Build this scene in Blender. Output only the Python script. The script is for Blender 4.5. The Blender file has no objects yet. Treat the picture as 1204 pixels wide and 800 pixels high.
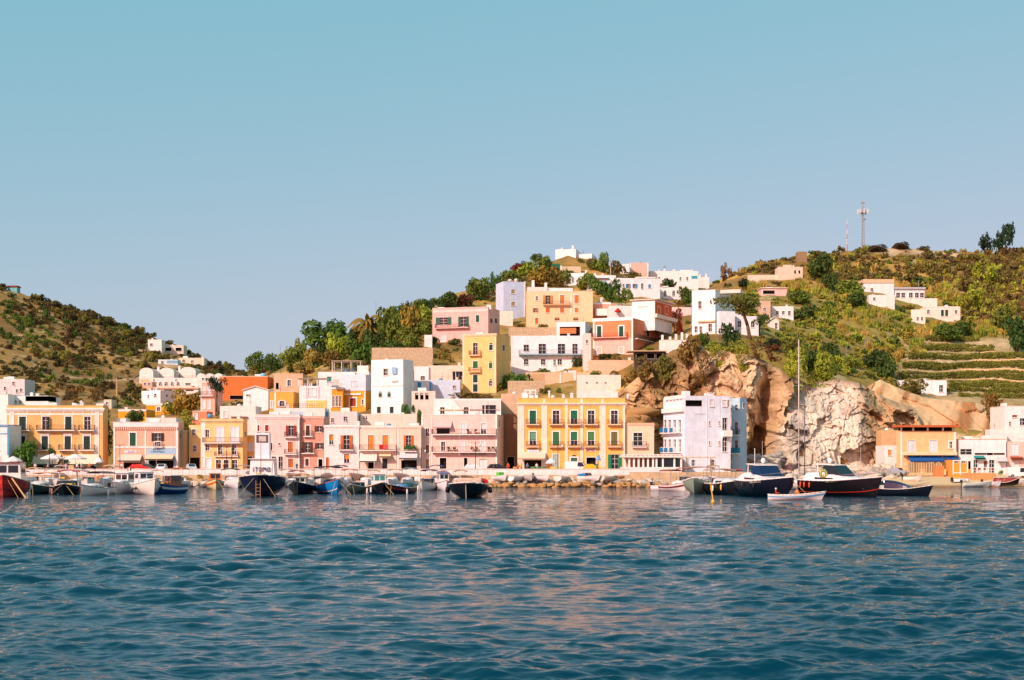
import bpy, bmesh, math, random, time
import numpy as np
from mathutils import Vector, Matrix
T0 = time.time()
random.seed(7); RNG = np.random.default_rng(7)
SC = bpy.context.scene; COL = SC.collection
# ---------------------------------------------------------------- camera
F = 1672.2            # focal length in photograph pixels (50 mm on 36 mm)
CH = 5.0              # eye height above the water (deck of a boat)
HZ = 540.0            # picture row of the horizon
cd = bpy.data.cameras.new('camera'); cam = bpy.data.objects.new('camera', cd); COL.objects.link(cam)
cd.sensor_width = 36; cd.lens = F/1204*36; cd.shift_y = (HZ-400)/1204; cd.clip_end = 6000; cd.clip_start = .5
cam.location = (0, 0, CH); cam.rotation_euler = (math.radians(90), 0, 0); SC.camera = cam
# ---------------------------------------------------------------- sky and sun
SUN_AZ, SUN_EL = math.radians(40), math.radians(33)     # left of and behind the camera
wd = bpy.data.worlds.new('World'); SC.world = wd; wd.use_nodes = True
nt = wd.node_tree; nt.nodes.clear()
sky = nt.nodes.new('ShaderNodeTexSky'); sky.sky_type = 'NISHITA'; sky.sun_disc = False
sky.sun_elevation = SUN_EL; sky.sun_rotation = math.radians(180)+SUN_AZ
sky.altitude = 0; sky.air_density = .7; sky.dust_density = 2; sky.ozone_density = 2
sep = nt.nodes.new('ShaderNodeSeparateColor'); com = nt.nodes.new('ShaderNodeCombineColor'); SKS = .15      # graded like the photograph: cyan aloft, pale grey at the skyline
nt.links.new(sky.outputs[0], sep.inputs[0])
for ch, g, k in ((0, .92, .93), (1, .18, .492), (2, .22, .562)):
    m1 = nt.nodes.new('ShaderNodeMath'); m1.operation = 'MULTIPLY'; m1.inputs[1].default_value = SKS; pw = nt.nodes.new('ShaderNodeMath'); pw.operation = 'POWER'; pw.inputs[1].default_value = g
    m2 = nt.nodes.new('ShaderNodeMath'); m2.operation = 'MULTIPLY'; m2.inputs[1].default_value = k/SKS
    nt.links.new(sep.outputs[ch], m1.inputs[0]); nt.links.new(m1.outputs[0], pw.inputs[0]); nt.links.new(pw.outputs[0], m2.inputs[0]); nt.links.new(m2.outputs[0], com.inputs[ch])
bg = nt.nodes.new('ShaderNodeBackground'); bg.inputs[1].default_value = SKS; wo = nt.nodes.new('ShaderNodeOutputWorld')
nt.links.new(com.outputs[0], bg.inputs[0]); nt.links.new(bg.outputs[0], wo.inputs[0])
ld = bpy.data.lights.new('sun', 'SUN'); ld.energy = 3.3; ld.angle = math.radians(.55); ld.color = (1, .88, .74)
sun = bpy.data.objects.new('sun', ld); COL.objects.link(sun)
sdir = Vector((-math.sin(SUN_AZ)*math.cos(SUN_EL), -math.cos(SUN_AZ)*math.cos(SUN_EL), math.sin(SUN_EL)))
sun.rotation_euler = sdir.to_track_quat('Z', 'Y').to_euler(); sun.location = sdir*200
SC.view_settings.view_transform = 'Standard'; SC.view_settings.look = 'None'
SC.view_settings.exposure = 0.36; SC.view_settings.gamma = 1
# ---------------------------------------------------------------- helpers
def P(px, py, D): return Vector(((px-602)*D/F, D, CH+(HZ-py)*D/F))
def zof(py, D): return CH+(HZ-py)*D/F
def wD(py): return CH*F/(py-HZ)                     # distance of a point on the water
def lin(c):
    r = []
    for v in c:
        v = v/255.; r.append(v/12.92 if v <= .04045 else ((v+.055)/1.055)**2.4)
    return tuple(r)
def tag(o, label=None, cat=None, group=None, kind=None):
    if label: o['label'] = label
    if cat: o['category'] = cat
    if group: o['group'] = group
    if kind: o['kind'] = kind
    return o
def empty(name, loc, label=None, cat=None, group=None, rz=0):
    o = bpy.data.objects.new(name, None); COL.objects.link(o); o.location = loc; o.rotation_euler = (0, 0, rz)
    o.empty_display_size = .3
    return tag(o, label, cat, group)
def link(name, me, parent=None):
    o = bpy.data.objects.new(name, me); COL.objects.link(o)
    if parent is not None: o.parent = parent
    return o
def copy_tree(o, parent=None):
    c = o.copy(); COL.objects.link(c); c.parent = parent
    for ch in list(o.children): copy_tree(ch, c)
    return c
def np_mesh(name, V, Fq, mat=None, smooth=False, col=None):
    """mesh from numpy arrays: V (n,3), Fq (m,k) all faces with k corners"""
    me = bpy.data.meshes.new(name); V = np.asarray(V, np.float32); Fq = np.asarray(Fq, np.int32)
    k = Fq.shape[1]; me.vertices.add(len(V)); me.vertices.foreach_set('co', V.ravel())
    me.loops.add(Fq.size); me.loops.foreach_set('vertex_index', Fq.ravel())
    me.polygons.add(len(Fq)); me.polygons.foreach_set('loop_start', np.arange(0, Fq.size, k, dtype=np.int32))
    if smooth: me.polygons.foreach_set('use_smooth', np.ones(len(Fq), bool))
    if col is not None:
        a = me.color_attributes.new('Col', 'FLOAT_COLOR', 'POINT')
        c = np.ones((len(V), 4), np.float32); c[:, :3] = col; a.data.foreach_set('color', c.ravel())
    me.update(calc_edges=True); me.validate()
    if mat: me.materials.append(mat)
    return me
class MB:
    """collects simple shapes, links them as ONE mesh object"""
    def __init__(s): s.v = []; s.f = []
    def add(s, V, Fs):
        b = len(s.v); s.v += [tuple(p) for p in V]; s.f += [tuple(i+b for i in f) for f in Fs]; return s
    def box(s, x0, x1, y0, y1, z0, z1):
        if x0 > x1: x0, x1 = x1, x0
        if y0 > y1: y0, y1 = y1, y0
        if z0 > z1: z0, z1 = z1, z0
        return s.add([(x0,y0,z0),(x1,y0,z0),(x1,y1,z0),(x0,y1,z0),(x0,y0,z1),(x1,y0,z1),(x1,y1,z1),(x0,y1,z1)],
                     [(3,2,1,0),(4,5,6,7),(0,1,5,4),(1,2,6,5),(2,3,7,6),(3,0,4,7)])
    def tube(s, a, b, r0, r1=None, n=6, cap=True):
        r1 = r0 if r1 is None else r1; a = Vector(a); b = Vector(b); d = (b-a)
        if d.length < 1e-6: return s
        d.normalize(); u = d.orthogonal().normalized(); w = d.cross(u); V = []
        for c, r in ((a, r0), (b, r1)):
            for i in range(n):
                t = 2*math.pi*i/n; V.append(c+u*math.cos(t)*r+w*math.sin(t)*r)
        Fs = [(i, (i+1) % n, n+(i+1) % n, n+i) for i in range(n)]
        if cap: Fs += [tuple(range(n-1, -1, -1)), tuple(range(n, 2*n))]
        return s.add(V, Fs)
    def path(s, pts, r, n=5):
        for a, b in zip(pts[:-1], pts[1:]): s.tube(a, b, r, r, n)
        return s
    def ball(s, c, r, n=8, m=5, sc=(1,1,1)):
        V = []; Fs = []
        for j in range(m+1):
            t = math.pi*j/m
            for i in range(n):
                p = 2*math.pi*i/n; V.append((c[0]+r*sc[0]*math.sin(t)*math.cos(p), c[1]+r*sc[1]*math.sin(t)*math.sin(p), c[2]+r*sc[2]*math.cos(t)))
        for j in range(m):
            for i in range(n): Fs.append((j*n+i, (j+1)*n+i, (j+1)*n+(i+1) % n, j*n+(i+1) % n))
        return s.add(V, Fs)
    def lathe(s, prof, c=(0,0,0), n=12):
        V = []; Fs = []
        for r, z in prof:
            for i in range(n):
                t = 2*math.pi*i/n; V.append((c[0]+r*math.cos(t), c[1]+r*math.sin(t), c[2]+z))
        for j in range(len(prof)-1):
            for i in range(n): Fs.append((j*n+i, j*n+(i+1) % n, (j+1)*n+(i+1) % n, (j+1)*n+i))
        return s.add(V, Fs)
    def prism(s, poly, off):
        """poly: list of 3-D points (planar), extruded by vector off"""
        n = len(poly); A = [Vector(p) for p in poly]; B = [p+Vector(off) for p in A]
        return s.add(A+B, [tuple(range(n-1,-1,-1)), tuple(range(n,2*n))]+[(i,(i+1)%n,n+(i+1)%n,n+i) for i in range(n)])
    def build(s, name, mat, parent=None, M=None, smooth=False, bevel=0):
        me = bpy.data.meshes.new(name); v = s.v
        if M is not None: v = [tuple(M @ Vector(p)) for p in v]
        me.from_pydata(v, [], s.f); me.update()
        if bevel:
            bm = bmesh.new(); bm.from_mesh(me)
            bmesh.ops.bevel(bm, geom=bm.edges[:], offset=bevel, segments=1, affect='EDGES'); bm.to_mesh(me); bm.free()
        bm = bmesh.new(); bm.from_mesh(me); bmesh.ops.recalc_face_normals(bm, faces=bm.faces[:]); bm.to_mesh(me); bm.free()
        if smooth:
            for p in me.polygons: p.use_smooth = True
        if mat: me.materials.append(mat)
        return link(name, me, parent)
# vectorised value noise
def _hash(ix, iy, iz, seed):
    h = (ix.astype(np.int64)*374761393 + iy.astype(np.int64)*668265263 + iz.astype(np.int64)*2147483647 + seed*974634777) & 0xffffffff
    h = ((h ^ (h >> 13))*1274126177) & 0xffffffff; h = h ^ (h >> 16)
    return (h & 0xffff)/65535.0
def vnoise(x, y, z=0, seed=1):
    x, y, z = np.broadcast_arrays(np.asarray(x, float), np.asarray(y, float), np.asarray(z, float))
    ix, iy, iz = np.floor(x), np.floor(y), np.floor(z); fx, fy, fz = x-ix, y-iy, z-iz
    fx, fy, fz = [t*t*(3-2*t) for t in (fx, fy, fz)]; r = 0
    for a in (0, 1):
        for b in (0, 1):
            for c in (0, 1):
                r = r + _hash(ix+a, iy+b, iz+c, seed)*(fx if a else 1-fx)*(fy if b else 1-fy)*(fz if c else 1-fz)
    return r
def fbm(x, y, z=0, o=4, seed=1, g=.5):
    r = 0; a = 1; t = 0
    for i in range(o):
        r = r + a*vnoise(np.asarray(x)*2**i, np.asarray(y)*2**i, np.asarray(z)*2**i, seed+i); t += a; a *= g
    return r/t
# ---------------------------------------------------------------- materials
MATS = {}
def mat(key, c, rough=.8, var=.12, scale=1.2, bump=.0, bscale=8, metal=0, spec=.3, attr=None, streak=0, objvar=0, trans=0, vscale=None):
    """principled material: base colour with noise variation; attr multiplies a colour attribute in"""
    if key in MATS: return MATS[key]
    m = bpy.data.materials.new(key); m.use_nodes = True; t = m.node_tree; N = t.nodes; L = t.links
    b = N['Principled BSDF']; b.inputs['Roughness'].default_value = rough; b.inputs['Metallic'].default_value = metal
    b.inputs['Specular IOR Level'].default_value = spec
    tc = N.new('ShaderNodeTexCoord'); src = None
    if attr:
        at = N.new('ShaderNodeVertexColor'); at.layer_name = attr; src = at.outputs[0]
    else:
        rgb = N.new('ShaderNodeRGB'); rgb.outputs[0].default_value = (*lin(c), 1); src = rgb.outputs[0]
    def mult(src, fac_out, lo, hi, contrast=(.3, .7)):
        mr = N.new('ShaderNodeMapRange'); mr.inputs[1].default_value, mr.inputs[2].default_value = contrast
        mr.inputs[3].default_value, mr.inputs[4].default_value = lo, hi; L.new(fac_out, mr.inputs[0])
        mx = N.new('ShaderNodeMix'); mx.data_type = 'RGBA'; mx.blend_type = 'MULTIPLY'; mx.inputs[0].default_value = 1
        L.new(src, mx.inputs[6]); L.new(mr.outputs[0], mx.inputs[7]); return mx.outputs[2]
    if var:
        n = N.new('ShaderNodeTexNoise'); n.inputs['Scale'].default_value = scale; n.inputs['Detail'].default_value = 6; n.inputs['Roughness'].default_value = .65
        if vscale:
            mp = N.new('ShaderNodeMapping'); mp.inputs['Scale'].default_value = vscale; L.new(tc.outputs['Object'], mp.inputs[0]); L.new(mp.outputs[0], n.inputs['Vector'])
        else: L.new(tc.outputs['Object'], n.inputs['Vector'])
        src = mult(src, n.outputs[0], 1-var, 1+var*.5)
    if streak:       # rain streaks and dirt below edges, stretched vertically
        n2 = N.new('ShaderNodeTexNoise'); n2.inputs['Scale'].default_value = 1; n2.inputs['Detail'].default_value = 4
        mp = N.new('ShaderNodeMapping'); mp.inputs['Scale'].default_value = (2.2, 2.2, .22); L.new(tc.outputs['Object'], mp.inputs[0]); L.new(mp.outputs[0], n2.inputs['Vector'])
        src = mult(src, n2.outputs[0], 1, 1-streak, (.52, .75))
    if objvar:
        oi = N.new('ShaderNodeObjectInfo'); src = mult(src, oi.outputs['Random'], 1-objvar, 1+objvar, (0, 1))
    L.new(src, b.inputs['Base Color'])
    if bump:
        n3 = N.new('ShaderNodeTexNoise'); n3.inputs['Scale'].default_value = bscale; n3.inputs['Detail'].default_value = 5
        L.new(tc.outputs['Object'], n3.inputs['Vector'])
        bp = N.new('ShaderNodeBump'); bp.inputs['Strength'].default_value = bump; bp.inputs['Distance'].default_value = .1
        L.new(n3.outputs[0], bp.inputs['Height']); L.new(bp.outputs[0], b.inputs['Normal'])
    if trans:
        tr = N.new('ShaderNodeBsdfTranslucent'); L.new(src, tr.inputs[0]); ms = N.new('ShaderNodeMixShader'); ms.inputs[0].default_value = trans
        L.new(b.outputs[0], ms.inputs[1]); L.new(tr.outputs[0], ms.inputs[2]); L.new(ms.outputs[0], N['Material Output'].inputs[0])
    MATS[key] = m; return m
def plaster(c):
    k = 'plaster_%d_%d_%d' % c
    if k in MATS: return MATS[k]
    m = mat(k, c, .88, .15, .9, .3, 5, streak=.12); t = m.node_tree; N = t.nodes; L = t.links; b = N['Principled BSDF']
    src = b.inputs['Base Color'].links[0].from_socket; tc = N.new('ShaderNodeTexCoord'); n = N.new('ShaderNodeTexNoise'); n.inputs['Scale'].default_value = .55; n.inputs['Detail'].default_value = 9; n.inputs['Roughness'].default_value = .7
    oi = N.new('ShaderNodeObjectInfo'); vm = N.new('ShaderNodeVectorMath'); L.new(tc.outputs['Object'], vm.inputs[0]); L.new(oi.outputs['Location'], vm.inputs[1]); L.new(vm.outputs[0], n.inputs['Vector'])
    mr = N.new('ShaderNodeMapRange'); mr.inputs[1].default_value, mr.inputs[2].default_value, mr.inputs[3].default_value, mr.inputs[4].default_value = .56, .66, 0, .38; L.new(n.outputs[0], mr.inputs[0])
    mx = N.new('ShaderNodeMix'); mx.data_type = 'RGBA'; L.new(mr.outputs[0], mx.inputs[0]); L.new(src, mx.inputs[6]); q = lin(c); g = sum(q)/3; mx.inputs[7].default_value = (.55*q[0]+.3*g, .55*q[1]+.27*g, .55*q[2]+.24*g, 1); L.new(mx.outputs[2], b.inputs['Base Color']); return m
def paint(c, r=.5): return mat('paint_%d_%d_%d' % c, c, r, .12, 2.5, objvar=.08)
def gel(c): return mat('gelcoat_%d_%d_%d' % c, c, .22, .1, 1.5, spec=.5, streak=.1)
def cloth(c): return mat('cloth_%d_%d_%d' % c, c, .9, .14, 3, .2, 6, trans=.12)
def louvre(c):
    """painted louvred timber: fine horizontal slats as relief"""
    k = 'louvre_%d_%d_%d' % c
    if k in MATS: return MATS[k]
    m = mat(k, c, .6, .14, 2, objvar=.1); t = m.node_tree; N = t.nodes; L = t.links
    tc = N.new('ShaderNodeTexCoord'); w = N.new('ShaderNodeTexWave'); w.bands_direction = 'Z'; w.inputs['Scale'].default_value = 3.2
    L.new(tc.outputs['Object'], w.inputs['Vector']); bp = N.new('ShaderNodeBump'); bp.inputs['Strength'].default_value = .5; bp.inputs['Distance'].default_value = .04
    L.new(w.outputs[1], bp.inputs['Height']); L.new(bp.outputs[0], N['Principled BSDF'].inputs['Normal']); return m
def striped(c1, c2):
    k = 'striped_%d_%d_%d' % c1
    if k in MATS: return MATS[k]
    m = mat(k, c1, .9, 0, trans=.1); N = m.node_tree.nodes; L = m.node_tree.links; b = N['Principled BSDF']
    tc = N.new('ShaderNodeTexCoord'); w = N.new('ShaderNodeTexWave'); w.bands_direction = 'X'; w.inputs['Scale'].default_value = 1.1
    L.new(tc.outputs['Object'], w.inputs['Vector']); cr = N.new('ShaderNodeValToRGB'); cr.color_ramp.interpolation = 'CONSTANT'
    cr.color_ramp.elements[0].color = (*lin(c1), 1); cr.color_ramp.elements[1].position = .5; cr.color_ramp.elements[1].color = (*lin(c2), 1)
    L.new(w.outputs[0], cr.inputs[0]); L.new(cr.outputs[0], b.inputs['Base Color']); return m
WHITE = (238, 234, 228); CREAM = (236, 222, 196); TRIM = (240, 232, 224)
GLASS = mat('window_glass', (26, 34, 38), .08, .3, .8, spec=.6)
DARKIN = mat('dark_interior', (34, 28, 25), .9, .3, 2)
IRON = mat('wrought_iron', (40, 38, 38), .5, .2, 4)
CONC = mat('concrete_roof', (190, 178, 165), .9, .2, 1.2, .2)
WOOD = mat('weathered_wood', (120, 82, 52), .75, .25, 3)
TILE = mat('terracotta', (196, 98, 54), .8, .22, 4, .4, 12)
STONE = mat('wall_stone', (196, 172, 140), .92, .3, 1.6, .7, 3)
CHROME = mat('stainless', (200, 200, 200), .25, .05, 2, metal=1)
ROPE = mat('mooring_rope', (205, 180, 130), .9, .2, 6)
# ================================================================ THE SETTING
KD = 1.243
KN = {
 -350: [(238,556),(252,490),(300,440),(380,365),(450,295),(500,225)],
 0:    [(238,556),(252,500),(300,465),(380,420),(450,377),(500,336)],
 60:   [(238,556),(252,503),(300,470),(380,430),(450,390),(500,355)],
 130:  [(238,556),(252,505),(300,476),(380,442),(450,406),(500,376)],
 215:  [(238,556),(252,500),(300,480),(370,455),(430,430),(480,410)],
 262:  [(238,556),(250,495),(285,478),(340,460),(410,445),(470,433)],
 300:  [(238,556),(250,495),(280,476),(325,458),(375,447),(430,438)],
 350:  [(238,556),(250,493),(272,466),(305,445),(340,432),(380,424)],
 400:  [(238,556),(250,492),(268,460),(295,436),(325,418),(350,404)],
 450:  [(238,556),(250,490),(268,460),(295,432),(325,402),(350,381)],
 500:  [(238,556),(250,490),(268,458),(295,425),(325,388),(350,358)],
 550:  [(238,556),(250,485),(268,455),(297,424),(335,380),(370,340)],
 600:  [(238,556),(250,480),(268,450),(300,424),(345,372),(385,324)],
 665:  [(238,556),(250,472),(268,440),(300,416),(350,360),(400,302)],
 700:  [(238,556),(249,470),(265,433),(298,410),(348,358),(400,305)],
 740:  [(238,556),(248,468),(262,424),(295,402),(345,358),(400,318)],
 785:  [(240,558),(248,470),(258,412),(292,395),(345,360),(410,330)],
 830:  [(246,558),(251,480),(258,404),(290,386),(345,362),(420,335)],
 900:  [(246,558),(251,490),(258,412),(290,390),(345,356),(430,308)],
 960:  [(246,558),(251,500),(259,436),(290,408),(345,360),(430,298)],
 1010: [(246,558),(252,505),(264,455),(290,424),(345,368),(430,293)],
 1060: [(242,556),(252,505),(268,466),(290,444),(345,382),(430,292)],
 1130: [(240,556),(252,505),(270,472),(300,444),(350,388),(430,296)],
 1204: [(240,556),(252,510),(272,478),(300,444),(350,388),(430,294)],
 1600: [(240,556),(252,510),(272,478),(300,444),(350,388),(430,300)]}
_kx = sorted(KN); _kD = np.array([[a for a, b in KN[k]] for k in _kx], float)*KD; _kp = np.array([[b for a, b in KN[k]] for k in _kx], float)
def prof(px):
    D = np.array([np.interp(px, _kx, _kD[:, j]) for j in range(6)]); p = np.array([np.interp(px, _kx, _kp[:, j]) for j in range(6)])
    return D, p
def D_at(px, py):
    D, p = prof(px); return float(np.interp(-py, -p, D))
def py_at(px, D):
    a, p = prof(px); return float(np.interp(D, a, p))
def ground(px, py):
    """point of the hillside seen at a picture position"""
    return P(px, py, D_at(px, py))
# ---- hillside
pxs = np.linspace(-350, 1600, 640); nr = 230; tt = np.linspace(0, 5, nr)
Dk, pk = prof(pxs)                                   # 6 x n
def cr(K, t):                                        # smooth interpolation through the knots
    i = np.clip(np.floor(t).astype(int), 0, 4); f = t-i; f2 = f
    return K[i]*(1-f2)[:, None]+K[i+1]*f2[:, None]
GD = cr(Dk, tt); Gp = cr(pk, tt)
ker = np.hanning(9)[1:-1]; ker /= ker.sum()
def smooth_rows(A):
    B = np.pad(A, ((3, 3), (0, 0)), mode='edge'); return sum(ker[i]*B[i:i+len(A)] for i in range(7))
GD, Gp = smooth_rows(GD), smooth_rows(Gp)
X = (pxs-602)[None, :]*GD/F; Y = GD; Z = CH+(HZ-Gp)*GD/F
rise = np.clip((tt-.6)/.8, 0, 1)[:, None]
Z = Z + rise*((fbm(X*.05, Y*.05, 0, 4, 3)-.5)*2.6 + (fbm(X*.35, Y*.35, 0, 3, 9)-.5)*1.1)
# the far slope falls away behind the crest
bk = np.linspace(1, 14, 14)
Xb = np.concatenate([(X[-1]*(1+b*.05))[None] for b in bk]); Yb = np.concatenate([(Y[-1]*(1+b*.05))[None] for b in bk]); Zb = np.concatenate([(Z[-1]-b*b*.35-b*1.2)[None] for b in bk])
X = np.vstack([X, Xb]); Y = np.vstack([Y, Yb]); Z = np.vstack([Z, Zb])
R_, C_ = X.shape
def grid_faces(R, C):
    i = np.arange(R-1)[:, None]*C+np.arange(C-1)[None, :]; return np.stack([i, i+1, i+C+1, i+C], -1).reshape(-1, 4)
def hillcol(X, Y, px, py):
    n1 = fbm(X*.03, Y*.03, 0, 4, 21); n2 = fbm(X*.13, Y*.13, 0, 4, 31)
    dry = np.array(lin((190, 150, 78))); brown = np.array(lin((134, 102, 52))); olive = np.array(lin((104, 98, 46))); sand = np.array(lin((205, 178, 140)))
    a = np.clip((n1-.38)*5, 0, 1)[..., None]; b = np.clip((n2-.42)*6, 0, 1)[..., None]
    c = dry*(1-a)+brown*a; c = c*(1-b*.6)+olive*b*.6
    lf = np.clip((300-px)/40, 0, 1)[..., None]*np.ones_like(c); c = c*(1-lf*.5)+lf*.5*np.array(lin((146, 110, 60)))*np.clip(.6+n2[..., None]*.8, 0, 1.2)
    rg = (np.clip((px-860)/40, 0, 1)*np.clip((py-325)/30, 0, 1))[..., None]; c = c*(1-rg*.6)+rg*.6*np.array(lin((150, 136, 62)))*np.clip(.6+n2[..., None]*.8, 0, 1.2)
    vt = (np.clip((px-1058)/8, 0, 1)*np.clip((py-396)/5, 0, 1)*np.clip((480-py)/5, 0, 1))[..., None]; c = c*(1-vt*.55)+.55*vt*(sand*(.75+.4*n2[..., None]))
    tr = np.exp(-((py-299-3*np.sin(px*.04))/4.)**2)*np.clip((px-1030)/15, 0, 1)*np.clip((1150-px)/15, 0, 1)*np.clip((n2-.3)*5, 0, 1); c = c*(1-tr[..., None])+sand*tr[..., None]      # bare track on the ridge
    s = .6*np.clip((n2-.66)*10, 0, 1)[..., None]; return c*(1-s)+sand*s
Gp2 = np.vstack([Gp, np.repeat(Gp[-1:], 14, 0)]); hc = hillcol(X, Y, pxs[None], Gp2)
M_hill = mat('dry_hillside', (0, 0, 0), .95, .35, .5, .6, 1.5, attr='Col')
o = link('hillside', np_mesh('hillside', np.stack([X, Y, Z], -1).reshape(-1, 3), grid_faces(R_, C_), M_hill, True, hc.reshape(-1, 3))); tag(o, kind='structure')
# ---- wide ground sheet below everything behind the shore, out to the horizon
g = MB(); g.add([(-4000, 300, .4), (4000, 300, .4), (4000, 5000, .4), (-4000, 5000, .4)], [(0, 1, 2, 3)])
tag(g.build('ground', M_hill if False else mat('earth', (150, 120, 80), .95, .3, .1)), kind='structure')
# ---- sea: real waves, finer towards the camera
cx = np.concatenate([np.linspace(-900, -60, 40)[:-1], np.linspace(-60, 1264, 600), np.linspace(1264, 2100, 40)[1:]])
rD = np.concatenate([np.linspace(9, CH*F/266, 40)[:-1], CH*F/np.linspace(266, 36, 545), np.linspace(CH*F/36, 312, 14)[1:]])
SX = ((cx-602)/F)[None, :]*rD[:, None]; SY = np.repeat(rD[:, None], len(cx), 1)
sp = np.gradient(rD)[:, None]; SZ = np.zeros_like(SX); rw = np.random.default_rng(11)
gust = np.clip(2.6*(fbm(SX*.045, SY*.022, 0, 3, 5)-.12), .45, 1.6)
warp = [vnoise(SX*.05+i*3, SY*.05, 0, 77+i)*2.2 for i in range(3)]
for i in range(80):
    lam = .3*(7/.3)**(rw.random()**1.15); th = rw.normal(.1, .62); k = 2*math.pi/lam
    a = (.036 if lam < 1.0 else .045 if lam < 2.2 else .026)/k
    fade = np.clip((lam/np.maximum(sp, 1e-3)-2.2)/3, 0, 1); r1 = np.nonzero(fade[:, 0] > 0)[0]; r1 = r1[-1]+1 if len(r1) else 0
    ph = k*(SX[:r1]*math.sin(th)+SY[:r1]*math.cos(th))+rw.random()*6.28+warp[i % 3][:r1]
    SZ[:r1] += fade[:r1]*a*(np.sin(ph)+.3*np.cos(2*ph))*gust[:r1]
M_sea = bpy.data.materials.new('sea_water'); M_sea.use_nodes = True; N = M_sea.node_tree.nodes; L = M_sea.node_tree.links; b = N['Principled BSDF']
b.inputs['Base Color'].default_value = (*lin((0, 48, 66)), 1); b.inputs['Roughness'].default_value = .03; b.inputs['IOR'].default_value = 1.27
tc = N.new('ShaderNodeTexCoord'); mp = N.new('ShaderNodeMapping'); mp.inputs['Scale'].default_value = (.8, 1.9, 1); L.new(tc.outputs['Object'], mp.inputs[0])
n1 = N.new('ShaderNodeTexNoise'); n1.inputs['Scale'].default_value = 2.4; n1.inputs['Detail'].default_value = 4; n1.inputs['Roughness'].default_value = .55; L.new(mp.outputs[0], n1.inputs['Vector'])
bp = N.new('ShaderNodeBump'); bp.inputs['Strength'].default_value = .55; bp.inputs['Distance'].default_value = .06; L.new(n1.outputs[0], bp.inputs['Height'])
# beyond the reach of the mesh the small waves go on as relief
n2 = N.new('ShaderNodeTexNoise'); n2.inputs['Scale'].default_value = .62; n2.inputs['Detail'].default_value = 3; L.new(mp.outputs[0], n2.inputs['Vector'])
sx = N.new('ShaderNodeSeparateXYZ'); L.new(tc.outputs['Object'], sx.inputs[0]); mr = N.new('ShaderNodeMapRange'); mr.inputs[1].default_value = 60; mr.inputs[2].default_value = 150; mr.inputs[3].default_value = 0; mr.inputs[4].default_value = .34; L.new(sx.outputs[1], mr.inputs[0])
bp2 = N.new('ShaderNodeBump'); bp2.inputs['Strength'].default_value = 1; L.new(mr.outputs[0], bp2.inputs['Distance']); L.new(n2.outputs[0], bp2.inputs['Height']); L.new(bp.outputs[0], bp2.inputs['Normal']); L.new(bp2.outputs[0], b.inputs['Normal'])
o = link('sea', np_mesh('sea', np.stack([SX, SY, SZ], -1).reshape(-1, 3), grid_faces(*SX.shape), M_sea, True)); tag(o, kind='structure')
# ---- quay, street and beach
QZ = 2.6; QD = 257.0
def xw(px, D): return (px-602)*D/F
q = MB(); q.box(xw(-900, QD), xw(886, QD), QD, 301, -2, QZ)
tag(q.build('quay', mat('quay_stone', (206, 178, 140), .9, .3, .9, .6, 3)), kind='structure')
st = MB(); st.add([(xw(-900, QD), QD+1.5, QZ+.006), (xw(780, QD), QD+1.5, QZ+.006), (xw(780, QD), 276, QZ+.006), (xw(-900, QD), 276, QZ+.006)], [(0, 1, 2, 3)])
tag(st.build('street', mat('street_paving', (120, 108, 100), .9, .25, .8, .2)), kind='structure')
bx = np.linspace(1024, 1700, 150); bD = np.concatenate([np.linspace(236, 262, 26), np.linspace(262, 306, 30)[1:]])
BX = ((bx-602)/F)[None]*bD[:, None]; BY = np.repeat(bD[:, None], 150, 1)
BZ = np.interp(bD, [236, 252, 256, 268, 282, 306], [-1.6, -.12, .22, 1.25, 2.05, 2.5])[:, None]+(fbm(BX*.5, BY*.5, 0, 3, 8)-.5)*.25
BZ = BZ - np.clip((1045-bx)/20, 0, 1)[None]*1.2
wet = np.clip((BZ-.15)/.3, 0, 1)[..., None]; bc = np.array(lin((150, 112, 70)))*(1-wet)+np.array(lin((214, 186, 142)))*wet
o = link('beach', np_mesh('beach', np.stack([BX, BY, BZ], -1).reshape(-1, 3), grid_faces(*BX.shape), mat('beach_sand', (0, 0, 0), .95, .2, .8, .5, 4, attr='Col'), True, bc.reshape(-1, 3))); tag(o, kind='structure')
# ---- sea cliff: a displaced rock face
u = np.linspace(718, 1075, 640); v = np.linspace(-.06, 1.12, 300)
top = np.interp(u, [718, 740, 765, 790, 815, 850, 890, 920, 950, 985, 1010, 1040, 1075], [468, 452, 430, 412, 405, 412, 420, 436, 452, 446, 450, 468, 480])
U, Vv = np.meshgrid(u, v); pyc = 562+(top[None]-562)*np.minimum(Vv, 1.0)
Dc = np.interp(u, [718, 780, 830, 880, 900, 925, 960, 1010, 1040, 1075], [300, 299, 296, 294, 297, 289, 286, 289, 296, 302])[None]+np.clip(Vv, 0, 1)**1.3*np.interp(u, [718, 800, 900, 960, 1020, 1075], [10, 12, 8, 20, 17, 12])[None]
over = np.clip(Vv-1, 0, 1); Dc = Dc+over*110
XC = (U-602)*Dc/F; ZC = zof(pyc, Dc) - over*14
def ridged(n): return 1-np.abs(2*n-1)
def facets(x, y, f, seed, tilt=.6):
    """broken rock: every cell is its own tilted plane"""
    x, y = x*f, y*f; ix, iy = np.floor(x), np.floor(y); best = np.full(x.shape, 9.); out = np.zeros(x.shape)
    for a in (-1, 0, 1):
        for b in (-1, 0, 1):
            cx_, cy_ = ix+a, iy+b; z0 = np.zeros_like(cx_)
            px_, py_ = cx_+_hash(cx_, cy_, z0, seed), cy_+_hash(cx_, cy_, z0, seed+1); dx, dy = x-px_, y-py_; d = dx*dx+dy*dy; m = d < best
            v = _hash(cx_, cy_, z0, seed+2)-.5+tilt*(dx*(_hash(cx_, cy_, z0, seed+3)-.5)*2+dy*(_hash(cx_, cy_, z0, seed+4)-.8)*2)
            out = np.where(m, v, out); best = np.where(m, d, best)
    return out
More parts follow.
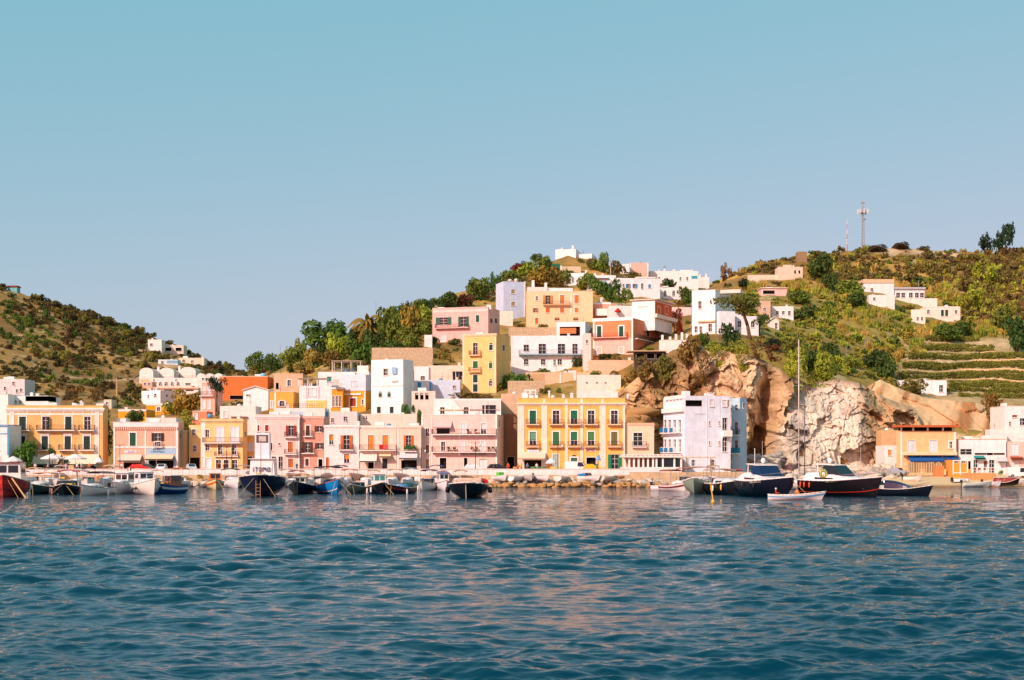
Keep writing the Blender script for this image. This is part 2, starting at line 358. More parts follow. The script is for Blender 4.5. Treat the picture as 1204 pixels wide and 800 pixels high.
e = np.clip(Vv*6, 0, 1)*np.clip((1.02-Vv)*7, 0, 1)
slant = XC*.8+ZC*.6
d1 = ridged(fbm(XC*.06+3, ZC*.05, 0, 3, 41))*5.5
d2 = ridged(fbm(slant*.18, (ZC-XC)*.07, 0, 4, 42))*2.6
cellz = np.floor(vnoise(XC*.32, ZC*.3, 0, 55)*5)/5*1.7          # blocky ledges
d3 = (fbm(XC*.55, ZC*.5, 0, 4, 43)-.5)*1.6
wx = XC+(fbm(XC*.25, ZC*.25, 0, 3, 44)-.5)*4; wz = ZC+(fbm(XC*.25+7, ZC*.25, 0, 3, 45)-.5)*4
sl1, sl2 = wx*.86+wz*.5, -wx*.35+wz*.62
fac = facets(sl1, sl2, .11, 201)*4.4+facets(sl1+3, sl2, .36, 211)*1.5+facets(sl1, sl2+9, .85, 221)*.8+facets(sl1*.6, sl2+9, 1.9, 223)*.25
disp = (d1*.7+d2*.7+cellz*.5+d3-2.6)+fac
cav = np.exp(-((U-(899+(pyc-490)*-.12))/11)**2)*np.clip((pyc-430)/25, 0, 1)*1.0       # the dark cleft
gul = np.exp(-((U-(836-(pyc-440)*.9))/7)**2)*np.clip((pyc-415)/10, 0, 1)*np.clip((480-pyc)/20, 0, 1)
disp = disp - cav*9 - gul*4
cn = (fbm(XC*.1, ZC*.1, 0, 4, 95)-.5)*60; chalk = np.clip((U+cn-(907+np.clip(505-pyc, 0, 60)*.6))/14, 0, 1)*np.clip((1035-U+cn)/30, 0, 1)*np.clip((pyc-443+cn*.4)/12, 0, 1)
disp = disp*(1-.55*chalk)+chalk*(facets(wx*.8-wz*.6, (wx*.6+wz*.8)*.55, .12, 231)*4.6+facets(wx*.8-wz*.6, (wx*.6+wz*.8)*.6, .34, 241)*1.5+facets(wx, wz, .9, 251)*.45+facets(wx, wz*.7, 2.1, 253)*.15+.6)
Dd = Dc-disp*e; XC2 = XC; n_a = fbm(XC*.12, ZC*.12, 0, 4, 71); n_b = fbm(XC*.5, ZC*.4, 0, 4, 72)
och = np.array(lin((196, 162, 116))); rus = np.array(lin((130, 90, 52))); pale = np.array(lin((214, 184, 146))); chk = np.array(lin((226, 208, 186))); gry = np.array(lin((150, 146, 134))); tan_ = np.array(lin((202, 168, 126)))
a = np.clip((n_a-.42)*6, 0, 1)[..., None]; b_ = np.clip((n_b-.45)*5, 0, 1)[..., None]
cc = och*(1-a)+pale*a; veg = np.clip((fbm(slant*.12, (ZC-XC)*.035, 0, 4, 91)-.56)*9, 0, 1)[..., None]; cc = cc*(1-.6*b_)+rus*.6*b_; cc = cc*(1-.75*veg)+np.array(lin((110, 88, 48)))*.75*veg
gq = (.75*np.clip((n_a-.53)*9, 0, 1)*np.clip((985-U)/50, 0, 1))[..., None]; ck = chk*(1-gq)+gry*gq
ck = ck*(1-.4*np.clip((n_b-.6)*9, 0, 1)[..., None])+rus*.4*np.clip((n_b-.6)*9, 0, 1)[..., None]
tn = tan_*(1-.3*b_)+rus*.3*b_
w1 = chalk[..., None]; cc = cc*(1-w1)+ck*w1; w2 = np.clip((U-1018)/20, 0, 1)[..., None]*np.clip((pyc-455+(1060-U)*.1)/10, 0, 1)[..., None]; cc = cc*(1-w2)+tn*w2
CU, CP, CDd = u.copy(), pyc.copy(), Dd.copy()
def cliff_D(px, py):
    j = int(np.argmin(abs(CU-px))); i = int(np.argmin(abs(CP[:-30, j]-py))); return float(CDd[i, j])
o = link('cliff', np_mesh('cliff', np.stack([XC2, Dd, ZC], -1).reshape(-1, 3), grid_faces(*U.shape), mat('cliff_rock', (0, 0, 0), .95, .25, 1.2, .8, 2.2, attr='Col'), False, cc.reshape(-1, 3))); tag(o, kind='structure')
# ---- bare cut bank behind the beach houses (px 1030-1150, below the vineyard)
u = np.linspace(1010, 1215, 220); v = np.linspace(0, 1.15, 90)
top = np.interp(u, [1010, 1035, 1060, 1090, 1120, 1150, 1180, 1215], [460, 446, 458, 468, 471, 474, 484, 490])
U, Vv = np.meshgrid(u, v); pyc = 556+(top[None]-556)*np.minimum(Vv, 1); Dc = 300+np.clip(Vv, 0, 1)**1.1*26+np.clip(Vv-1, 0, 1)*90
XC = (U-602)*Dc/F; ZC = zof(pyc, Dc)-np.clip(Vv-1, 0, 1)*8
disp = facets(XC+ZC*.8, ZC*.5, .22, 261)*1.6+ridged(fbm(XC*.1-ZC*.1, ZC*.06, 0, 4, 81))*2.4+(fbm(XC*.6, ZC*.5, 0, 4, 82)-.5)*.9-1
Dd = Dc-disp*np.clip(Vv*6, 0, 1)*np.clip((1.05-Vv)*7, 0, 1); n_b = fbm(XC*.3-ZC*.25, ZC*.12, 0, 4, 83)[..., None]
t_ = np.clip((n_b-.42)*5, 0, 1); cc = np.array(lin((210, 176, 132)))*(1-t_)+np.array(lin((172, 122, 76)))*t_
o = link('earth_bank', np_mesh('earth_bank', np.stack([XC, Dd, ZC], -1).reshape(-1, 3), grid_faces(*U.shape), mat('bank_soil', (0, 0, 0), .95, .2, 1.2, .7, 2.5, attr='Col'), False, cc.reshape(-1, 3))); tag(o, kind='structure')
# ================================================================ HOUSES
FOOT = []          # picture rectangles of the houses, so that the scrub keeps clear of them
GREEN = (24, 84, 58); DGREEN = (22, 52, 44); ORANGE = (206, 104, 40); RED = (160, 52, 32); BLUESH = (28, 120, 170); WHSH = (226, 224, 226); BROWN = (96, 52, 34)
class House:
    def __init__(s, name, label, x0, x1, yt, yb, col, D=None, rot=0, x2=None, dep=8., par=.7, drop=3., cat='house', group=None, root=None, roof=True, off=0, wallname='wall', cope=None):
        s.col = col; s.par = par; s.cope = cope; s.wallname = wallname; s.hasroof = roof
        if D is None: D = D_at((x0+x1)/2, yb)-off
        th = math.radians(rot); s.R = Matrix.Rotation(-th, 4, 'Z'); r = s.R @ Vector((1, 0, 0)); bk = s.R @ Vector((0, 1, 0))
        zb = zof(yb, D); s.zb = zb
        def solve(o, d, px):                   # distance along d from o until the picture column px
            k = (px-602)/F; return (k*o.y-o.x)/(d.x-k*d.y)
        if rot > 0:
            N_ = P(x1, yb, D); s.W = solve(N_, -r, x0); O = N_-r*s.W; s.dep = solve(N_, bk, x2) if x2 else dep
        else:
            O = P(x0, yb, D); s.W = solve(O, r, x1); s.dep = solve(O, bk, x2) if (x2 and rot) else dep
        s.dep = min(max(s.dep, 2), 26)
        s.O = Vector((O.x, O.y, zb)); Y = O.y+(r.y*s.W if rot > 0 else 0)
        s.D = D; s.H = zof(yt, D)-zb; s.drop = drop
        s.root = root if root is not None else tag(empty(name, s.O, label, cat, group), kind='thing')
        s.M = Matrix.Translation(s.O-Vector(s.root.location)) @ s.R
        s.fr = {'F': (Vector((0, 0, 0)), Vector((1, 0, 0)), Vector((0, -1, 0)), s.W), 'R': (Vector((s.W, 0, 0)), Vector((0, 1, 0)), Vector((1, 0, 0)), s.dep),
                'L': (Vector((0, s.dep, 0)), Vector((0, -1, 0)), Vector((-1, 0, 0)), s.dep)}
        s.op = {'F': [], 'R': [], 'L': []}
        FOOT.append((min(x0, x2 or x0), max(x1, x2 or x1), yt, yb))
    def uz(s, f, px, py):
        o, r, n, l = s.fr[f]; wo = s.O+s.R @ o; wr = s.R @ r; k = (px-602)/F
        u = (k*wo.y-wo.x)/(wr.x-k*wr.y); Yd = wo.y+u*wr.y; return u, zof(py, Yd)-s.zb
    def fb(s, mb, f, u0, u1, n0, n1, z0, z1):
        """box in the frame of a face: u along it, n outwards"""
        o, r, n, l = s.fr[f]; a = o+r*u0+n*n0; b = o+r*u1+n*n1
        mb.box(a.x, b.x, a.y, b.y, z0, z1); return mb
    def fp(s, f, u, n_, z):
        o, r, n, l = s.fr[f]; p = o+r*u+n*n_; return Vector((p.x, p.y, z))
    def B(s, mb, name, m, parent=None, **k): return mb.build(name, m, s.root if parent is None else parent, s.M, **k)
    # ---- openings
    def w(s, cx, y0, y1, wd, st='gl', c=GREEN, sur=1.0, f='F', sc=TRIM, sill=True, name='window', arch=False, deep=.22, label=None):
        for x in (cx if isinstance(cx, (list, tuple)) else [cx]):
            u0, z1 = s.uz(f, x-wd/2, y0); u1, z0 = s.uz(f, x+wd/2, y1)
            if u0 > u1: u0, u1 = u1, u0
            L_ = s.fr[f][3]; u0 = max(u0, .06); u1 = min(u1, L_-.06); z1 = min(z1, s.H-.06)
            if u1-u0 < .15 or z1-z0 < .15: continue
            s.op[f].append((u0, u1, z0, z1)); t = s.D/F*sur; W = u1-u0
            fm = MB()
            if sur > 0:
                t = min(t, .3); p = .07
                s.fb(fm, f, u0-t, u0, -.02, p, z0, z1+t); s.fb(fm, f, u1, u1+t, -.02, p, z0, z1+t); s.fb(fm, f, u0, u1, -.02, p, z1, z1+t)
                if sill: s.fb(fm, f, u0-t*1.3, u1+t*1.3, -.02, p+.09, z0-.14, z0)
                wn = s.B(fm, name, plaster(sc))
            else:
                g = .05; s.fb(fm, f, u0, u0+g, -deep, -.03, z0, z1); s.fb(fm, f, u1-g, u1, -deep, -.03, z0, z1); s.fb(fm, f, u0+g, u1-g, -deep, -.03, z1-g, z1)
                s.fb(fm, f, u0+g, u1-g, -deep, .05, z0-.05, z0); wn = s.B(fm, name, paint(sc))
            if label: wn['label'] = label
            if arch:       # rounded head above the opening
                uc = (u0+u1)/2; rr = W/2; pts = [s.fp(f, uc+rr*math.cos(a), .012, z1+rr*.9*math.sin(a)) for a in [math.pi*i/10 for i in range(11)]]
                am = MB(); am.prism(pts, (s.R.inverted() @ (s.R @ s.fr[f][2]))*.02); s.B(am, 'fanlight', louvre(c) if st == 'sh' else GLASS, wn)
            n_in = -deep
            if st in ('gl', 'op', 'half'):
                pm = MB(); s.fb(pm, f, u0, u1, n_in-.03, n_in, z0, z1); s.B(pm, 'pane', GLASS, wn)
                cm = MB(); g = .06; uc = (u0+u1)/2; fc = TRIM if st != 'gl' or sur else sc
                s.fb(cm, f, uc-g/2, uc+g/2, n_in+.002, n_in+.06, z0, z1)
                for zz in ([.5] if z1-z0 < 1.9 else [.36, .7]): s.fb(cm, f, u0, uc-g/2, n_in+.002, n_in+.05, z0+(z1-z0)*zz-.025, z0+(z1-z0)*zz+.025); s.fb(cm, f, uc+g/2, u1, n_in+.002, n_in+.05, z0+(z1-z0)*zz-.025, z0+(z1-z0)*zz+.025)
                s.B(cm, 'casement', paint(fc), wn)
            if st == 'sh':
                uc = (u0+u1)/2
                for a, b in ((u0+.01, uc-.015), (uc+.015, u1-.01)):
                    m = MB(); s.fb(m, f, a, b, -.12, -.06, z0+.02, z1-.01); q = .07
                    s.fb(m, f, a, a+q, -.06, -.035, z0+.02, z1-.01); s.fb(m, f, b-q, b, -.06, -.035, z0+.02, z1-.01); s.fb(m, f, a+q, b-q, -.06, -.035, (z0+z1)/2-.05, (z0+z1)/2+.05)
                    s.B(m, 'shutter', louvre(c), wn)
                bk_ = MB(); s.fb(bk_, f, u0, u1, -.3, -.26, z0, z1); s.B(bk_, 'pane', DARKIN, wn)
            if st == 'op':
                t2 = (t if sur else 0)+.02
                for a, b in ((u0-t2*.2-W*.5, u0-t2*.2), (u1+t2*.2, u1+t2*.2+W*.5)):
                    m = MB(); s.fb(m, f, a, b, .09, .13, z0+.02, z1-.01); s.B(m, 'shutter', louvre(c), wn)
            if st == 'half':
                m = MB(); zz = z0+(z1-z0)*.42; s.fb(m, f, u0+.01, u1-.01, n_in+.07, n_in+.1, zz, z1); s.B(m, 'roller_blind', cloth(c), wn)
            if st == 'door':
                m = MB(); s.fb(m, f, u0, u1, -.2, -.12, z0, z1)
                s.fb(m, f, u0+.08, (u0+u1)/2-.04, -.12, -.09, z0+.15, z1-.15); s.fb(m, f, (u0+u1)/2+.04, u1-.08, -.12, -.09, z0+.15, z1-.15); d = s.B(m, 'door_leaf', paint(c), wn)
                k = MB(); p = s.fp(f, (u0+u1)/2+.12, -.06, z0+1.0 if z1-z0 > 1.5 else (z0+z1)/2); k.ball(p, .05, 6, 4); s.B(k, 'handle', IRON, wn)
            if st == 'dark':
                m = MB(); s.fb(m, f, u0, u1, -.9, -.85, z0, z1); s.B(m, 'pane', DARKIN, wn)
        return s
    def balc(s, x0, x1, yf, f='F', proj=.9, rail=1., c=TRIM, solid=None, th=.16, iron=IRON):
        u0, z = s.uz(f, x0, yf); u1, _ = s.uz(f, x1, yf); m = MB(); s.fb(m, f, u0, u1, -.02, proj, z-th, z)
        for k in range(max(2, int((u1-u0)/1.5))):       # brackets
            uu = u0+.15+(u1-u0-.3)*k/max(1, max(2, int((u1-u0)/1.5))-1); m.prism([s.fp(f, uu-.06, .0, z-th), s.fp(f, uu-.06, proj*.6, z-th), s.fp(f, uu-.06, .0, z-th-.4)], s.fr[f][1]*.12)
        b = s.B(m, 'balcony', plaster(c)); r = MB(); g = .022
        if solid is not None:
            s.fb(r, f, u0, u1, proj-.1, proj, z, z+rail); s.fb(r, f, u0, u0+.1, 0, proj-.1, z, z+rail); s.fb(r, f, u1-.1, u1, 0, proj-.1, z, z+rail); s.B(r, 'parapet', plaster(solid), b)
        else:
            for zz in (z+.08, z+rail): s.fb(r, f, u0, u1, proj-.06, proj-.02, zz-g, zz+g); s.fb(r, f, u0, u0+.04, 0, proj-.06, zz-g, zz+g); s.fb(r, f, u1-.04, u1, 0, proj-.06, zz-g, zz+g)
            n = max(3, int((u1-u0)/.16))
            for k in range(n+1):
                uu = u0+.02+(u1-u0-.04)*k/n; s.fb(r, f, uu-.013, uu+.013, proj-.055, proj-.03, z, z+rail)
            for k in range(int(proj/.16)):
                for uu in (u0+.02, u1-.02): s.fb(r, f, uu-.013, uu+.013, .08+k*.16, .105+k*.16, z, z+rail)
            s.B(r, 'railing', iron, b)
        return s
    def awn(s, x0, x1, y0, y1, c=CREAM, proj=1.6, f='F', m=None, side=True):
        u0, z1 = s.uz(f, x0, y0); u1, z0 = s.uz(f, x1, y1); mb = MB(); n = 6; V = []; Fs = []
        for k in range(n+1):
            t = k/n; sag = -.10*math.sin(math.pi*t); nn = .03+(proj-.03)*t; zz = z1+(z0+.22-z1)*t+sag
            V += [s.fp(f, u0, nn, zz), s.fp(f, u1, nn, zz)]
        for k in range(n): Fs.append((2*k, 2*k+1, 2*k+3, 2*k+2))
        V += [s.fp(f, u0, proj, z0), s.fp(f, u1, proj, z0)]; Fs.append((2*n, 2*n+1, 2*n+3, 2*n+2))
        V2 = [v-Vector((0, 0, .03)) for v in V]; b = len(V); mb.add(V+V2, Fs+[tuple(i+b for i in q) for q in Fs]); a = s.B(mb, 'awning', m or cloth(c))
        fr = MB()
        for uu in (u0+.05, u1-.05): fr.tube(s.fp(f, uu, .0, z0+.1), s.fp(f, uu, proj-.05, z0+.2), .025)
        fr.tube(s.fp(f, u0, proj-.03, z0+.2), s.fp(f, u1, proj-.03, z0+.2), .03); s.B(fr, 'awning_frame', IRON, a)
        return s
    def band(s, x0, x1, y0, y1, proud=.1, c=TRIM, f='F', name='string_course', m=None):
        u0, z1 = s.uz(f, x0, y0); u1, z0 = s.uz(f, x1, y1); L_ = s.fr[f][3]
        mb = MB(); s.fb(mb, f, min(u0, u1), max(u0, u1), -.015, proud, z0, z1); s.B(mb, name, m or plaster(c)); return s
    def pil(s, xs, y0, y1, wd, proud=.06, c=TRIM, f='F'):
        for x in xs: s.band(x-wd/2, x+wd/2, y0, y1, proud, c, f, 'pilaster')
        return s
    def cor(s, y0, y1, proud=.28, c=TRIM, f='F'):
        """cornice all along a face, stepped"""
        L_ = s.fr[f][3]; mid = 602+F*(s.O.x+.5*s.W*(s.R @ Vector((1, 0, 0))).x)/(s.O.y+.5*s.W*(s.R @ Vector((1, 0, 0))).y)
        _, z1 = s.uz('F', mid, y0); _, z0 = s.uz('F', mid, y1); mb = MB(); h = z1-z0
        a, b = (-proud, L_+proud) if f == 'F' else ((0, L_) if f == 'R' else (0, L_))
        s.fb(mb, f, a, b, -.01, proud, z0+h*.5, z1); s.fb(mb, f, a+proud*.5 if f == 'F' else a, b-proud*.5 if f == 'F' else b, -.012, proud*.5, z0, z0+h*.5)
        s.B(mb, 'cornice', plaster(c)); return s
    def rail(s, x0, x1, yf, h=1., c=IRON, inset=.12, bars=.35, f='F'):
        """railing standing on the roof edge"""
        u0, z = s.uz(f, x0, yf); u1, _ = s.uz(f, x1, yf); r = MB(); n = max(2, int((u1-u0)/bars))
        for zz in (z+.1, z+h*.55, z+h): s.fb(r, f, u0, u1, -inset-.03, -inset, zz-.02, zz+.02)
        for k in range(n+1): uu = u0+(u1-u0)*k/n; s.fb(r, f, uu-.02, uu+.02, -inset-.035, -inset-.0, z, z+h)
        s.B(r, 'roof_railing', c); return s
    def rbox(s, x0, x1, y0, y1, n0, n1, c=WHITE, name='rooftop_block', m=None, bevel=0):
        """block on the roof or against the front: picture rectangle, between depths n0 and n1 behind the front"""
        u0, z1 = s.uz('F', x0, y0); u1, z0 = s.uz('F', x1, y1); mb = MB(); s.fb(mb, 'F', u0, u1, -n1, -n0, z0, z1); s.B(mb, name, m or plaster(c), bevel=bevel); return s
    def chim(s, cx, y0, y1, wd=4, n0=2., c=WHITE):
        u0, z1 = s.uz('F', cx-wd/2, y0); u1, z0 = s.uz('F', cx+wd/2, y1); mb = MB(); w_ = u1-u0; s.fb(mb, 'F', u0, u1, -n0-w_, -n0, z0-.4, z1-.25); s.fb(mb, 'F', u0-.1, u1+.1, -n0-w_-.1, -n0+.1, z1-.25, z1-.12); s.fb(mb, 'F', u0+.1, u1-.1, -n0-w_+.1, -n0-.1, z1-.12, z1)
        s.B(mb, 'chimney', plaster(c)); return s
    def tank(s, cx, y0, y1, wd=5, n0=2., c=(210, 205, 200)):
        u0, z1 = s.uz('F', cx-wd/2, y0); u1, z0 = s.uz('F', cx+wd/2, y1); r = (u1-u0)/2; mb = MB(); p = s.fp('F', (u0+u1)/2, -n0-r, 0); h = z1-z0
        mb.lathe([(0, z0), (r, z0), (r, z0+h*.75), (r*.75, z0+h*.92), (r*.3, z0+h), (0, z0+h)], (p.x, p.y, 0), 10); s.B(mb, 'water_tank', paint(c), smooth=True); return s
    def aer(s, cx, y0, y1, n0=2.):
        u, z1 = s.uz('F', cx, y0); _, z0 = s.uz('F', cx, y1); mb = MB(); p = s.fp('F', u, -n0, z0-.4); q = s.fp('F', u, -n0, z1); mb.tube(p, q, .035)
        for k in range(4): zz = z1-.1-k*.06; mb.tube((q.x-.5+.08*k, q.y-.3+.2*k, z1-.15), (q.x+.5-.08*k, q.y-.3+.2*k, z1-.15), .015, n=4)
        mb.tube((q.x, q.y-.4, z1-.15), (q.x, q.y+.5, z1-.15), .02, n=4); s.B(mb, 'aerial', IRON); return s
    def perg(s, x0, x1, y0, y1, n0=.3, n1=4., c=WHITE, posts=3, cover=None):
        """pergola on a terrace: posts, beams, slats or a cover"""
        u0, z1 = s.uz('F', x0, y0); u1, z0 = s.uz('F', x1, y1); mb = MB()
        for k in range(posts):
            uu = u0+.08+(u1-u0-.16)*k/(posts-1)
            for nn in (n0, n1): s.fb(mb, 'F', uu-.07, uu+.07, -nn-.07, -nn+.07, z0, z1-.16)
        for nn in (n0, n1): s.fb(mb, 'F', u0, u1, -nn-.07, -nn+.07, z1-.16, z1)
        for k in (0, posts-1): uu = u0+.08+(u1-u0-.16)*k/(posts-1); s.fb(mb, 'F', uu-.06, uu+.06, -n1+.07, -n0-.07, z1-.15, z1-.01)
        p = s.B(mb, 'pergola', paint(c)); sl = MB(); n = int((u1-u0)/.5)
        if cover: s.fb(sl, 'F', u0-.2, u1+.2, -n1-.2, -n0+.4, z1+.004, z1+.07); s.B(sl, 'pergola_cover', cover, p)
        else:
            for k in range(n+1): uu = u0+(u1-u0)*k/n; s.fb(sl, 'F', uu-.04, uu+.04, -n1-.2, -n0+.3, z1+.002, z1+.1)
            s.B(sl, 'pergola_slats', paint(c), p)
        return s
    def slab(s, x0, x1, y0, y1, c, over=.4, m=None, name='roof_slab'):
        u0, z1 = s.uz('F', x0, y0); u1, z0 = s.uz('F', x1, y1); mb = MB(); mb.box(u0-.01, u1+.01, -over, s.dep+over, z0, z1); s.B(mb, name, m or plaster(c)); return s
    def gable(s, rise, m=TILE, over=.35):
        """pitched roof, ridge along the depth"""
        mb = MB(); w2 = s.W/2; H = s.H; a = over
        for sx in (-1, 1):
            e = Vector((w2+sx*(w2+a), 0, H-a*rise/w2)); r_ = Vector((w2, 0, H+rise)); mb.prism([(e.x, -a, e.z), (r_.x, -a, r_.z), (r_.x, -a, r_.z+.15), (e.x, -a, e.z+.15)], (0, s.dep+2*a, 0))
        mb.prism([(0.01, .01, H), (s.W-.01, .01, H), (w2, .01, H+rise-.02)], (0, s.dep-.02, 0)); s.B(mb, 'roof', m); return s
    def vault(s, n=1, rise=1.4, c=WHITE):
        mb = MB(); w = s.W/n; K = 12
        for i in range(n):
            pts = [(w*i+w/2-w/2*.97*math.cos(math.pi*k/K), 0.02, s.H-.05+rise*math.sin(math.pi*k/K)) for k in range(K+1)]; mb.prism(pts, (0, s.dep-.04, 0))
        s.B(mb, 'vaulted_roof', plaster(c)); return s
    def done(s):
        """the walls with their openings cut, parapet and flat roof"""
        mb = MB(); W, d, H, t = s.W, s.dep, s.H, .25; par = s.par
        for f in ('F', 'R', 'L'):
            o, r, n, L_ = s.fr[f]; ops = s.op[f]; us = sorted({0, L_} | {x for q in ops for x in q[:2]}); zs = sorted({-s.drop, 0, H} | {min(max(x, -s.drop), H) for q in ops for x in q[2:]})
            for a, b in zip(us[:-1], us[1:]):
                if b-a < 1e-4: continue
                for c, e in zip(zs[:-1], zs[1:]):
                    if e-c < 1e-4: continue
                    m, k = (a+b)/2, (c+e)/2
                    if any(q[0] < m < q[1] and q[2] < k < q[3] for q in ops): continue
                    mb.add([s.fp(f, a, 0, c), s.fp(f, b, 0, c), s.fp(f, b, 0, e), s.fp(f, a, 0, e)], [(0, 1, 2, 3)])
            for q in ops:
                a, b, c, e = q; D_ = -.3
                for (p1, p2) in (((a, c), (b, c)), ((b, c), (b, e)), ((b, e), (a, e)), ((a, e), (a, c))):
                    mb.add([s.fp(f, p1[0], 0, p1[1]), s.fp(f, p2[0], 0, p2[1]), s.fp(f, p2[0], D_, p2[1]), s.fp(f, p1[0], D_, p1[1])], [(0, 1, 2, 3)])
        mb.add([(W, d, -s.drop), (0, d, -s.drop), (0, d, H), (W, d, H)], [(0, 1, 2, 3)])
        ring = lambda z, i: [(i, i, z), (W-i, i, z), (W-i, d-i, z), (i, d-i, z)]
        mb.add(ring(H, 0)+ring(H, t), [(0, 1, 5, 4), (1, 2, 6, 5), (2, 3, 7, 6), (3, 0, 4, 7)])
        mb.add(ring(H, t)+ring(H-par, t), [(1, 0, 4, 5), (2, 1, 5, 6), (3, 2, 6, 7), (0, 3, 7, 4)])
        me_ = s.B(mb, s.wallname, plaster(s.col))
        rf = MB(); rf.add(ring(H-par+.002, t), [(0, 1, 2, 3)])
        if s.hasroof: rf.v = []; rf.f = []; rf.box(t, W-t, t, d-t, H-par-.12, H-par+.004); s.B(rf, 'roof', CONC)
        if s.hasroof and par >= .3 and W > 3.5 and d > 2.5:
            r = random.Random(int(s.O.x*13+s.O.y*7)); zr = H-par
            for _ in range(r.choice((1, 2, 2, 3)) if W > 6 else 1):
                u, n_ = r.uniform(.8, W-.8), r.uniform(.7, max(.8, min(d-.7, 4))); m = MB(); kd = r.random()
                if kd < .3: m.tube((u, n_, zr), (u, n_, H+r.uniform(1, 2)), .03, .03, 5); m.tube((u-.5, n_, H+.9), (u+.5, n_, H+.9), .018, n=4); m.tube((u-.35, n_, H+.7), (u+.35, n_, H+.7), .018, n=4); s.B(m, 'aerial', IRON)
                elif kd < .5: m.lathe([(0, zr), (.5, zr), (.5, H+.25), (.3, H+.45), (0, H+.5)], (u, n_, 0), 10); s.B(m, 'water_tank', paint(r.choice(((206, 202, 196), (90, 150, 190), (150, 110, 80)))), smooth=True)
                elif kd < .75: m.box(u-.3, u+.3, n_-.3, n_+.3, zr, H+.6); m.box(u-.4, u+.4, n_-.4, n_+.4, H+.602, H+.72); s.B(m, 'chimney', plaster(WHITE))
                else: m.box(u-.9, u+.9, n_-.6, n_+.6, zr, H+r.uniform(.2, .9)); s.B(m, 'rooftop_block', plaster(WHITE))
        if s.cope:
            c = MB(); g = .06
            c.box(-g, W+g, -g, t+g, H+.003, H+.1); c.box(-g, W+g, d-t-g, d+g, H+.003, H+.1); c.box(-g, t+g, t+g, d-t-g, H+.003, H+.1); c.box(W-t-g, W+g, t+g, d-t-g, H+.003, H+.1); s.B(c, 'coping', plaster(s.cope))
        return s
def letters(h, x0, x1, y0, y1, c, n, n0=.06, f='F', seed=1):
    """unreadable small lettering: a row of upright glyph strokes at its real size"""
    r = random.Random(seed); u0, z1 = h.uz(f, x0, y0); u1, z0 = h.uz(f, x1, y1); mb = MB(); w = (u1-u0)/n
    for i in range(n):
        a = u0+w*i; t = w*.2
        h.fb(mb, f, a+w*.1, a+w*.1+t, n0, n0+.02, z0, z1)
        if r.random() < .6: h.fb(mb, f, a+w*.1+t, a+w*.8, n0, n0+.02, z1-(z1-z0)*.25, z1)
        if r.random() < .6: h.fb(mb, f, a+w*.1+t, a+w*.8, n0, n0+.02, z0, z0+(z1-z0)*.25)
        if r.random() < .5: h.fb(mb, f, a+w*.6, a+w*.8, n0, n0+.018, z0+(z1-z0)*.3, z1-(z1-z0)*.3)
    h.B(mb, 'lettering', paint(c))
# ---------------------------------------------------------------- waterfront row
FD = 276.
# white house with blue trim at the left end
h = House('house', 'white waterfront house with light blue trim bands beside the yellow palazzo', -60, 10, 500, 556, WHITE, D=268, dep=7, cope=(96, 160, 200))
h.band(-60, 10.3, 500.5, 502, .12, (84, 150, 196)).band(-60, 10.3, 509.5, 510.6, .1, (110, 170, 206)).band(8.6, 10.4, 502, 535, .09, (100, 165, 206), name='pilaster').w([-40, -20, -5], 515, 530, 7, 'gl').w([-30, -4], 536, 555, 9, 'door', (60, 120, 170)).done()
h = House('house', 'tall plain white house rising behind the blue trimmed house', -50, 9.5, 464, 556, WHITE, D=292, dep=10, cope=WHITE); h.w([-30, -10], 480, 492, 5, 'sh', BROWN).tank(3, 460, 465, 4, 1.5).done()
h = House('house', 'long low white house behind the yellow palazzo roof', 9, 57, 466, 520, WHITE, D=296, dep=8); h.rbox(30, 57, 465.5, 472, .0, 5, WHITE).chim(33, 461, 467, 3).chim(8, 463, 468, 3).w([18, 24], 471, 475, 3, 'gl').done()
# yellow palazzo
h = House('palazzo', 'yellow three storey palazzo with dark green shutters behind the white parasols', 8, 121, 477.5, 556, (232, 180, 112), D=FD, dep=3.5, cat='building', cope=(228, 180, 110))
h.cor(480, 484, .4).band(8, 121, 486.2, 488, .05)
h.pil([14], 484, 549, 6, .09, (232, 220, 208)).pil([114], 484, 549, 5.5, .09, (232, 220, 208)).pil([22, 32, 48.5, 59, 75, 86, 97.5, 108.5], 484, 489, 1.2, .07)
h.w([26.6], 490, 505.5, 8, 'sh', DGREEN, 1.2, sill=False).w([53.5], 490, 505.5, 7.5, 'gl', DGREEN, 1.2, sill=False).w([80.5], 490, 505.5, 7.5, 'sh', DGREEN, 1.2, sill=False).w([102.8], 490, 505.5, 7.5, 'gl', DGREEN, 1.2, sill=False)
h.w([26, 52.8, 79.8, 102.2], 513, 528.5, 7.5, 'sh', DGREEN, 1.2, sill=False)
for x in (26, 52.8, 79.8, 102.2): h.band(x-5.5, x+5.5, 509.5, 511.6, .16, TRIM, name='window_hood')
h.balc(18, 36, 506, c=TRIM).balc(44, 89, 506).balc(93.5, 112, 506).balc(44, 60, 529.2).balc(70, 89, 529.2).balc(93.5, 112, 529.2)
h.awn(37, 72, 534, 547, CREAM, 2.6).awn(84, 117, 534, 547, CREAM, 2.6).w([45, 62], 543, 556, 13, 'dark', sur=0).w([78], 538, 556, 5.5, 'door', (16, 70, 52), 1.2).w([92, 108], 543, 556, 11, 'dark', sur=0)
u, z = h.uz('F', 57.5, 490); m = MB(); h.fb(m, 'F', u, u+.06, .02, .62, zof(505.5, FD)-h.zb, zof(490, FD)-h.zb); h.B(m, 'open_shutter', louvre(DGREEN))
h.rbox(111, 120, 474.5, 478, 1, 3, WHITE, 'chimney_block').chim(88, 470, 478, 2.5, 4, WHITE).aer(74, 464, 478).aer(104, 468, 478)
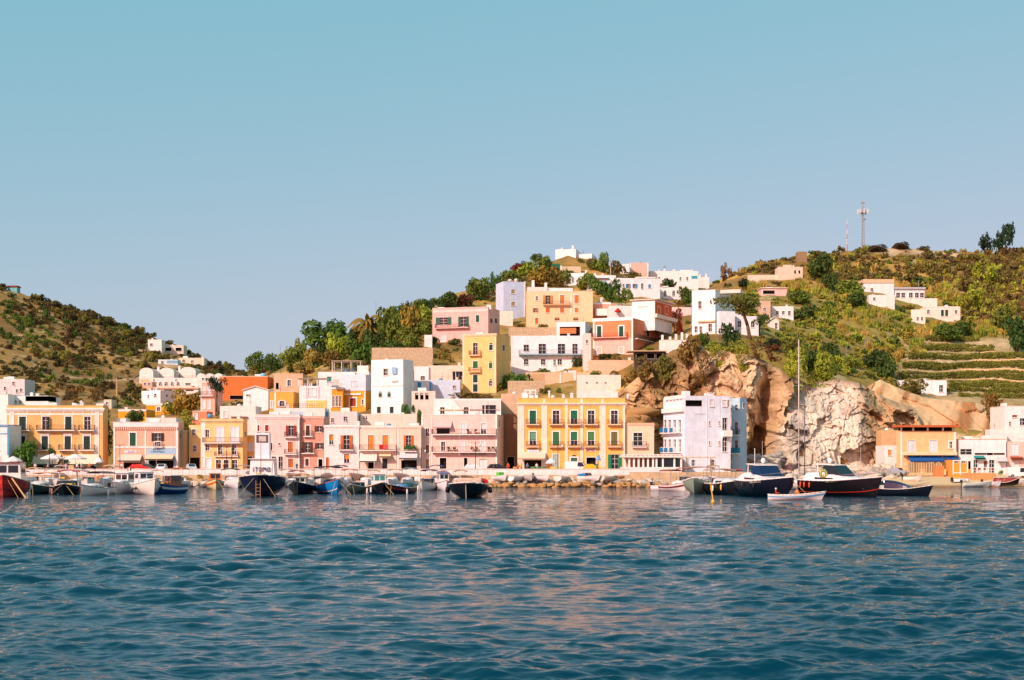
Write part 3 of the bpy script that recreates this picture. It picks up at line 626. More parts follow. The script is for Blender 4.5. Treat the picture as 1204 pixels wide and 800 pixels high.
m = MB(); a, z0 = h.uz('F', 77, 478); b, z1 = h.uz('F', 90, 472.5); m.prism([(a, 4, z0), (b, 4, z0), (a, 4, z1)], (0, 2.5, 0)); h.B(m, 'stair_head', plaster(WHITE)); h.done()
# pink house with the blue shop front
h = House('house', 'salmon pink two storey house with white parapet and blue shop front', 133.5, 209.5, 497, 556, (236, 176, 148), D=FD, dep=5, cope=WHITE)
h.band(133.2, 209.8, 497.4, 502.2, .12, (238, 226, 222), name='parapet_band')
m = MB()
for k in range(30):
    u0, zt = h.uz('F', 135+k*2.5, 502.6); u1, zb_ = h.uz('F', 136.3+k*2.5, 505.6); h.fb(m, 'F', u0, u1, -.01, .22, zb_, zt)
h.B(m, 'dentil_cornice', plaster((226, 190, 166)))
h.pil([134.6], 502.3, 550, 2, .08).pil([171.2], 506, 550, 1.8, .08).pil([208.2], 502.3, 550, 2.6, .08).band(136, 207, 525, 527, .07, name='string_course')
h.w(156.2, 509, 524.5, 7, 'sh', GREEN, 1.4).w(185.5, 509.3, 519, 7, 'op', (50, 38, 34), .8).w(185.6, 519.8, 524.4, 6.5, 'gl', sur=1).balc(181, 192, 525.4, rail=.7, proj=.5)
h.band(173, 206.5, 527.4, 534.4, .05, (164, 196, 216), name='sign_board'); letters(h, 180, 192, 527.8, 529.8, (20, 112, 138), 7, .08, seed=3); letters(h, 176.6, 194, 530.6, 532.4, (20, 112, 138), 12, .08, seed=5)
h.band(146.5, 160.5, 530, 532.6, .06, (226, 222, 232), name='sign_board'); letters(h, 150.5, 159.5, 530.5, 532.2, (150, 150, 196), 8, .08, seed=9)
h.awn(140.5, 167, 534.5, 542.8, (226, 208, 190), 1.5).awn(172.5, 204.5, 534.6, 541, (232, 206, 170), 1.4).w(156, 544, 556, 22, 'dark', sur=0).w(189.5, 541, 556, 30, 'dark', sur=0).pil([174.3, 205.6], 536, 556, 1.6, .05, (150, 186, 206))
h.rbox(168, 204, 491, 497.5, 2, 6, (224, 214, 204)).rbox(132, 143, 491.5, 498, 3, 6, WHITE).chim(187, 488, 492, 3, 3).done()
h = House('annex', 'narrow beige service building against the pink house side', 209.8, 216, 507, 556, (190, 160, 126), D=FD+1.5, dep=6, cat='building', cope=WHITE); h.w(212.6, 510, 515, 2.6, 'gl', sur=0).done()
# yellow house with white shutters
h = House('house', 'pale yellow house with tall white shutters and long balcony on the quay', 236, 285.5, 493, 556, (240, 194, 128), D=FD, rot=10, x2=291, dep=8, cope=(232, 200, 140))
h.cor(494, 497, .3, (226, 196, 150)).pil([239.2], 497, 550, 5, .07, (236, 222, 210))
h.w(243.8, 505.5, 514, 4.5, 'gl').w([258.5, 276], 502, 520, 9.8, 'sh', WHSH, .5).balc(240, 285, 520.7, proj=1.1).w(244, 523, 530, 5, 'gl').w([259, 275.5], 523, 534.5, 5.2, 'gl').balc(253, 281, 536.2, proj=.6, rail=.8).w(243, 539, 556, 10, 'sh', (226, 226, 232), 1).w([257, 266, 276], 541, 556, 6, 'gl', c=RED).w(289, 508, 514, 2.2, 'gl', sur=0, f='R').done()
h = House('house', 'narrow ochre yellow house with recessed door squeezed between yellow and pink fronts', 286, 300, 512, 556, (230, 176, 92), D=FD+3, dep=7); h.w(294, 521, 530, 7, 'sh', WHSH, .6).w(293.5, 537, 556, 6, 'door', (70, 74, 52), .8).done()
h = House('house', 'small cream stepped house in the gap right of the pharmacy green tree'.replace('pharmacy ', ''), 222, 237, 500, 556, (236, 206, 150), D=FD+5, dep=6); h.w([228], 505, 512, 4, 'gl').w([229], 524, 531, 4, 'gl').w(229, 538, 556, 12, 'dark', sur=0).done()
# pink corner house
h = House('house', 'pale pink waterfront house with arched loggia and red brown shutters', 300.5, 352, 487.5, 556, (236, 202, 192), D=FD, dep=10)
h.cor(489.5, 492.8, .22, (236, 220, 216)).pil([301.6], 493, 552, 1.8).pil([351.4], 487.5, 552, 1.4)
h.w([304], 500, 507.3, 2.2, 'sh', RED, .9).w([313.8], 500, 507.3, 4.2, 'sh', RED, .9).w(342.2, 500.5, 512.5, 6, 'op', RED, .5, sill=False).balc(335, 349.5, 514.3, proj=.7)
h.w(311.3, 521, 530, 18, 'dark', sur=1.1, arch=False).w(328.5, 521, 524, 2.4, 'gl', sur=.4).w(341.5, 519.5, 532, 6, 'sh', ORANGE, .8).balc(335, 349.5, 534, proj=.8, rail=.9).w(341.8, 539.5, 550, 6, 'sh', ORANGE, .7).w([322, 330], 537, 556, 5, 'gl').w(308, 538, 556, 11, 'sh', (220, 216, 214), .5)
m = MB(); h.fb(m, 'F', h.uz('F', 306.5, 530)[0], h.uz('F', 308.3, 530)[0], .0, .06, h.uz('F', 306, 530)[1], h.uz('F', 306, 521)[1]); h.fb(m, 'F', h.uz('F', 314.5, 530)[0], h.uz('F', 316, 530)[0], 0, .06, h.uz('F', 306, 530)[1], h.uz('F', 306, 521)[1]); h.B(m, 'loggia_shutter', louvre(RED)); h.done()
h = House('house', 'deeper salmon house half with dark wooden shutters next to the arched loggia', 352.4, 380.5, 489.5, 556, (218, 156, 134), D=FD+.8, dep=9)
h.cor(490.5, 492.6, .18, (230, 190, 176)).w(362, 500.5, 512.3, 4.5, 'sh', BROWN, 1).w(375.5, 501, 508, 5.5, 'op', BROWN, .3).balc(357, 368, 513, proj=.6).w(361.8, 520, 532, 5.5, 'op', BROWN, .4).balc(355, 370, 533, proj=.7).w(376, 521, 528, 5.5, 'op', BROWN, .3).w(361, 539.5, 548, 4, 'sh', BROWN, 1).w([376.8], 540, 556, 5, 'dark').done()
# white and cream low row
h = House('house', 'low white house with orange shutters and green striped ground floor door', 381, 422.3, 500, 556, (240, 226, 220), D=FD, dep=8); h.cor(501.2, 503.2, .16).w(389.5, 511, 523, 4.6, 'half', (208, 140, 60), .5).w(407.5, 512, 528.5, 7, 'op', ORANGE, .4, sill=False).balc(399, 416, 529, proj=.8).w(407.6, 534, 544.5, 6, 'half', (214, 140, 60), .8).w([385], 538, 552, 3.6, 'sh', ORANGE, .4).chim(420, 495, 501, 3).done()
h = House('house', 'peach house with shared long balcony and two striped awnings', 422.6, 466, 500.5, 556, (240, 214, 192), D=FD+.2, dep=8); h.cor(502, 504, .16).w([436.2, 453.2], 512, 529, 7, 'sh', (216, 140, 58), .5, sill=False).balc(423, 466, 529.3, proj=1.1).awn(423.5, 443.5, 533, 543.5, m=striped((244, 232, 222), (226, 206, 190)), proj=1.8).awn(446, 460, 533, 538, m=striped((246, 222, 190), (238, 200, 150)), proj=1.4).w([436], 543, 556, 7, 'dark', sur=0).w([452.5], 539.5, 556, 6, 'door', (36, 40, 38), .5)
for x, c in ((449, (200, 40, 34)), (454.5, (220, 90, 86))):
    m = MB(); u0, z1 = h.uz('F', x-2.6, 523); u1, z0 = h.uz('F', x+2.2, 528.5); h.fb(m, 'F', u0, u1, 1.11, 1.14, z0, z1); h.B(m, 'hanging_towel', cloth(c))
h.done()
h = House('house', 'cream house with planted balcony above a white and grey awning', 466.4, 495, 500.5, 556, (240, 208, 184), D=FD+.1, dep=8); h.cor(502, 504, .16, (240, 220, 206)).pil([468], 504, 552, 2).w(480.3, 512, 526, 5.5, 'op', ORANGE, .5, sill=False).balc(475, 490, 530.5, proj=.8).awn(470, 491, 532, 540, (214, 212, 214), 1.6).w(481, 541, 556, 19, 'dark', sur=0)
m = MB()
for k in range(26): m.ball((h.uz('F', 476+k*.5, 527)[0], -.75+random.uniform(-.1, .1), h.uz('F', 480, 525.6)[1]+random.uniform(-.35, .2)), .22, 5, 3)
h.B(m, 'balcony_plants', mat('plant_green', (44, 92, 40), .8, .3, 4)); h.done()
# big pink house with terraces
h = House('palazzo', 'large pink three storey house with two full width white balconies and upper terrace', 495.4, 584.5, 488, 556, (238, 198, 186), D=FD, rot=8, x2=592, dep=10, cat='building', cope=WHITE)
h.pil([507.8], 490, 552, 1.2, .08).pil([583.6], 488.5, 552, 1.8, .08).pil([496.4], 490, 552, 1.4)
h.w(502.6, 504, 513, 4.2, 'gl', sur=.9).w(502.6, 523.5, 533, 4.2, 'half', (150, 110, 70), .9).w(502.6, 540, 552, 4, 'half', (200, 140, 80), .9)
h.w(521, 500, 510, 16, 'dark', sur=0).awn(510.5, 531.5, 495, 503.5, (226, 190, 184), 1.1).w(545.3, 498, 510.2, 6, 'sh', (230, 222, 224), .8).w(568.5, 498, 510.2, 6, 'half', (226, 220, 220), .8).balc(508.6, 584, 511, proj=1.2, c=WHITE)
h.w(521, 519.5, 530, 4.6, 'gl', sur=1).w([544, 568], 518.5, 530.5, 5, 'sh', (230, 222, 224), .7).balc(508.6, 584, 531.5, proj=1.2, c=WHITE)
h.w(521, 538.5, 556, 8, 'dark', sur=.9).w(547.5, 538.5, 552, 4, 'dark', sur=.5).w(568, 538, 556, 9, 'sh', (232, 228, 228), .6).band(541, 573, 533, 535.6, .1, (196, 186, 160), name='sign_board'); letters(h, 543, 571, 533.6, 535, (120, 100, 84), 18, .12, seed=12); h.band(563.8, 572.4, 538.2, 540.2, .1, (214, 200, 160), name='sign_board')
h.w([587], 494, 502, 1.5, 'gl', f='R', sur=.3).done()
def furn(h, xs, y, n):       # small terrace furniture and pots
    for k, x in enumerate(xs):
        m = MB(); u, z = h.uz('F', x, y); p = h.fp('F', u, n, z); c = [(150, 92, 60), (190, 110, 70), (230, 226, 220)][k % 3]
        m.lathe([(0, 0), (.16, 0), (.24, .42), (.2, .42), (.0, .38)], p, 8); b = h.B(m, 'plant_pot', paint(c)); g = MB()
        for q in range(9): g.ball(p+Vector((random.uniform(-.22, .22), random.uniform(-.2, .2), .55+random.random()*.35)), .14, 5, 3)
        h.B(g, 'plant', mat('plant_green', (44, 92, 40), .8, .3, 4), b)
furn(h, [528, 535, 556, 561, 575, 580], 531.4, .7); furn(h, [551, 560], 510.9, .7)
h = House('terrace_house', 'white roof terrace house with pergola on top of the large pink house', 510, 589, 469, 520, WHITE, D=FD+6, dep=8, cat='house', off=0); h.w(575, 476.5, 487, 16, 'gl', sur=.3, c=BROWN).w([520, 548], 479, 487, 5, 'gl', sur=.3).band(516, 566, 481.6, 483, .12, (206, 176, 140), name='ledge').perg(534, 589, 471, 487, -2.2, .3, WHITE, 4).done()
# stair wall and alley beside the yellow palazzo
h = House('retaining_wall', 'tall beige rendered retaining wall beside the stairs next to yellow palazzo', 589, 622, 463, 556, (214, 178, 146), D=FD+13, dep=5, cat='wall'); h.w(600, 536, 556, 9, 'dark', sur=0).done()
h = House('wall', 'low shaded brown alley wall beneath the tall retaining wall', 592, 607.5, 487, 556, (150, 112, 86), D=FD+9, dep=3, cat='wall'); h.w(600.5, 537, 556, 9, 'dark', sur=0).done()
# big yellow palazzo
YEL = (240, 184, 96)
h = House('palazzo', 'bright yellow three storey palazzo with five bays of green shutters and cream pilasters', 608.5, 735, 468.5, 556, YEL, D=FD, dep=12, rot=3, x2=740, cat='building', cope=(238, 196, 120))
h.cor(474, 477, .35, (238, 214, 190)); C2 = (240, 220, 198)
h.pil([612.5], 477, 552, 8, .1, C2).pil([640], 477, 552, 7, .1, C2).pil([666], 477, 552, 3.2, .1, C2).pil([684], 477, 552, 3.2, .1, C2).pil([708.5], 477, 552, 7.5, .1, C2).pil([733.6], 477, 552, 2.8, .1, C2).pil([640, 666, 684, 708.5], 469.2, 473.8, 3, .08, C2)
bays = [626.5, 653.8, 675, 695, 722.3]
h.w(bays[0], 483, 498.5, 7.6, 'sh', (20, 92, 66), 1.4, sill=False).w(bays[1:2], 483, 498.5, 7.6, 'gl', sur=1.4, sill=False).w(bays[2], 483, 498.5, 7.6, 'half', (30, 110, 76), 1.4, sill=False).w(bays[3:], 483, 498.5, 7.6, 'gl', sur=1.4, sill=False)
for k, b in enumerate(bays): h.w(b, 508, 523.8, 7.4, ['half', 'sh', 'op', 'op', 'sh'][k] if k not in (2, 3) else 'half', [(110, 160, 130), (60, 120, 70), (40, 120, 80), (70, 140, 80), (110, 104, 60)][k], 1.4, sill=False)
for b in bays: h.balc(b-8, b+8, 499.2, proj=.8, c=(240, 210, 180)).balc(b-8, b+8, 525.3, proj=.8, c=(240, 210, 180))
m = MB()
u0, z1 = h.uz('F', 620, 527.2); u1, z0 = h.uz('F', 633.5, 533); um = (u0+u1)/2
m.prism([(u0, -.14, z0), (u1, -.14, z0), (u1, -.14, z1-.3), (um+.7, -.14, z1), (um-.7, -.14, z1), (u0, -.14, z1-.3)], (0, .08, 0)); sg = h.B(m, 'shop_sign', paint((222, 226, 236)))
m = MB(); m.prism([(um-.75, -.17, z1-.12), (um+.75, -.17, z1-.12), (um+.65, -.17, z1-.34), (um-.65, -.17, z1-.34)], (0, .025, 0)); h.B(m, 'emblem', paint((220, 150, 40)), sg); m = MB(); m.prism([(um-.8, -.17, z1-.0), (um+.8, -.17, z1-.0), (um+.95, -.17, z1-.1), (um-.95, -.17, z1-.1)], (0, .025, 0)); h.B(m, 'emblem', paint((26, 40, 84)), sg)
letters(h, 622, 632, 531, 532.4, (150, 140, 190), 9, .165, seed=21)
h.band(688, 701, 527.2, 531.2, .1, (236, 206, 190), name='shop_sign'); letters(h, 689, 700, 528, 530.6, (140, 60, 50), 9, .12, seed=22)
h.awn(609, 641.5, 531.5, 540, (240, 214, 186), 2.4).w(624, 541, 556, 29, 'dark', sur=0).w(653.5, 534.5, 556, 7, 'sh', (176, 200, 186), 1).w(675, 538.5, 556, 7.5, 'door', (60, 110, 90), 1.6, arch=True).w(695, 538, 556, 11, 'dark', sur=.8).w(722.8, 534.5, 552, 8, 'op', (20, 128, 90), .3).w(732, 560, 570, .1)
h.rbox(613, 632, 461.5, 469, 2, 5, WHITE).rbox(678, 727, 459, 469, 3, 8, (238, 222, 214), 'roof_pavilion').perg(616, 630, 458, 469, 1, 3.4, WHITE, 3).chim(662, 463, 470, 3, 3).chim(672, 461, 470, 3.5, 4).tank(650, 464, 469, 5, 3, (224, 214, 206)).tank(739, 463, 470, 4, 1).chim(645, 458, 469, 2, 4); h.slab(677, 728, 458, 459, WHITE, 0) if False else None
h.done()
# peach house with roof rail, white veranda in front
h = House('house', 'small peach house with railed roof terrace between yellow palazzo and white tower house', 736, 769, 498, 556, (240, 208, 176), D=FD+.5, dep=9, cope=(226, 184, 150)); h.cor(498.6, 500.6, .15, (230, 190, 160)).w(750, 509, 524, 10.5, 'gl', sur=1).balc(743, 760, 525.5, proj=.7).rail(737, 768.5, 498, 1.1).band(747, 756, 534.6, 536, .06, (160, 110, 70), name='plaque').w([745, 760], 540, 556, 6, 'dark', sur=.5).done()
VD = 261.
v = House('veranda', 'white columned quayside veranda with flat pergola roof below the peach house', 733, 802, 549.5, 560, (240, 226, 222), D=VD, dep=8, cat='veranda', par=.1, roof=True, drop=1.5)
m = MB()
for k, x in enumerate([734.5, 740, 745.5, 751, 756.5, 762, 768]):
    u, _ = v.uz('F', x, 549); _, z1 = v.uz('F', x, 538); _, z0 = v.uz('F', x, 549.5); mm = MB(); v.fb(mm, 'F', u-.17, u+.17, -.5, -.16, z0, z1); v.fb(mm, 'F', u-.24, u+.24, -.57, -.09, z1-.22, z1); v.B(mm, 'column', plaster(WHITE))
for x in (772, 779.5, 793, 801):
    u, _ = v.uz('F', x, 549); _, z1 = v.uz('F', x, 538.5); _, z0 = v.uz('F', x, 549.5); mm = MB(); v.fb(mm, 'F', u-.16, u+.16, -.4, -.1, z0, z1); v.B(mm, 'column', plaster(WHITE))
mm = MB(); u0, z1 = v.uz('F', 732, 535.5); u1, z0 = v.uz('F', 803, 538); v.fb(mm, 'F', u0, u1, -7.5, .35, z0, z1); v.B(mm, 'roof_slab', plaster((240, 226, 214)))
for k in range(14):
    u, z = v.uz('F', 734+k*5.1, 535); mm = MB(); v.fb(mm, 'F', u-.07, u+.07, -7.2, .7, z, z+.12); v.B(mm, 'roof_batten', paint(WHITE))
mm = MB(); u0, z1 = v.uz('F', 736, 538.2); u1, z0 = v.uz('F', 801, 549.4); v.fb(mm, 'F', u0, u1, -5, -4.8, z0, z1); v.B(mm, 'back_wall', plaster((206, 160, 126)))
mm = MB(); v.fb(mm, 'F', v.uz('F', 772, 540)[0], v.uz('F', 801, 540)[0], -.35, -.3, v.uz('F', 772, 549)[1], v.uz('F', 772, 539)[1]); v.B(mm, 'glazing', GLASS); v.done()
# white tower house
WB = (224, 230, 240)
h = House('tower_house', 'tall angular white house with bright blue shutters standing against the cliff foot', 805, 859, 465.5, 560, WB, D=266, rot=-13, x2=780, dep=14, cat='house', par=.5)
h.w(816, 470.5, 478, 20, 'dark', sur=0, f='F').w(836.8, 470, 478, 5, 'sh', (226, 222, 222), .5).w(852, 470.5, 478, 5, 'sh', (226, 222, 222), .5).w(857, 470.5, 478, 2.4, 'gl', sur=0).w([834, 845.5], 495.5, 500.5, 1.6, 'gl', sur=.6).w([834, 845.5], 519, 523.5, 1.6, 'gl', sur=.6).w(852, 491.5, 512, 5.6, 'gl', sur=.4).balc(848.6, 859, 512.5, proj=.9, solid=WHITE, c=WHITE).w(852, 514.5, 531, 5.6, 'gl', sur=.4).w([815, 838], 541, 548, 4, 'gl', sur=.5)
h.w([782.4, 787.6, 793.6, 799.5], 494, 509, 3.2, 'gl', sur=.3, f='L', sill=False).w([782.4, 787.6, 793.6, 799.5], 517, 531.5, 3.2, 'gl', sur=.3, f='L', sill=False)
for y in (509.6, 532.2): h.balc(780.8, 803, y, f='L', proj=.8, c=WHITE, iron=paint(WHITE))
for y in (503.5, 526.8):
    for x in (782.2, 787.5, 793.8):
        m = MB(); u0, z1 = h.uz('L', x-1.9, y); u1, z0 = h.uz('L', x+1.9, y+5); h.fb(m, 'L', min(u0, u1), max(u0, u1), .82, .86, z0, z1); h.B(m, 'shutter', louvre(BLUESH))
for x in (784, 788, 792, 796, 800, 804):
    m = MB(); u, z1 = h.uz('L', x, 468); _, z0 = h.uz('L', x, 481); h.fb(m, 'L', u-.14, u+.14, .02, .3, z0, z1); h.B(m, 'terrace_pillar', plaster(WHITE))
m = MB(); u0, z1 = h.uz('L', 783, 467); u1, z0 = h.uz('L', 804.6, 468.6); h.fb(m, 'L', min(u0, u1), max(u0, u1), -.3, .34, z0, z1); h.B(m, 'terrace_beam', plaster(WHITE))
m = MB(); u0, z1 = h.uz('L', 780.5, 481); u1, z0 = h.uz('L', 804.9, 484); h.fb(m, 'L', min(u0, u1), max(u0, u1), .0, .5, z0, z1); h.B(m, 'terrace_ledge', plaster(WHITE))
h.pil([831], 465.8, 552, 1, .05, WB).pil([846], 466, 490, .7, .06, (226, 222, 220)).band(817, 829, 486.4, 487.2, .05, (200, 190, 190), name='pipe').rbox(812, 818, 459, 466, 3, 5, WHITE).tank(840, 461, 466, 5, 4); h.done()
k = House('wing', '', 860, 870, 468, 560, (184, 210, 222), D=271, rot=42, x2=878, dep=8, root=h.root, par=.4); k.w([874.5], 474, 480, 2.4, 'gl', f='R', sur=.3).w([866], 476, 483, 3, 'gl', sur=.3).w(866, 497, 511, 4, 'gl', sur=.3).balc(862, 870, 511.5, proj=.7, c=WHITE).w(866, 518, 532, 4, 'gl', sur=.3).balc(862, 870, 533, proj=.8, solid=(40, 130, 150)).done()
# ---------------------------------------------------------------- beach houses on the right
h = House('house', 'cream beach house with flat orange roof overhang and blue awnings', 1058, 1124.5, 507, 553, (240, 196, 140), D=280, dep=9, rot=-4, x2=1055, par=.3)
h.w([1067, 1084, 1098.5], 504.6, 507.6, 10, 'dark', sur=0)
m = MB(); m.box(-.7, h.W+.2, -1.1, h.dep+.5, h.H+.75, h.H+1.15); h.B(m, 'roof', TILE)
for x in (1060, 1074, 1091, 1109, 1122):
    m = MB(); u, z = h.uz('F', x, 507); m.box(u-.15, u+.15, .05, .35, h.H+.003, h.H+.74); h.B(m, 'roof_post', plaster(CREAM))
m = MB(); m.box(.3, h.W-.3, 1.5, 1.6, h.H+.01, h.H+.74); h.B(m, 'loft_shade_wall', DARKIN)  # dark sheet: the shade below the roof put into its colour
h.pil([1059.8], 508, 550, 2, .07).pil([1122.8], 508, 550, 2.4, .07).w([1072, 1097.5], 518, 534, 9, 'sh', WHSH, .6, sill=False).w(1118, 519.5, 527, 3.4, 'gl', sur=1.6).balc(1061, 1123, 534.5, proj=1.1, c=(236, 206, 160), solid=(240, 216, 176), rail=.5).awn(1067, 1107, 536, 543, (36, 98, 170), 1.6).awn(1108, 1125, 536, 541, (36, 98, 170), 1.2).w([1075, 1095], 544, 556, 14, 'dark', sur=0).done()
h = House('house', 'low two part white beach house with blank upper wall and green awning', 1128, 1183, 517, 556, (236, 230, 230), D=281, dep=8, cope=(206, 160, 110)); h.w(1136, 528, 534.5, 14, 'gl', sur=0).pil([1144], 517.5, 534, 1, .06).w([1157, 1171], 532.6, 535, 22, 'dark', sur=0).awn(1144.5, 1157, 536, 540, (40, 150, 140), 1.1).awn(1171, 1183, 537, 544, (206, 204, 204), 1.2).w([1133.5], 541, 556, 6, 'dark', sur=.4).w([1147], 541, 556, 5, 'gl', sur=.6).w([1158.5], 542, 550, 4, 'half', (150, 90, 60), .6).w([1166], 541, 556, 6, 'gl', sur=.3, c=WHITE).done()
h = House('house', 'pink beach house with white shutters and small brown awning at right end', 1184, 1290, 519.5, 556, (236, 190, 176), D=281.5, dep=8); h.w([1193], 522.5, 535, 8, 'sh', WHSH, .6).awn(1187, 1202, 537, 540.5, (166, 80, 48), 1.1).w(1193, 543, 556, 9, 'sh', (232, 226, 222), .5).w([1215, 1240, 1265], 522, 534, 7, 'gl').done()
k = House('beach_bar', 'orange panelled beach bar hut with white posts on the sand', 1120, 1143, 541, 558.5, (226, 156, 64), D=272, dep=4, cat='hut', par=.1, drop=1); k.pil([1120.6, 1129, 1137.5, 1142.6], 541, 558.5, 1.2, .1, WHITE).band(1120, 1143, 541.2, 542.2, .11, WHITE).band(1120, 1137, 555.6, 556.8, .11, (230, 226, 220)).w([1124.6, 1133], 542.3, 544.6, 4.5, 'gl', sur=0).w(1140, 542.5, 552, 3.8, 'dark', sur=0).done()
k = House('bar_terrace', 'wooden beach terrace with orange front boards and white rail', 1142.5, 1171.5, 556.5, 562.5, (200, 150, 92), D=266, dep=6, cat='terrace', par=.05, drop=1)
for j in range(6):
    x = 1143+j*5.6; m = MB(); u, z = k.uz('F', x, 556.5); k.fb(m, 'F', u-.05, u+.05, -.15, -.05, k.H, k.H+1.05); k.B(m, 'rail_post', paint(WHITE))
m = MB(); k.fb(m, 'F', 0, k.W, -.16, -.04, k.H+1.0, k.H+1.08); k.fb(m, 'F', 0, k.W, -.14, -.06, k.H+.5, k.H+.56); k.B(m, 'hand_rail', paint(WHITE)); k.done()
for j, x in enumerate((1146.5, 1152, 1158.5, 1166)):
    t = empty('terrace_chair', P(x, 556.6, 268.5), ['red brown chair by the hut end of the beach terrace', 'red brown chair second from the hut on the beach terrace', 'red brown chair mid way along the beach terrace rail', 'red brown chair at the open far end of the beach terrace'][j], 'chair', 'chairs on the beach terrace'); t.location.z = zof(556.5, 266)+.02
    m = MB(); m.box(-.25, .25, -.25, .25, .42, .48); m.build('seat', paint((150, 60, 40)), t); m = MB(); m.box(-.25, .25, .22, .27, .49, .95); m.build('backrest', paint((150, 60, 40)), t)
    for sx in (-.2, .2):
        for sy in (-.2, .2): m = MB(); m.tube((sx, sy, 0), (sx, sy, .42), .025); m.build('leg', WOOD, t)
# fence of posts below the blue awnings
t = empty('fence', P(1061, 556, 275), 'upright wooden post fence under the blue awnings', 'fence')
for j in range(24):
    m = MB(); x = 1062+j*1.95; p = P(x, 556, 275)-t.location; hh = 1.9+random.uniform(-.15, .2)
    m.box(p.x-.09, p.x+.09, -.03, .03, -.6, hh); m.build('fence_post', mat('pale_wood', (206, 176, 130), .85, .25, 3, objvar=.2), t)
m = MB(); m.box(0, P(1107, 556, 275).x-t.location.x, .035, .09, 1.2, 1.32); m.box(0, P(1107, 556, 275).x-t.location.x, .035, .09, .3, .42); m.build('fence_rail', WOOD, t)
h = House('wall', 'orange striped windbreak panel beside the post fence', 1100, 1110, 548, 556.5, (206, 130, 80), D=274, dep=.3, cat='wall', par=.05, roof=False); h.done()
h = House('house', 'white shed with pale blue door between chalk cliff and cream beach house', 1040, 1057, 524, 556, (236, 228, 222), D=284, dep=7); h.w(1046, 529, 536, 4, 'sh', (220, 150, 90), .4).w(1054, 545, 552, 2.5, 'gl', sur=.3).done()
h = House('wall', 'tan block wall between the chalk cliff and the orange roofed beach house', 1036, 1058, 506, 530, (214, 172, 124), D=290, dep=4, cat='wall'); h.done()
h = House('house', 'white stepped house on the bank above the pink beach house', 1181, 1290, 478, 524, (238, 230, 224), D=300, dep=9, cope=WHITE); h.w([1193], 488, 491, 6, 'half', (180, 120, 70), .4).w([1187.5], 496, 501, 2.6, 'gl', sur=.3).w([1202], 492, 500, 6, 'gl').rbox(1182, 1186, 474, 479, 1, 3, WHITE).done()
h = House('wall', 'white rendered garden wall below the stepped white house', 1164, 1184, 505, 520, (240, 230, 222), D=296, dep=3, cat='wall'); h.done()
# ---------------------------------------------------------------- houses climbing the hill
def simple(label, x0, x1, yt, yb, c, wins=(), st='gl', wc=GREEN, name='house', cat='house', ww=3, **k):
    h = House(name, label, x0, x1, yt, yb, c, cat=cat, **k)
    for (x, a, b) in wins: h.w(x, a, b, ww, st, wc, .5)
    return h
# -- left hill
simple('grey white house on the left slope above the long low house', -14, 29, 446, 466, (214, 212, 212), [(6, 455, 459), (16, 449, 453), (20, 458, 462), (25, 457, 461)]).chim(3, 443, 447).done()
simple('white cubic house with lean to porch alone on the left ridge', 174, 190, 399.5, 412.5, (236, 228, 222), [(178, 404, 407)], dep=6).done()
simple('flat roofed pale porch house beside the cubic ridge house', 190.5, 216, 406, 415, (220, 206, 190), [(198, 409, 413), (210, 409, 413)], 'dark', ww=7, dep=6).done()
simple('tiny house with teal roof on the left hill crest', 9, 20, 337, 342, (120, 180, 180), [], dep=4).slab(9, 20.5, 336, 337.6, (150, 60, 50)).done()
simple('small blue and white house below the left ridge', 186, 209, 423, 430.5, (224, 226, 230), [(191, 425, 428)], dep=5).rbox(196, 209, 424, 427.5, -.05, .2, (130, 176, 200), 'blue_wall').done()
simple('small pale house with terrace wall below the left ridge', 210, 240, 421, 428, (236, 214, 190), [(216, 423, 426), (226, 424, 426.5)], dep=5).done()
# the vaulted white resort
RW = (238, 226, 218); r = 'vaulted white hotel block on the left slope'
for j, (a, b, yt, yb) in enumerate(((164, 180, 437, 447), (187, 204.5, 437, 447), (212, 230, 436, 446))):
    nm = ('leftmost', 'middle', 'right')[j]
    h = simple(['white barrel vaulted hotel pavilion beside the grey gable shed', 'white barrel vaulted hotel pavilion with salmon band', 'white barrel vaulted hotel pavilion with grey band'][j], a, b, yt, yb+5, RW, [], cat='building', name='pavilion', dep=9, par=.1); h.vault(1, 1.25, RW).rbox(a+2, b-2, yb-5, yb-2, -.06, .2, (236, 220, 210), 'ledge')
    h.rbox(a+1, b-1, yb-1, yb+2.5, -.07, .2, [(230, 190, 150), (232, 176, 146), (206, 206, 200)][j], 'wall_band').w((a+b)/2, yb-.4, yb+2, 2, 'gl', sur=0)
    if j: h.chim(a-2, yt-6, yt+3, 2.4, 1, RW)
    h.done()
simple('long white hotel wing with low domes running to the orange house', 231, 262, 443.5, 456, RW, [(239, 444.5, 447), (243, 444.5, 447), (248, 444.5, 447)], cat='building', name='hotel_wing', dep=8, par=.1).vault(3, 1.2, RW).done()
h = House('hotel', 'stepped white hotel terraces with a row of arched windows on the left slope', 176, 232, 444.5, 456, RW, cat='building', dep=10, off=6); h.w([188.5, 195.5, 202.5, 209.5], 451, 453.5, 3.6, 'gl', sur=.4, arch=True).w(182.5, 449.5, 454, 2.2, 'gl', sur=.5).w(221, 450.5, 453, 6, 'gl', sur=.3).w([181, 207], 446, 448, 2, 'gl', sur=.3).done()
h = House('terrace', 'long white hotel terrace with pillars and shaded gallery', 180, 233, 455.5, 470, (236, 224, 214), cat='building', dep=8, off=8); h.w([198, 211, 223], 458, 460, 10, 'dark', sur=0).band(180, 234, 456, 457.2, .4, (230, 170, 130)).w([205, 213], 464, 470, 10, 'half', (220, 150, 110), .3).w([224], 464, 472, 9, 'dark', sur=0).done()
simple('salmon hotel cottage with two oval windows', 167.5, 179, 449, 456, (232, 180, 150), [(170.5, 450.3, 453), (175.5, 450.3, 453)], dep=5, off=4).done()
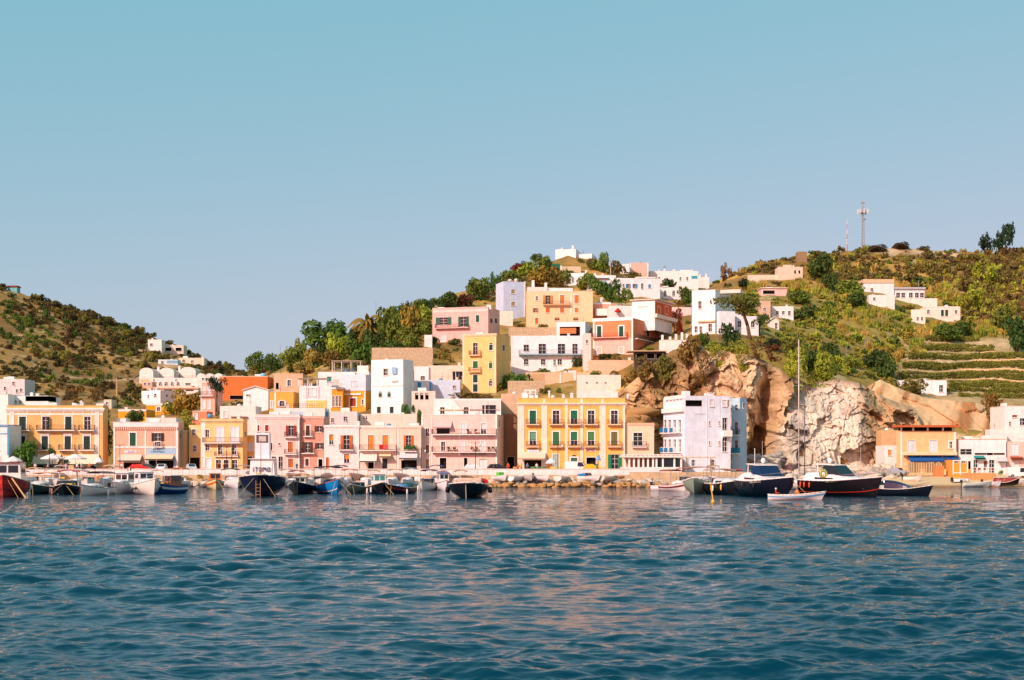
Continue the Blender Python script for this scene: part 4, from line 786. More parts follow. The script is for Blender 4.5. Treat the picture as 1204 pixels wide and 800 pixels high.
h = simple('grey gabled shed below the first vaulted pavilion', 160, 173, 443, 449, (150, 142, 130), [], name='shed', cat='shed', dep=5, off=3, par=.1); h.gable(1.1, mat('grey_roof', (120, 112, 104), .9)).done()
h = House('house', 'white and grey two part house with arched window under the hotel', 166.5, 188.5, 459, 473, (240, 234, 232), rot=38, x2=208, off=5); h.w(174.5, 464.5, 468.5, 2, 'gl', (20, 40, 40), .3).w(182.6, 465.5, 467.5, 3.4, 'gl', sur=.4, arch=True).w([196], 464, 467, 3, 'gl', f='R', sur=.3).done()
h = House('house', 'deep yellow cottage with white parapet below the two part house', 172, 200, 475, 487, (230, 160, 30), cope=WHITE, off=3); h.band(172, 200.3, 475.2, 477, .12, WHITE).w(186.5, 479, 483.5, 4, 'gl', sur=1.2).done()
h = House('house', 'long low yellow house half hidden by a dark tree', 139, 172, 482, 498, (230, 164, 40), cope=WHITE, off=3); h.band(139, 172, 482.3, 484, .12, WHITE).w([160], 487, 492, 4, 'gl').done()
simple('small white roadside hut on the left slope', 122, 131, 470, 478, (226, 206, 180), [(126, 473, 476)], name='hut', cat='hut', dep=4).done()
# -- the orange house and neighbours
h = House('house', 'coral pink balconied house at the end of the orange walled block', 236, 252.5, 450, 490, (238, 170, 148), rot=16, x2=262, cope=WHITE); h.w([240, 245.8], 454.5, 464, 3, 'sh', WHSH, .5).w([240, 246], 470, 481, 3, 'sh', WHSH, .5).balc(236, 252, 465.5, proj=.8, c=WHITE).w([257.5], 470, 477, 2.4, 'sh', WHSH, f='R', sur=.4).pil([236.7], 450.5, 486, 1).done()
h = House('house', 'broad blank bright orange house wall behind the dark pine', 258, 314.5, 443, 470, (232, 116, 58), off=-6, dep=10, cope=(240, 226, 214)); h.band(258, 263, 443.2, 463, .06, (238, 150, 110), name='pilaster').tank(308, 438.5, 443.5, 7, 1.2, (130, 196, 216)).w([282], 465, 470, 24, 'dark', sur=0).done()
h = House('house', 'white windowless house with shallow gable in front of the orange wall', 286, 315.5, 459, 482, (240, 236, 236), off=4, dep=8, par=.2); h.gable(.9, plaster(WHITE)).w([292], 464, 466, 5, 'gl', sur=.3).done()
h = House('house', 'white terrace block with plants on its roof below the pine', 258.5, 300.5, 477.5, 510, (236, 224, 216), D=294, dep=7); h.band(272, 291, 490, 492, .35, (120, 92, 70), name='ledge').w([265], 484, 491, 4, 'sh', WHSH).done()
h = House('house', 'coral terrace room with white balustrade under the pink balconied house', 226, 243, 484, 510, (236, 140, 104), D=296, dep=6, cope=WHITE); h.w([230], 487, 493, 3.4, 'sh', WHSH).tank(247, 487, 491.5, 5, -1, (80, 180, 220)).done()
h = House('house', 'yellow fronted cottage with white corner strips beside the white gable', 317, 345, 461, 484, (236, 170, 76), off=2, cope=(226, 214, 204)); h.pil([323.6], 462, 480, 2).w(331.5, 471.5, 478, 5, 'op', WHSH, .8).w([319.5], 472, 480, 2, 'sh', WHSH).done()
h = House('house', 'white house with lilac pilasters above a yellow arched ground floor', 352, 389, 454, 485, (240, 230, 230), off=2); h.pil([360.5, 375], 454.5, 469, 1.8, .06, (228, 194, 194)).band(360, 384, 471, 480, .05, (236, 206, 120), name='yellow_wall').w(367, 474.5, 481, 8, 'sh', WHSH, .5).w(367, 457, 466, 9, 'sh', (232, 228, 230), .3).perg(350, 384, 445, 454, .5, 3, WHITE, 4, cover=mat('reed_mat', (216, 190, 150), .95, .2, 5)).done()
h = House('house', 'lilac grey upper storey over an orange ground floor with red brown door', 403, 430, 460, 480, (230, 160, 52), rot=14, x2=388 if False else None, dep=8, off=3); h.w(415, 468.5, 478, 7, 'door', (150, 44, 24), 1.4).band(405, 425, 463, 464.6, .25, WHITE, name='ledge').pil([404, 429], 460.2, 479, 1.2).w(426.5, 470, 476, 2.4, 'gl', sur=.8).done()
k = House('upper_storey', '', 403, 430, 440.5, 459.6, (214, 214, 224), D=h.D+.15, rot=14, dep=8, root=h.root, drop=0, wallname='upper_wall'); k.w(416.5, 448.3, 454, 7, 'sh', (218, 216, 226), .3).done()
h = House('house', 'orange arcaded terrace wing with blue railing beside the lilac storey', 389, 403, 456, 480, (230, 160, 52), off=5, cope=WHITE); h.w([392, 396, 400], 466, 478, 2.4, 'gl', sur=.5).band(388.5, 403, 455.6, 458, .15, WHITE).pil([389.6], 458, 480, 1.4).awn(391, 399, 446, 455, (196, 190, 180), 1.2).rail(389, 402, 455.8, .9, paint((60, 150, 190))).done()
h = House('house', 'white terrace house with pergola and green door above the lilac storey', 374, 434, 437.5, 470, (238, 230, 228), off=-3, dep=8); h.perg(390, 424, 424.5, 437, .3, 4, (236, 226, 210), 4, cover=mat('reed_mat', (216, 190, 150), .95, .2, 5)).w(387, 443, 449, 5, 'door', (50, 130, 120), .3).rail(393, 418, 437.5, .9, paint((60, 150, 190))).rbox(420, 433, 430, 438, .2, 2, WHITE).done()
h = House('house', 'peach flat roofed house on the slope behind the white pergola', 322, 356, 440, 466, (230, 180, 146), off=-2, cope=(238, 214, 190)); h.w([326], 450, 458, 4, 'dark', sur=0).w([340], 447, 454, 4, 'gl').done()
h = House('house', 'grey white terrace wall house behind the low white row', 383, 420, 484, 520, (222, 210, 204), D=291, dep=6); h.w([406], 490, 495, 4, 'gl', sur=.3).w([391], 492, 497, 3, 'gl', sur=.3).rbox(383, 386, 484, 494, -.06, .3, (90, 170, 210), 'blue_panel').done()
h = House('house', 'white roof terrace with clutter behind the pink corner house', 322, 382, 480, 520, (236, 222, 214), D=290, dep=7); h.rbox(338, 356, 484, 489, -.06, 1, (186, 200, 216), 'blue_tarpaulin').rail(326, 380, 480, .9).done()
# -- tall white house in the middle
h = House('tall_house', 'tall white house with green shuttered arched windows and a hanging blue towel', 436.5, 474, 422.5, 490, (240, 234, 234), rot=22, x2=486, off=2, dep=9)
h.w(453.5, 434, 441.5, 5, 'gl', sur=.9, sc=CREAM).w([447.3, 457.6], 462.5, 467, 4, 'sh', GREEN, .5, arch=True).w([445.6, 460.6], 478.5, 486, 4.4, 'sh', DGREEN, .5).band(437, 474, 452.6, 453.6, .1, WHITE, name='ledge').band(461, 467.5, 447.5, 449, .3, (226, 206, 184), name='balcony_slab')
m = MB(); u0, z1 = h.uz('F', 461.5, 432); u1, z0 = h.uz('F', 467, 440); h.fb(m, 'F', u0, u1, .3, .36, z0, z1); h.B(m, 'hanging_towel', cloth((160, 190, 216))); h.done()
h = House('retaining_wall', 'white garden wall with stairs below the tall white house', 424, 490, 487, 520, (232, 214, 198), D=294, dep=4, cat='wall'); h.w([428, 431], 489.5, 493, 2.4, 'dark', sur=0).done()
# -- small houses between tall white and yellow tall house
h = House('house', 'small white house with barred window beside the tall white house', 487, 504, 431, 470, (240, 232, 230), off=1); h.w(497, 442.5, 447, 5, 'gl', sur=.6).done()
h = House('house', 'pale blue terrace house with white stairs under the pink house wall', 504, 541, 447, 470, (206, 214, 230), off=4); h.w([534], 453.5, 457, 3.4, 'gl', sur=.4).rbox(487, 505, 448, 461, -1, .5, (232, 232, 236), 'terrace_wall').rbox(491.5, 495.5, 450, 461, -1.1, -.9, (60, 140, 180), 'blue_cloth').rbox(503, 507, 449, 460, -.4, -.1, (110, 170, 206), 'blue_gate').done()
h = House('retaining_wall', 'cream rough rendered wall with washing line below the pink hill house', 503, 544, 430, 452, (232, 214, 198), off=0, dep=4, cat='wall', drop=5); h.done()
m = MB()
t = empty('washing', P(532, 437, D_at(532, 452)-1), 'dark blue washing hung on a line beside the yellow tall house', 'laundry')
for j, (dx, hh) in enumerate(((0, 2.2), (.8, 1.4), (1.5, 2.0), (2.1, 1.2))):
    m = MB(); m.add([(dx, 0, 0), (dx+.7, .05, 0), (dx+.65, .15, -hh), (dx+.1, .05, -hh*.9)], [(0, 1, 2, 3)]); m.add([(dx, .04, 0), (dx+.7, .09, 0), (dx+.65, .19, -hh), (dx+.1, .09, -hh*.9)], [(3, 2, 1, 0)]); m.build('garment', cloth((32, 36, 62)), t)
m = MB(); m.tube((-1, 0, .02), (3.5, 0, .02), .02); m.build('line', ROPE, t)
h = House('house', 'white narrow storage house with dark openings under the blue terrace', 484, 512, 460, 492, (228, 212, 198), D=303, dep=5); h.w([490, 496, 502], 462, 470, 4.5, 'dark', sur=0).done()
# -- pink hill house, yellow tall house
h = House('house', 'pink two storey hill house with long balcony and dark reddish side wall', 508.5, 574, 361, 404, (232, 182, 172), rot=16, x2=587.5, cope=(240, 214, 204), off=2); h.w(521.5, 373.5, 382, 9, 'op', (60, 100, 84), .3).w(545, 372.5, 384, 6, 'op', (40, 96, 80), .3).w(561.5, 370.8, 379, 4, 'sh', GREEN, .5).balc(512.5, 551.5, 386.3, proj=1, c=(232, 200, 186)).w(521.5, 393.5, 402, 6, 'sh', (236, 214, 210), .4).band(509, 573.6, 365.4, 366.2, .04, (240, 206, 196)).w([577.5, 583], 374, 381, 3, 'sh', BROWN, f='R', sur=.4).chim(574, 358.5, 362, 5, .5).done()
h = House('house', 'white ridge cottage beside the pink hill house', 499, 508, 394, 408, WHITE, dep=4); h.done()
h = House('house', 'tall yellow house with green shutters standing out in front of the hill', 544, 583.5, 392.5, 465, (240, 194, 124), rot=22, x2=599.5, off=2, cope=(232, 206, 160)); h.cor(393.5, 395.5, .2, (238, 214, 180)).pil([545], 396, 455, 2, .05, (240, 216, 180)).pil([582.4], 396, 455, 1.8, .05, (240, 216, 180))
h.w(559, 403.5, 417, 5.4, 'gl', sur=.8, sc=(240, 214, 180)).balc(552.5, 566, 418, proj=.8, c=(236, 206, 160)).w(577.3, 405.5, 412, 4.2, 'sh', DGREEN, .5, arch=True).w(559, 425, 433, 5.8, 'sh', (40, 100, 40), .7).balc(552, 566, 437.5, proj=.8, c=(236, 206, 160)).w(577, 427, 433.5, 4, 'sh', (40, 100, 40), .5, arch=True).w(559, 441, 450, 5.6, 'sh', DGREEN, .7).w(577, 448, 454, 4, 'gl', sur=.5, arch=True).w(559, 452, 461, 5.6, 'sh', DGREEN, .7).w(592, 406, 413, 3, 'gl', f='R', sur=.4).done()
# -- white blue house
h = House('house', 'white house with pale blue balcony soffit and dark glass doors above the garden', 601, 686, 395, 437, (236, 234, 236), off=3, dep=8); h.w(618.7, 405.5, 413, 6, 'gl', sur=.3).w(637.5, 404.5, 416, 8.5, 'gl', sur=.3).w(660, 404.5, 416, 8.5, 'gl', sur=.3).w(676, 404.5, 416, 6, 'gl', sur=.3).balc(610, 684, 417, proj=1.3, c=(150, 196, 214)).w([618.5, 638.5, 658], 422.5, 429, 5, 'gl', sur=.3).w([652], 423, 430, 2.5, 'gl', sur=.3).pil([602, 648], 395, 436, 1.4, .05, WHITE).done()
h2 = House('house', 'white upper house with rust coloured terrace blind behind the balcony house', 654.5, 688, 378.5, 400, (236, 236, 240), off=2, rot=10, x2=695, dep=7); h2.w(670, 384.5, 395, 24, 'dark', sur=.4).done()
m = MB(); u0, z1 = h2.uz('F', 658, 386); u1, z0 = h2.uz('F', 677.5, 392.5); h2.fb(m, 'F', u0, u1, .03, .08, z0, z1); h2.B(m, 'terrace_blind', cloth((206, 130, 80)))
h = House('stairwell', 'narrow cream stair tower between white and orange houses', 686.5, 695, 392, 436, (228, 214, 202), off=1, cat='building', dep=6); h.w([690], 400, 404, 2.4, 'gl', sur=.3).done()
# -- orange and pink house
h = House('house', 'coral orange hill house with pink ground floor, white corners and green shutters', 697, 744.5, 374.5, 420, (236, 138, 92), rot=24, x2=788, off=2, dep=12, cope=WHITE)
h.pil([698.2], 375, 418, 1.8, .05, WHITE).pil([743.4], 375, 418, 2, .05, WHITE).band(697, 744.4, 374.8, 376.6, .1, WHITE).band(699, 742.4, 398.8, 418, .03, (240, 184, 168), name='pink_wall')
h.w([704.6, 730.5], 383.8, 396.4, 5, 'sh', (20, 74, 52), 1.6, sill=False).w([704.6, 730.5], 408.5, 415.5, 4.8, 'sh', (20, 84, 56), 1).balc(697.5, 738, 397.6, proj=.9, c=(236, 190, 166)).w([761.5, 777, 783], 385, 396, 3.6, 'sh', DGREEN, f='R', sur=.6).balc(746, 786, 397.8, f='R', proj=.9, c=WHITE)
h.awn(755, 775, 404, 413, (206, 120, 70), 1.3, f='R') if False else None; h.done()
k = House('upper_house', 'white and orange roof house stepped back on the coral hill house', 743, 770, 353, 374, (240, 232, 228), D=h.D+6, rot=26, x2=790, dep=9, cope=(206, 140, 110), par=.3); k.w([774.5, 783.5], 360.5, 370, 3.4, 'sh', DGREEN, f='R', sur=.7)
m = MB(); k.fb(m, 'R', .2, k.dep-.1, .0, .04, -.1, k.H-.3); k.B(m, 'orange_wall', plaster((222, 96, 44))); k.balc(768.5, 793, 372.5, f='R', proj=.9, c=WHITE, solid=(240, 214, 196), rail=.7); m = MB(); m.box(-.4, k.W+.9, -.5, k.dep+.6, k.H+.12, k.H+.34); k.B(m, 'roof_slab', plaster((238, 214, 200))); k.band(750, 762, 360.5, 361.3, .05, (210, 200, 190), name='ledge').done()
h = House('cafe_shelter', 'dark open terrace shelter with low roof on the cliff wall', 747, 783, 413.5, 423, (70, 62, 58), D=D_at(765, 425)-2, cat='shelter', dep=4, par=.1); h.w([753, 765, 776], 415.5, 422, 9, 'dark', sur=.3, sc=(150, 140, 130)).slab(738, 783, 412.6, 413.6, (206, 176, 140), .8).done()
h = House('retaining_wall', 'long stone retaining wall under the coral house terrace', 693, 786, 423.5, 450, (222, 190, 156), D=D_at(740, 432)+1, cat='wall', dep=4, drop=6); h.done()
h = House('retaining_wall', 'broad beige terrace wall with white buttresses under the balcony house', 618, 693, 438, 466, (222, 188, 150), D=D_at(655, 452)-1, cat='wall', dep=4); h.pil([659], 438.4, 462, 2, .1, (240, 226, 214)).pil([676], 436, 462, 3, .1, (240, 226, 214)).band(624, 640, 440, 456, .06, (206, 164, 120), name='stone_panel').done()
h = House('retaining_wall', 'white rendered terrace wall with small niches right of the buttresses', 679, 730, 441, 470, (238, 222, 208), D=D_at(705, 458)-1, cat='wall', dep=4); h.w([690, 702, 712], 449.5, 451, 3, 'dark', sur=0).done()
h = House('garden_wall', 'stepped white balustrade wall climbing from coral house to big white house', 776, 812, 400, 420, (240, 226, 216), D=D_at(795, 412), cat='wall', dep=1, par=.1, roof=False)
for x, y in ((779, 394), (788, 396), (795, 393), (802, 391), (808, 393)): h.rbox(x-1.3, x+1.3, y, 400.4, 0, .6, WHITE, 'pier')
h.done()
# -- lavender blue + peach row higher up
h = House('house', 'pale lavender blue gabled house end with two round windows', 592, 618, 331, 372, (196, 210, 232), rot=-18, x2=583, dep=9, off=2); h.w([603.3], 340.5, 345.5, 4.4, 'sh', (170, 150, 120), .6).w([603.3], 355, 360, 4.4, 'sh', (170, 150, 120), .6).pil([617], 331, 372, 1.6, .05, WHITE).band(592, 618, 351.3, 352, .04, WHITE).tank(604, 326.5, 331, 5, 3).tank(611, 326, 331, 4, 3).done()
h = House('house', 'long peach house with orange shutters next to the lavender house', 619, 697, 343, 382, (242, 204, 160), off=2, dep=9, cope=(240, 228, 216)); h.w(631, 348.5, 353.5, 2.6, 'gl', sur=.8).w(644.3, 347.5, 357.5, 5.5, 'op', (214, 128, 44), .4, sill=False).w([661, 678], 347.3, 357, 5.2, 'sh', (216, 128, 44), .7).balc(638.5, 670, 358.7, proj=.9, c=(236, 190, 140)).w([629.5], 362.5, 367.5, 3, 'op', ORANGE, .4).w([644, 661], 362, 368, 5, 'sh', (216, 110, 40), .5).w([678], 362, 367.5, 4.6, 'sh', (216, 128, 44), .7).w([631], 374, 381, 3.6, 'door', (220, 100, 36), .4).w([655, 677], 373.5, 377, 6, 'half', (200, 120, 60), .3).pil([671.5], 343.4, 371, 1, .05, WHITE).rbox(620, 644, 337, 343.5, 1.5, 5, (226, 214, 204)).rbox(645, 674, 338, 343.5, 1.5, 5, (240, 230, 222)).chim(627, 328, 338, 3.2, 3).chim(642, 331, 338, 3, 3).done()
h = House('house', 'salmon fronted low house with white parapet right of the peach house', 688, 718, 356, 373, (236, 160, 134), off=1, cope=WHITE); h.band(688, 718.3, 356.2, 358, .1, WHITE).chim(708, 349, 357, 3.4).rbox(700, 724, 364, 372, -2, 0, WHITE, 'terrace_block').done()
h = House('house', 'white roof terraces with red parasol in front of the coral hill house', 716, 744, 360, 378, (240, 226, 220), off=0); h.rail(717, 744, 360, .8, paint(WHITE)).done()
h = House('house', 'white terraced house with pillared blue shaded loggia below the summit', 663, 690, 321, 337, (238, 234, 236), off=1, rot=12, x2=697); h.chim(688, 317, 322, 2.4).w([668], 328, 333, 3, 'gl', sur=.3).done()
h = House('house', 'pillared white loggia house with blue door under the summit scrub', 690, 724, 324, 341, (236, 234, 238), off=2); h.w([703], 330.5, 336, 5, 'dark', sur=.3).w([711], 330.5, 336, 4.4, 'sh', (120, 190, 224), .3).w([697.5], 330.5, 336, 4, 'dark', sur=.3).chim(700, 320, 325, 2.4).chim(709, 321, 325, 2.4).band(690, 716, 327.2, 328.2, .6, (120, 100, 90), name='loggia_roof').done()
h = House('house', 'large white cubic house with blue shutters and arches below the pink ridge house', 726, 776, 327, 351, (240, 234, 236), off=2, rot=-8, x2=724, dep=8); h.w([738.5], 334, 339, 2.6, 'op', (40, 130, 176), .2).w([746.5], 334, 339, 2.6, 'op', (40, 130, 176), .2).w([755], 333.5, 340, 2.6, 'gl', sur=.3).w([763.8], 334.5, 339, 3, 'sh', (60, 150, 200), .4).w([727.5, 733], 334, 338, 2, 'gl', sur=.3).w([733.5], 341.5, 346, 2.2, 'gl', sur=.3).rbox(749, 771, 325.5, 327.4, .0, 5, WHITE).done()
h = House('house', 'low white arched garden house right of the cubic house', 776, 804, 338, 352, (240, 232, 228), off=1); h.w([782, 792], 343, 348, 3, 'gl', sur=.3, arch=True).rbox(779, 786, 336.5, 338.5, 0, 2, WHITE).done()
h = House('house', 'pink and white ridge house with plain salmon gable wall', 740.5, 762.5, 309.5, 325, (238, 184, 166), off=1, dep=7, cope=WHITE); h.pil([741.3], 310, 325, 1.3, .05, WHITE).pil([761.6], 310, 325, 1.6, .05, WHITE).done()
h = House('house', 'small white annex attached left of the salmon ridge house', 728.5, 740.2, 310.5, 322, (240, 232, 230), off=0, dep=6); h.done()
h = House('house', 'long white ridge house with chimneys and teal panel facing the sky', 763.5, 821, 319, 336, (240, 232, 228), off=1, dep=8, cat='house'); h.rbox(813, 820, 324.5, 328, -.06, .2, (60, 160, 170), 'teal_panel').chim(793, 316, 320, 3).chim(782, 315, 320, 2).rbox(800, 812, 317.5, 319.5, .5, 4, WHITE).w([775, 800, 808], 326, 330, 2, 'gl', sur=.3).done()
h = House('house', 'white stepped end house with pinnacles on the ridge dip', 821, 834, 326, 338, (238, 228, 222), off=1, dep=6); h.chim(824, 322, 327, 2).chim(831, 321, 327, 2).done()
# -- summit
h = House('house', 'white summit villa with tall chimney on the hill top', 653, 677, 293, 302, (240, 232, 230), D=D_at(665, 303.5), rot=14, x2=685, dep=8, drop=4); h.chim(672.8, 288.5, 293.5, 2.4, 1).chim(660, 291, 294, 2, 1).done()
h = House('house', 'low white wing stepping down from the summit villa', 678, 696, 298.5, 304, (240, 232, 230), D=D_at(687, 305), rot=14, x2=702, dep=6, drop=3); h.done()
h = House('wall', 'green hoarding panel among the summit scrub', 649, 658.6, 310.5, 319, (20, 110, 84), dep=.6, cat='wall', par=.05, roof=False); h.rbox(658.8, 660.5, 312.5, 320, 0, .5, WHITE, 'post').done()
h = House('wall', 'beige block wall beside the green hoarding below the summit', 661, 683, 313.5, 321, (214, 190, 160), dep=1, cat='wall', par=.05, roof=False); h.done()
# -- big white house on the cliff and right slope
h = House('house', 'big plain white cliff top house with single narrow window', 813.5, 841, 341, 392, (240, 234, 236), off=2, rot=20, x2=871, dep=12, par=.4, cope=WHITE); h.w(823, 354.5, 363, 3.6, 'gl', sur=.9).w([818.5, 824], 384, 391, 3, 'gl', sur=.3).band(821, 841, 377.6, 378.6, .5, (224, 190, 150), name='canopy').w([835], 381, 390, 4, 'gl', sur=.5).rbox(842, 866, 338.5, 341.6, 5, 9, (238, 216, 200)).done()
k = House('wing', '', 846, 864, 366, 398, (238, 236, 240), D=h.D-2, rot=-12, x2=843, dep=8, root=h.root, par=.3, wallname='wing_wall'); k.w([868], 378, 386, 2.6, 'gl').done()
h = House('house', 'white low extension behind the leaning pine on the cliff top', 864, 892, 372, 398, (236, 230, 232), D=D_at(878, 396)+1, dep=7); h.w([869.5, 885], 378, 385, 4, 'gl', sur=.5).done()
h = House('wall', 'low pale pink garden wall left of the big white cliff house', 788, 813, 361.5, 372, (240, 204, 196), off=0, dep=1, cat='wall', par=.05, roof=False); h.done()
simple('long flat pink bungalow with shaded veranda high on the right slope', 895, 925, 339, 348.5, (236, 190, 180), [(904, 341.5, 346)], 'dark', ww=14, dep=6).slab(894, 926, 338.4, 339.2, (232, 214, 204), .4).done()
simple('beige block cottage with white gable behind the pine', 893, 906, 354, 372, (206, 176, 150), [(899, 362, 366)], dep=6).done()
simple('white terrace cottages with blue details right of the pine', 907, 933, 360.5, 373.5, (238, 228, 226), [(914, 366, 370), (921, 366, 370), (928, 366, 371)], dep=6).done()
simple('small white gabled cottage under the pine with tall window', 905, 916, 377, 390, (230, 220, 210), [(912.5, 380, 387)], dep=5, par=.1).gable(.9, plaster(CREAM)).done()
h = House('ruin', 'crumbling pale stone building with open gable on the right hill brow', 915, 944, 314, 327, (222, 202, 180), dep=6, cat='ruin', off=1); h.rbox(921, 931, 311.5, 314.4, .2, 1, (222, 202, 180), 'broken_wall').w([935, 940], 318, 322, 2.4, 'dark', sur=0).done()
h = House('wall', 'long pale stone boundary wall running left of the ruin', 880, 915, 323.5, 329.5, (226, 208, 186), dep=1, cat='wall', par=.05, roof=False); h.done()
h = House('ruin_tower', 'square brown stone tower stump above the ruin', 938, 949, 296, 310, (150, 124, 92), D=D_at(943, 309), dep=4, cat='ruin'); h.done()
simple('white farmhouse with flat beige roof on the right slope', 1016, 1051, 333, 347, (238, 230, 228), [(1025, 339, 343)], dep=7).slab(1015, 1051, 328.5, 333, (214, 186, 150), .2).done()
simple('stepped white garden wall house in front of the right slope farmhouse', 1022, 1052, 347, 361, (240, 230, 224), [(1028, 350, 353)], off=1, dep=5).done()
h = House('house', 'white glazed veranda house with grey roof beside the farmhouse', 1050.5, 1087, 340, 351.5, (236, 230, 230), off=1, dep=6); h.w([1056, 1062, 1071, 1078, 1084], 344.5, 350, 4.4, 'gl', sur=.3).slab(1049.5, 1088, 338.2, 340, (190, 190, 196), .6).done()
h = House('wall', 'low white terrace wall below the glazed veranda house', 1040, 1102, 351, 356, (238, 226, 214), dep=1, cat='wall', off=1, par=.05, roof=False); h.done()
h = House('house', 'pale cream stepped cottage among bushes on the right slope', 1071.5, 1088, 364, 380, (238, 220, 204), off=1, dep=6, rot=12, x2=1091); h.w([1079, 1084], 373, 377, 2.4, 'gl', sur=.3).done()
h = House('house', 'long cream farm cottage with dark windows on the right slope', 1088.5, 1129, 360.5, 375, (240, 222, 206), off=1, dep=6); h.w([1091.5], 364.5, 369, 3, 'gl', sur=.4).w([1108, 1113], 364.5, 372, 3.4, 'sh', (40, 70, 60), .3).w([1124], 365, 369, 3, 'gl', sur=.3).tank(1116, 357.5, 361, 5, 2).done()
h = House('house', 'long white house below the vineyard terraces', 1054, 1113, 447.5, 463, (240, 236, 236), off=1, dep=7); h.w([1106.5], 453, 461, 4.6, 'gl', sur=.6).w([1066, 1080], 452, 456, 3, 'sh', WHSH, .4).done()
# -- rough stone terrace walls on the hill
for j, (x0, x1, y0, y1, lab) in enumerate(((437, 509, 409, 431, 'rough dry stone terrace wall below the pink hill house'), (598, 655, 385, 399, 'rough ochre rock terrace below the lavender house'), (575, 603, 366, 377, 'white washed rock terrace under the lavender house'), (597, 640, 448, 462, 'curved beige garden wall left of the buttressed terrace'))):
    h = House('terrace_wall', lab, x0, x1, y0, y1+4, [(206, 176, 140), (206, 166, 116), (232, 216, 204), (214, 184, 148)][j], cat='wall', dep=2, par=.1, roof=False)
    h.done()
    bpy.data.objects[h.root.children[0].name].data.materials.clear(); h.root.children[0].data.materials.append(STONE if j != 2 else plaster((232, 216, 204)))
print('houses', round(time.time()-T0, 1))
# ================================================================ PLANTS
def leaves(lumps, n, size, rng, inner=.72, up=.25, jit=.55):
    """leaf-sized quads on the surface shells of ellipsoid lumps -> V (4n,3), centres"""
    Lp = np.array(lumps, float); a = (Lp[:, 3]*Lp[:, 4]+Lp[:, 3]*Lp[:, 5]); i = rng.choice(len(Lp), n, p=a/a.sum())
    d = rng.normal(size=(n, 3)); d[:, 2] += up; d /= np.linalg.norm(d, axis=1)[:, None]
    r = (inner+(1.06-inner)*rng.random(n)**.6)[:, None]; c = Lp[i, :3]+d*Lp[i, 3:6]*r
    nrm = d/np.maximum(Lp[i, 3:6], .2); nrm /= np.linalg.norm(nrm, axis=1)[:, None]; nrm = nrm+rng.normal(size=(n, 3))*jit; nrm /= np.linalg.norm(nrm, axis=1)[:, None]
    t = np.cross(nrm, rng.normal(size=(n, 3))); t /= np.linalg.norm(t, axis=1)[:, None]; b = np.cross(nrm, t)
    s = (size*(.55+.9*rng.random(n)))[:, None]; t, b = t*s, b*s*.72
    V = np.stack([c-t-b*.35, c+b*.1-t*.1-b, c+t+b*.25, c+b], 1).reshape(-1, 3); return V, c
def quads(n): return np.arange(4*n).reshape(-1, 4)
def lumpy(rng, k, rx, rz, zc, r0=.5, flat=1., spread=.75):
    out = []
    for j in range(k):
        a = rng.random()*6.28; q = math.sqrt(rng.random())*spread; z = rng.uniform(-.55, .75)*(1-q*.4)
        r = r0*rng.uniform(.65, 1.15); out.append((rx*q*math.cos(a), rx*q*math.sin(a), zc+z*rz*.7, r*rx, r*rx, r*rx*flat if flat < 1 else r*rz*1.0))
    return out
FOL = {}
def fol(c):
    if c[0] > c[1]*1.25 and c[1] > 80: c = (int(c[0]*.88), int(c[1]*1.02), int(c[2]*1.15))
    c = tuple(min(255, int(v*(1.34 if c[1] >= c[0]-6 else 1.12))) for v in c); k = 'foliage_%d_%d_%d' % c
    return mat(k, c, .75, .4, .45, spec=.2, objvar=.12, trans=.25)
BARK = mat('bark', (104, 76, 54), .95, .35, 3, .6, 8)
def limbs(rng, base, tips, r0, mb, bend=.15):
    for tp in tips:
        base = Vector(base); tp = Vector(tp); mid = base.lerp(tp, .5)+Vector((rng.normal()*bend, rng.normal()*bend, .08))*(tp-base).length*.5
        mb.tube(base, mid, r0, r0*.65, 6); mb.tube(mid, tp, r0*.65, r0*.22, 5)
CROWNS = {}
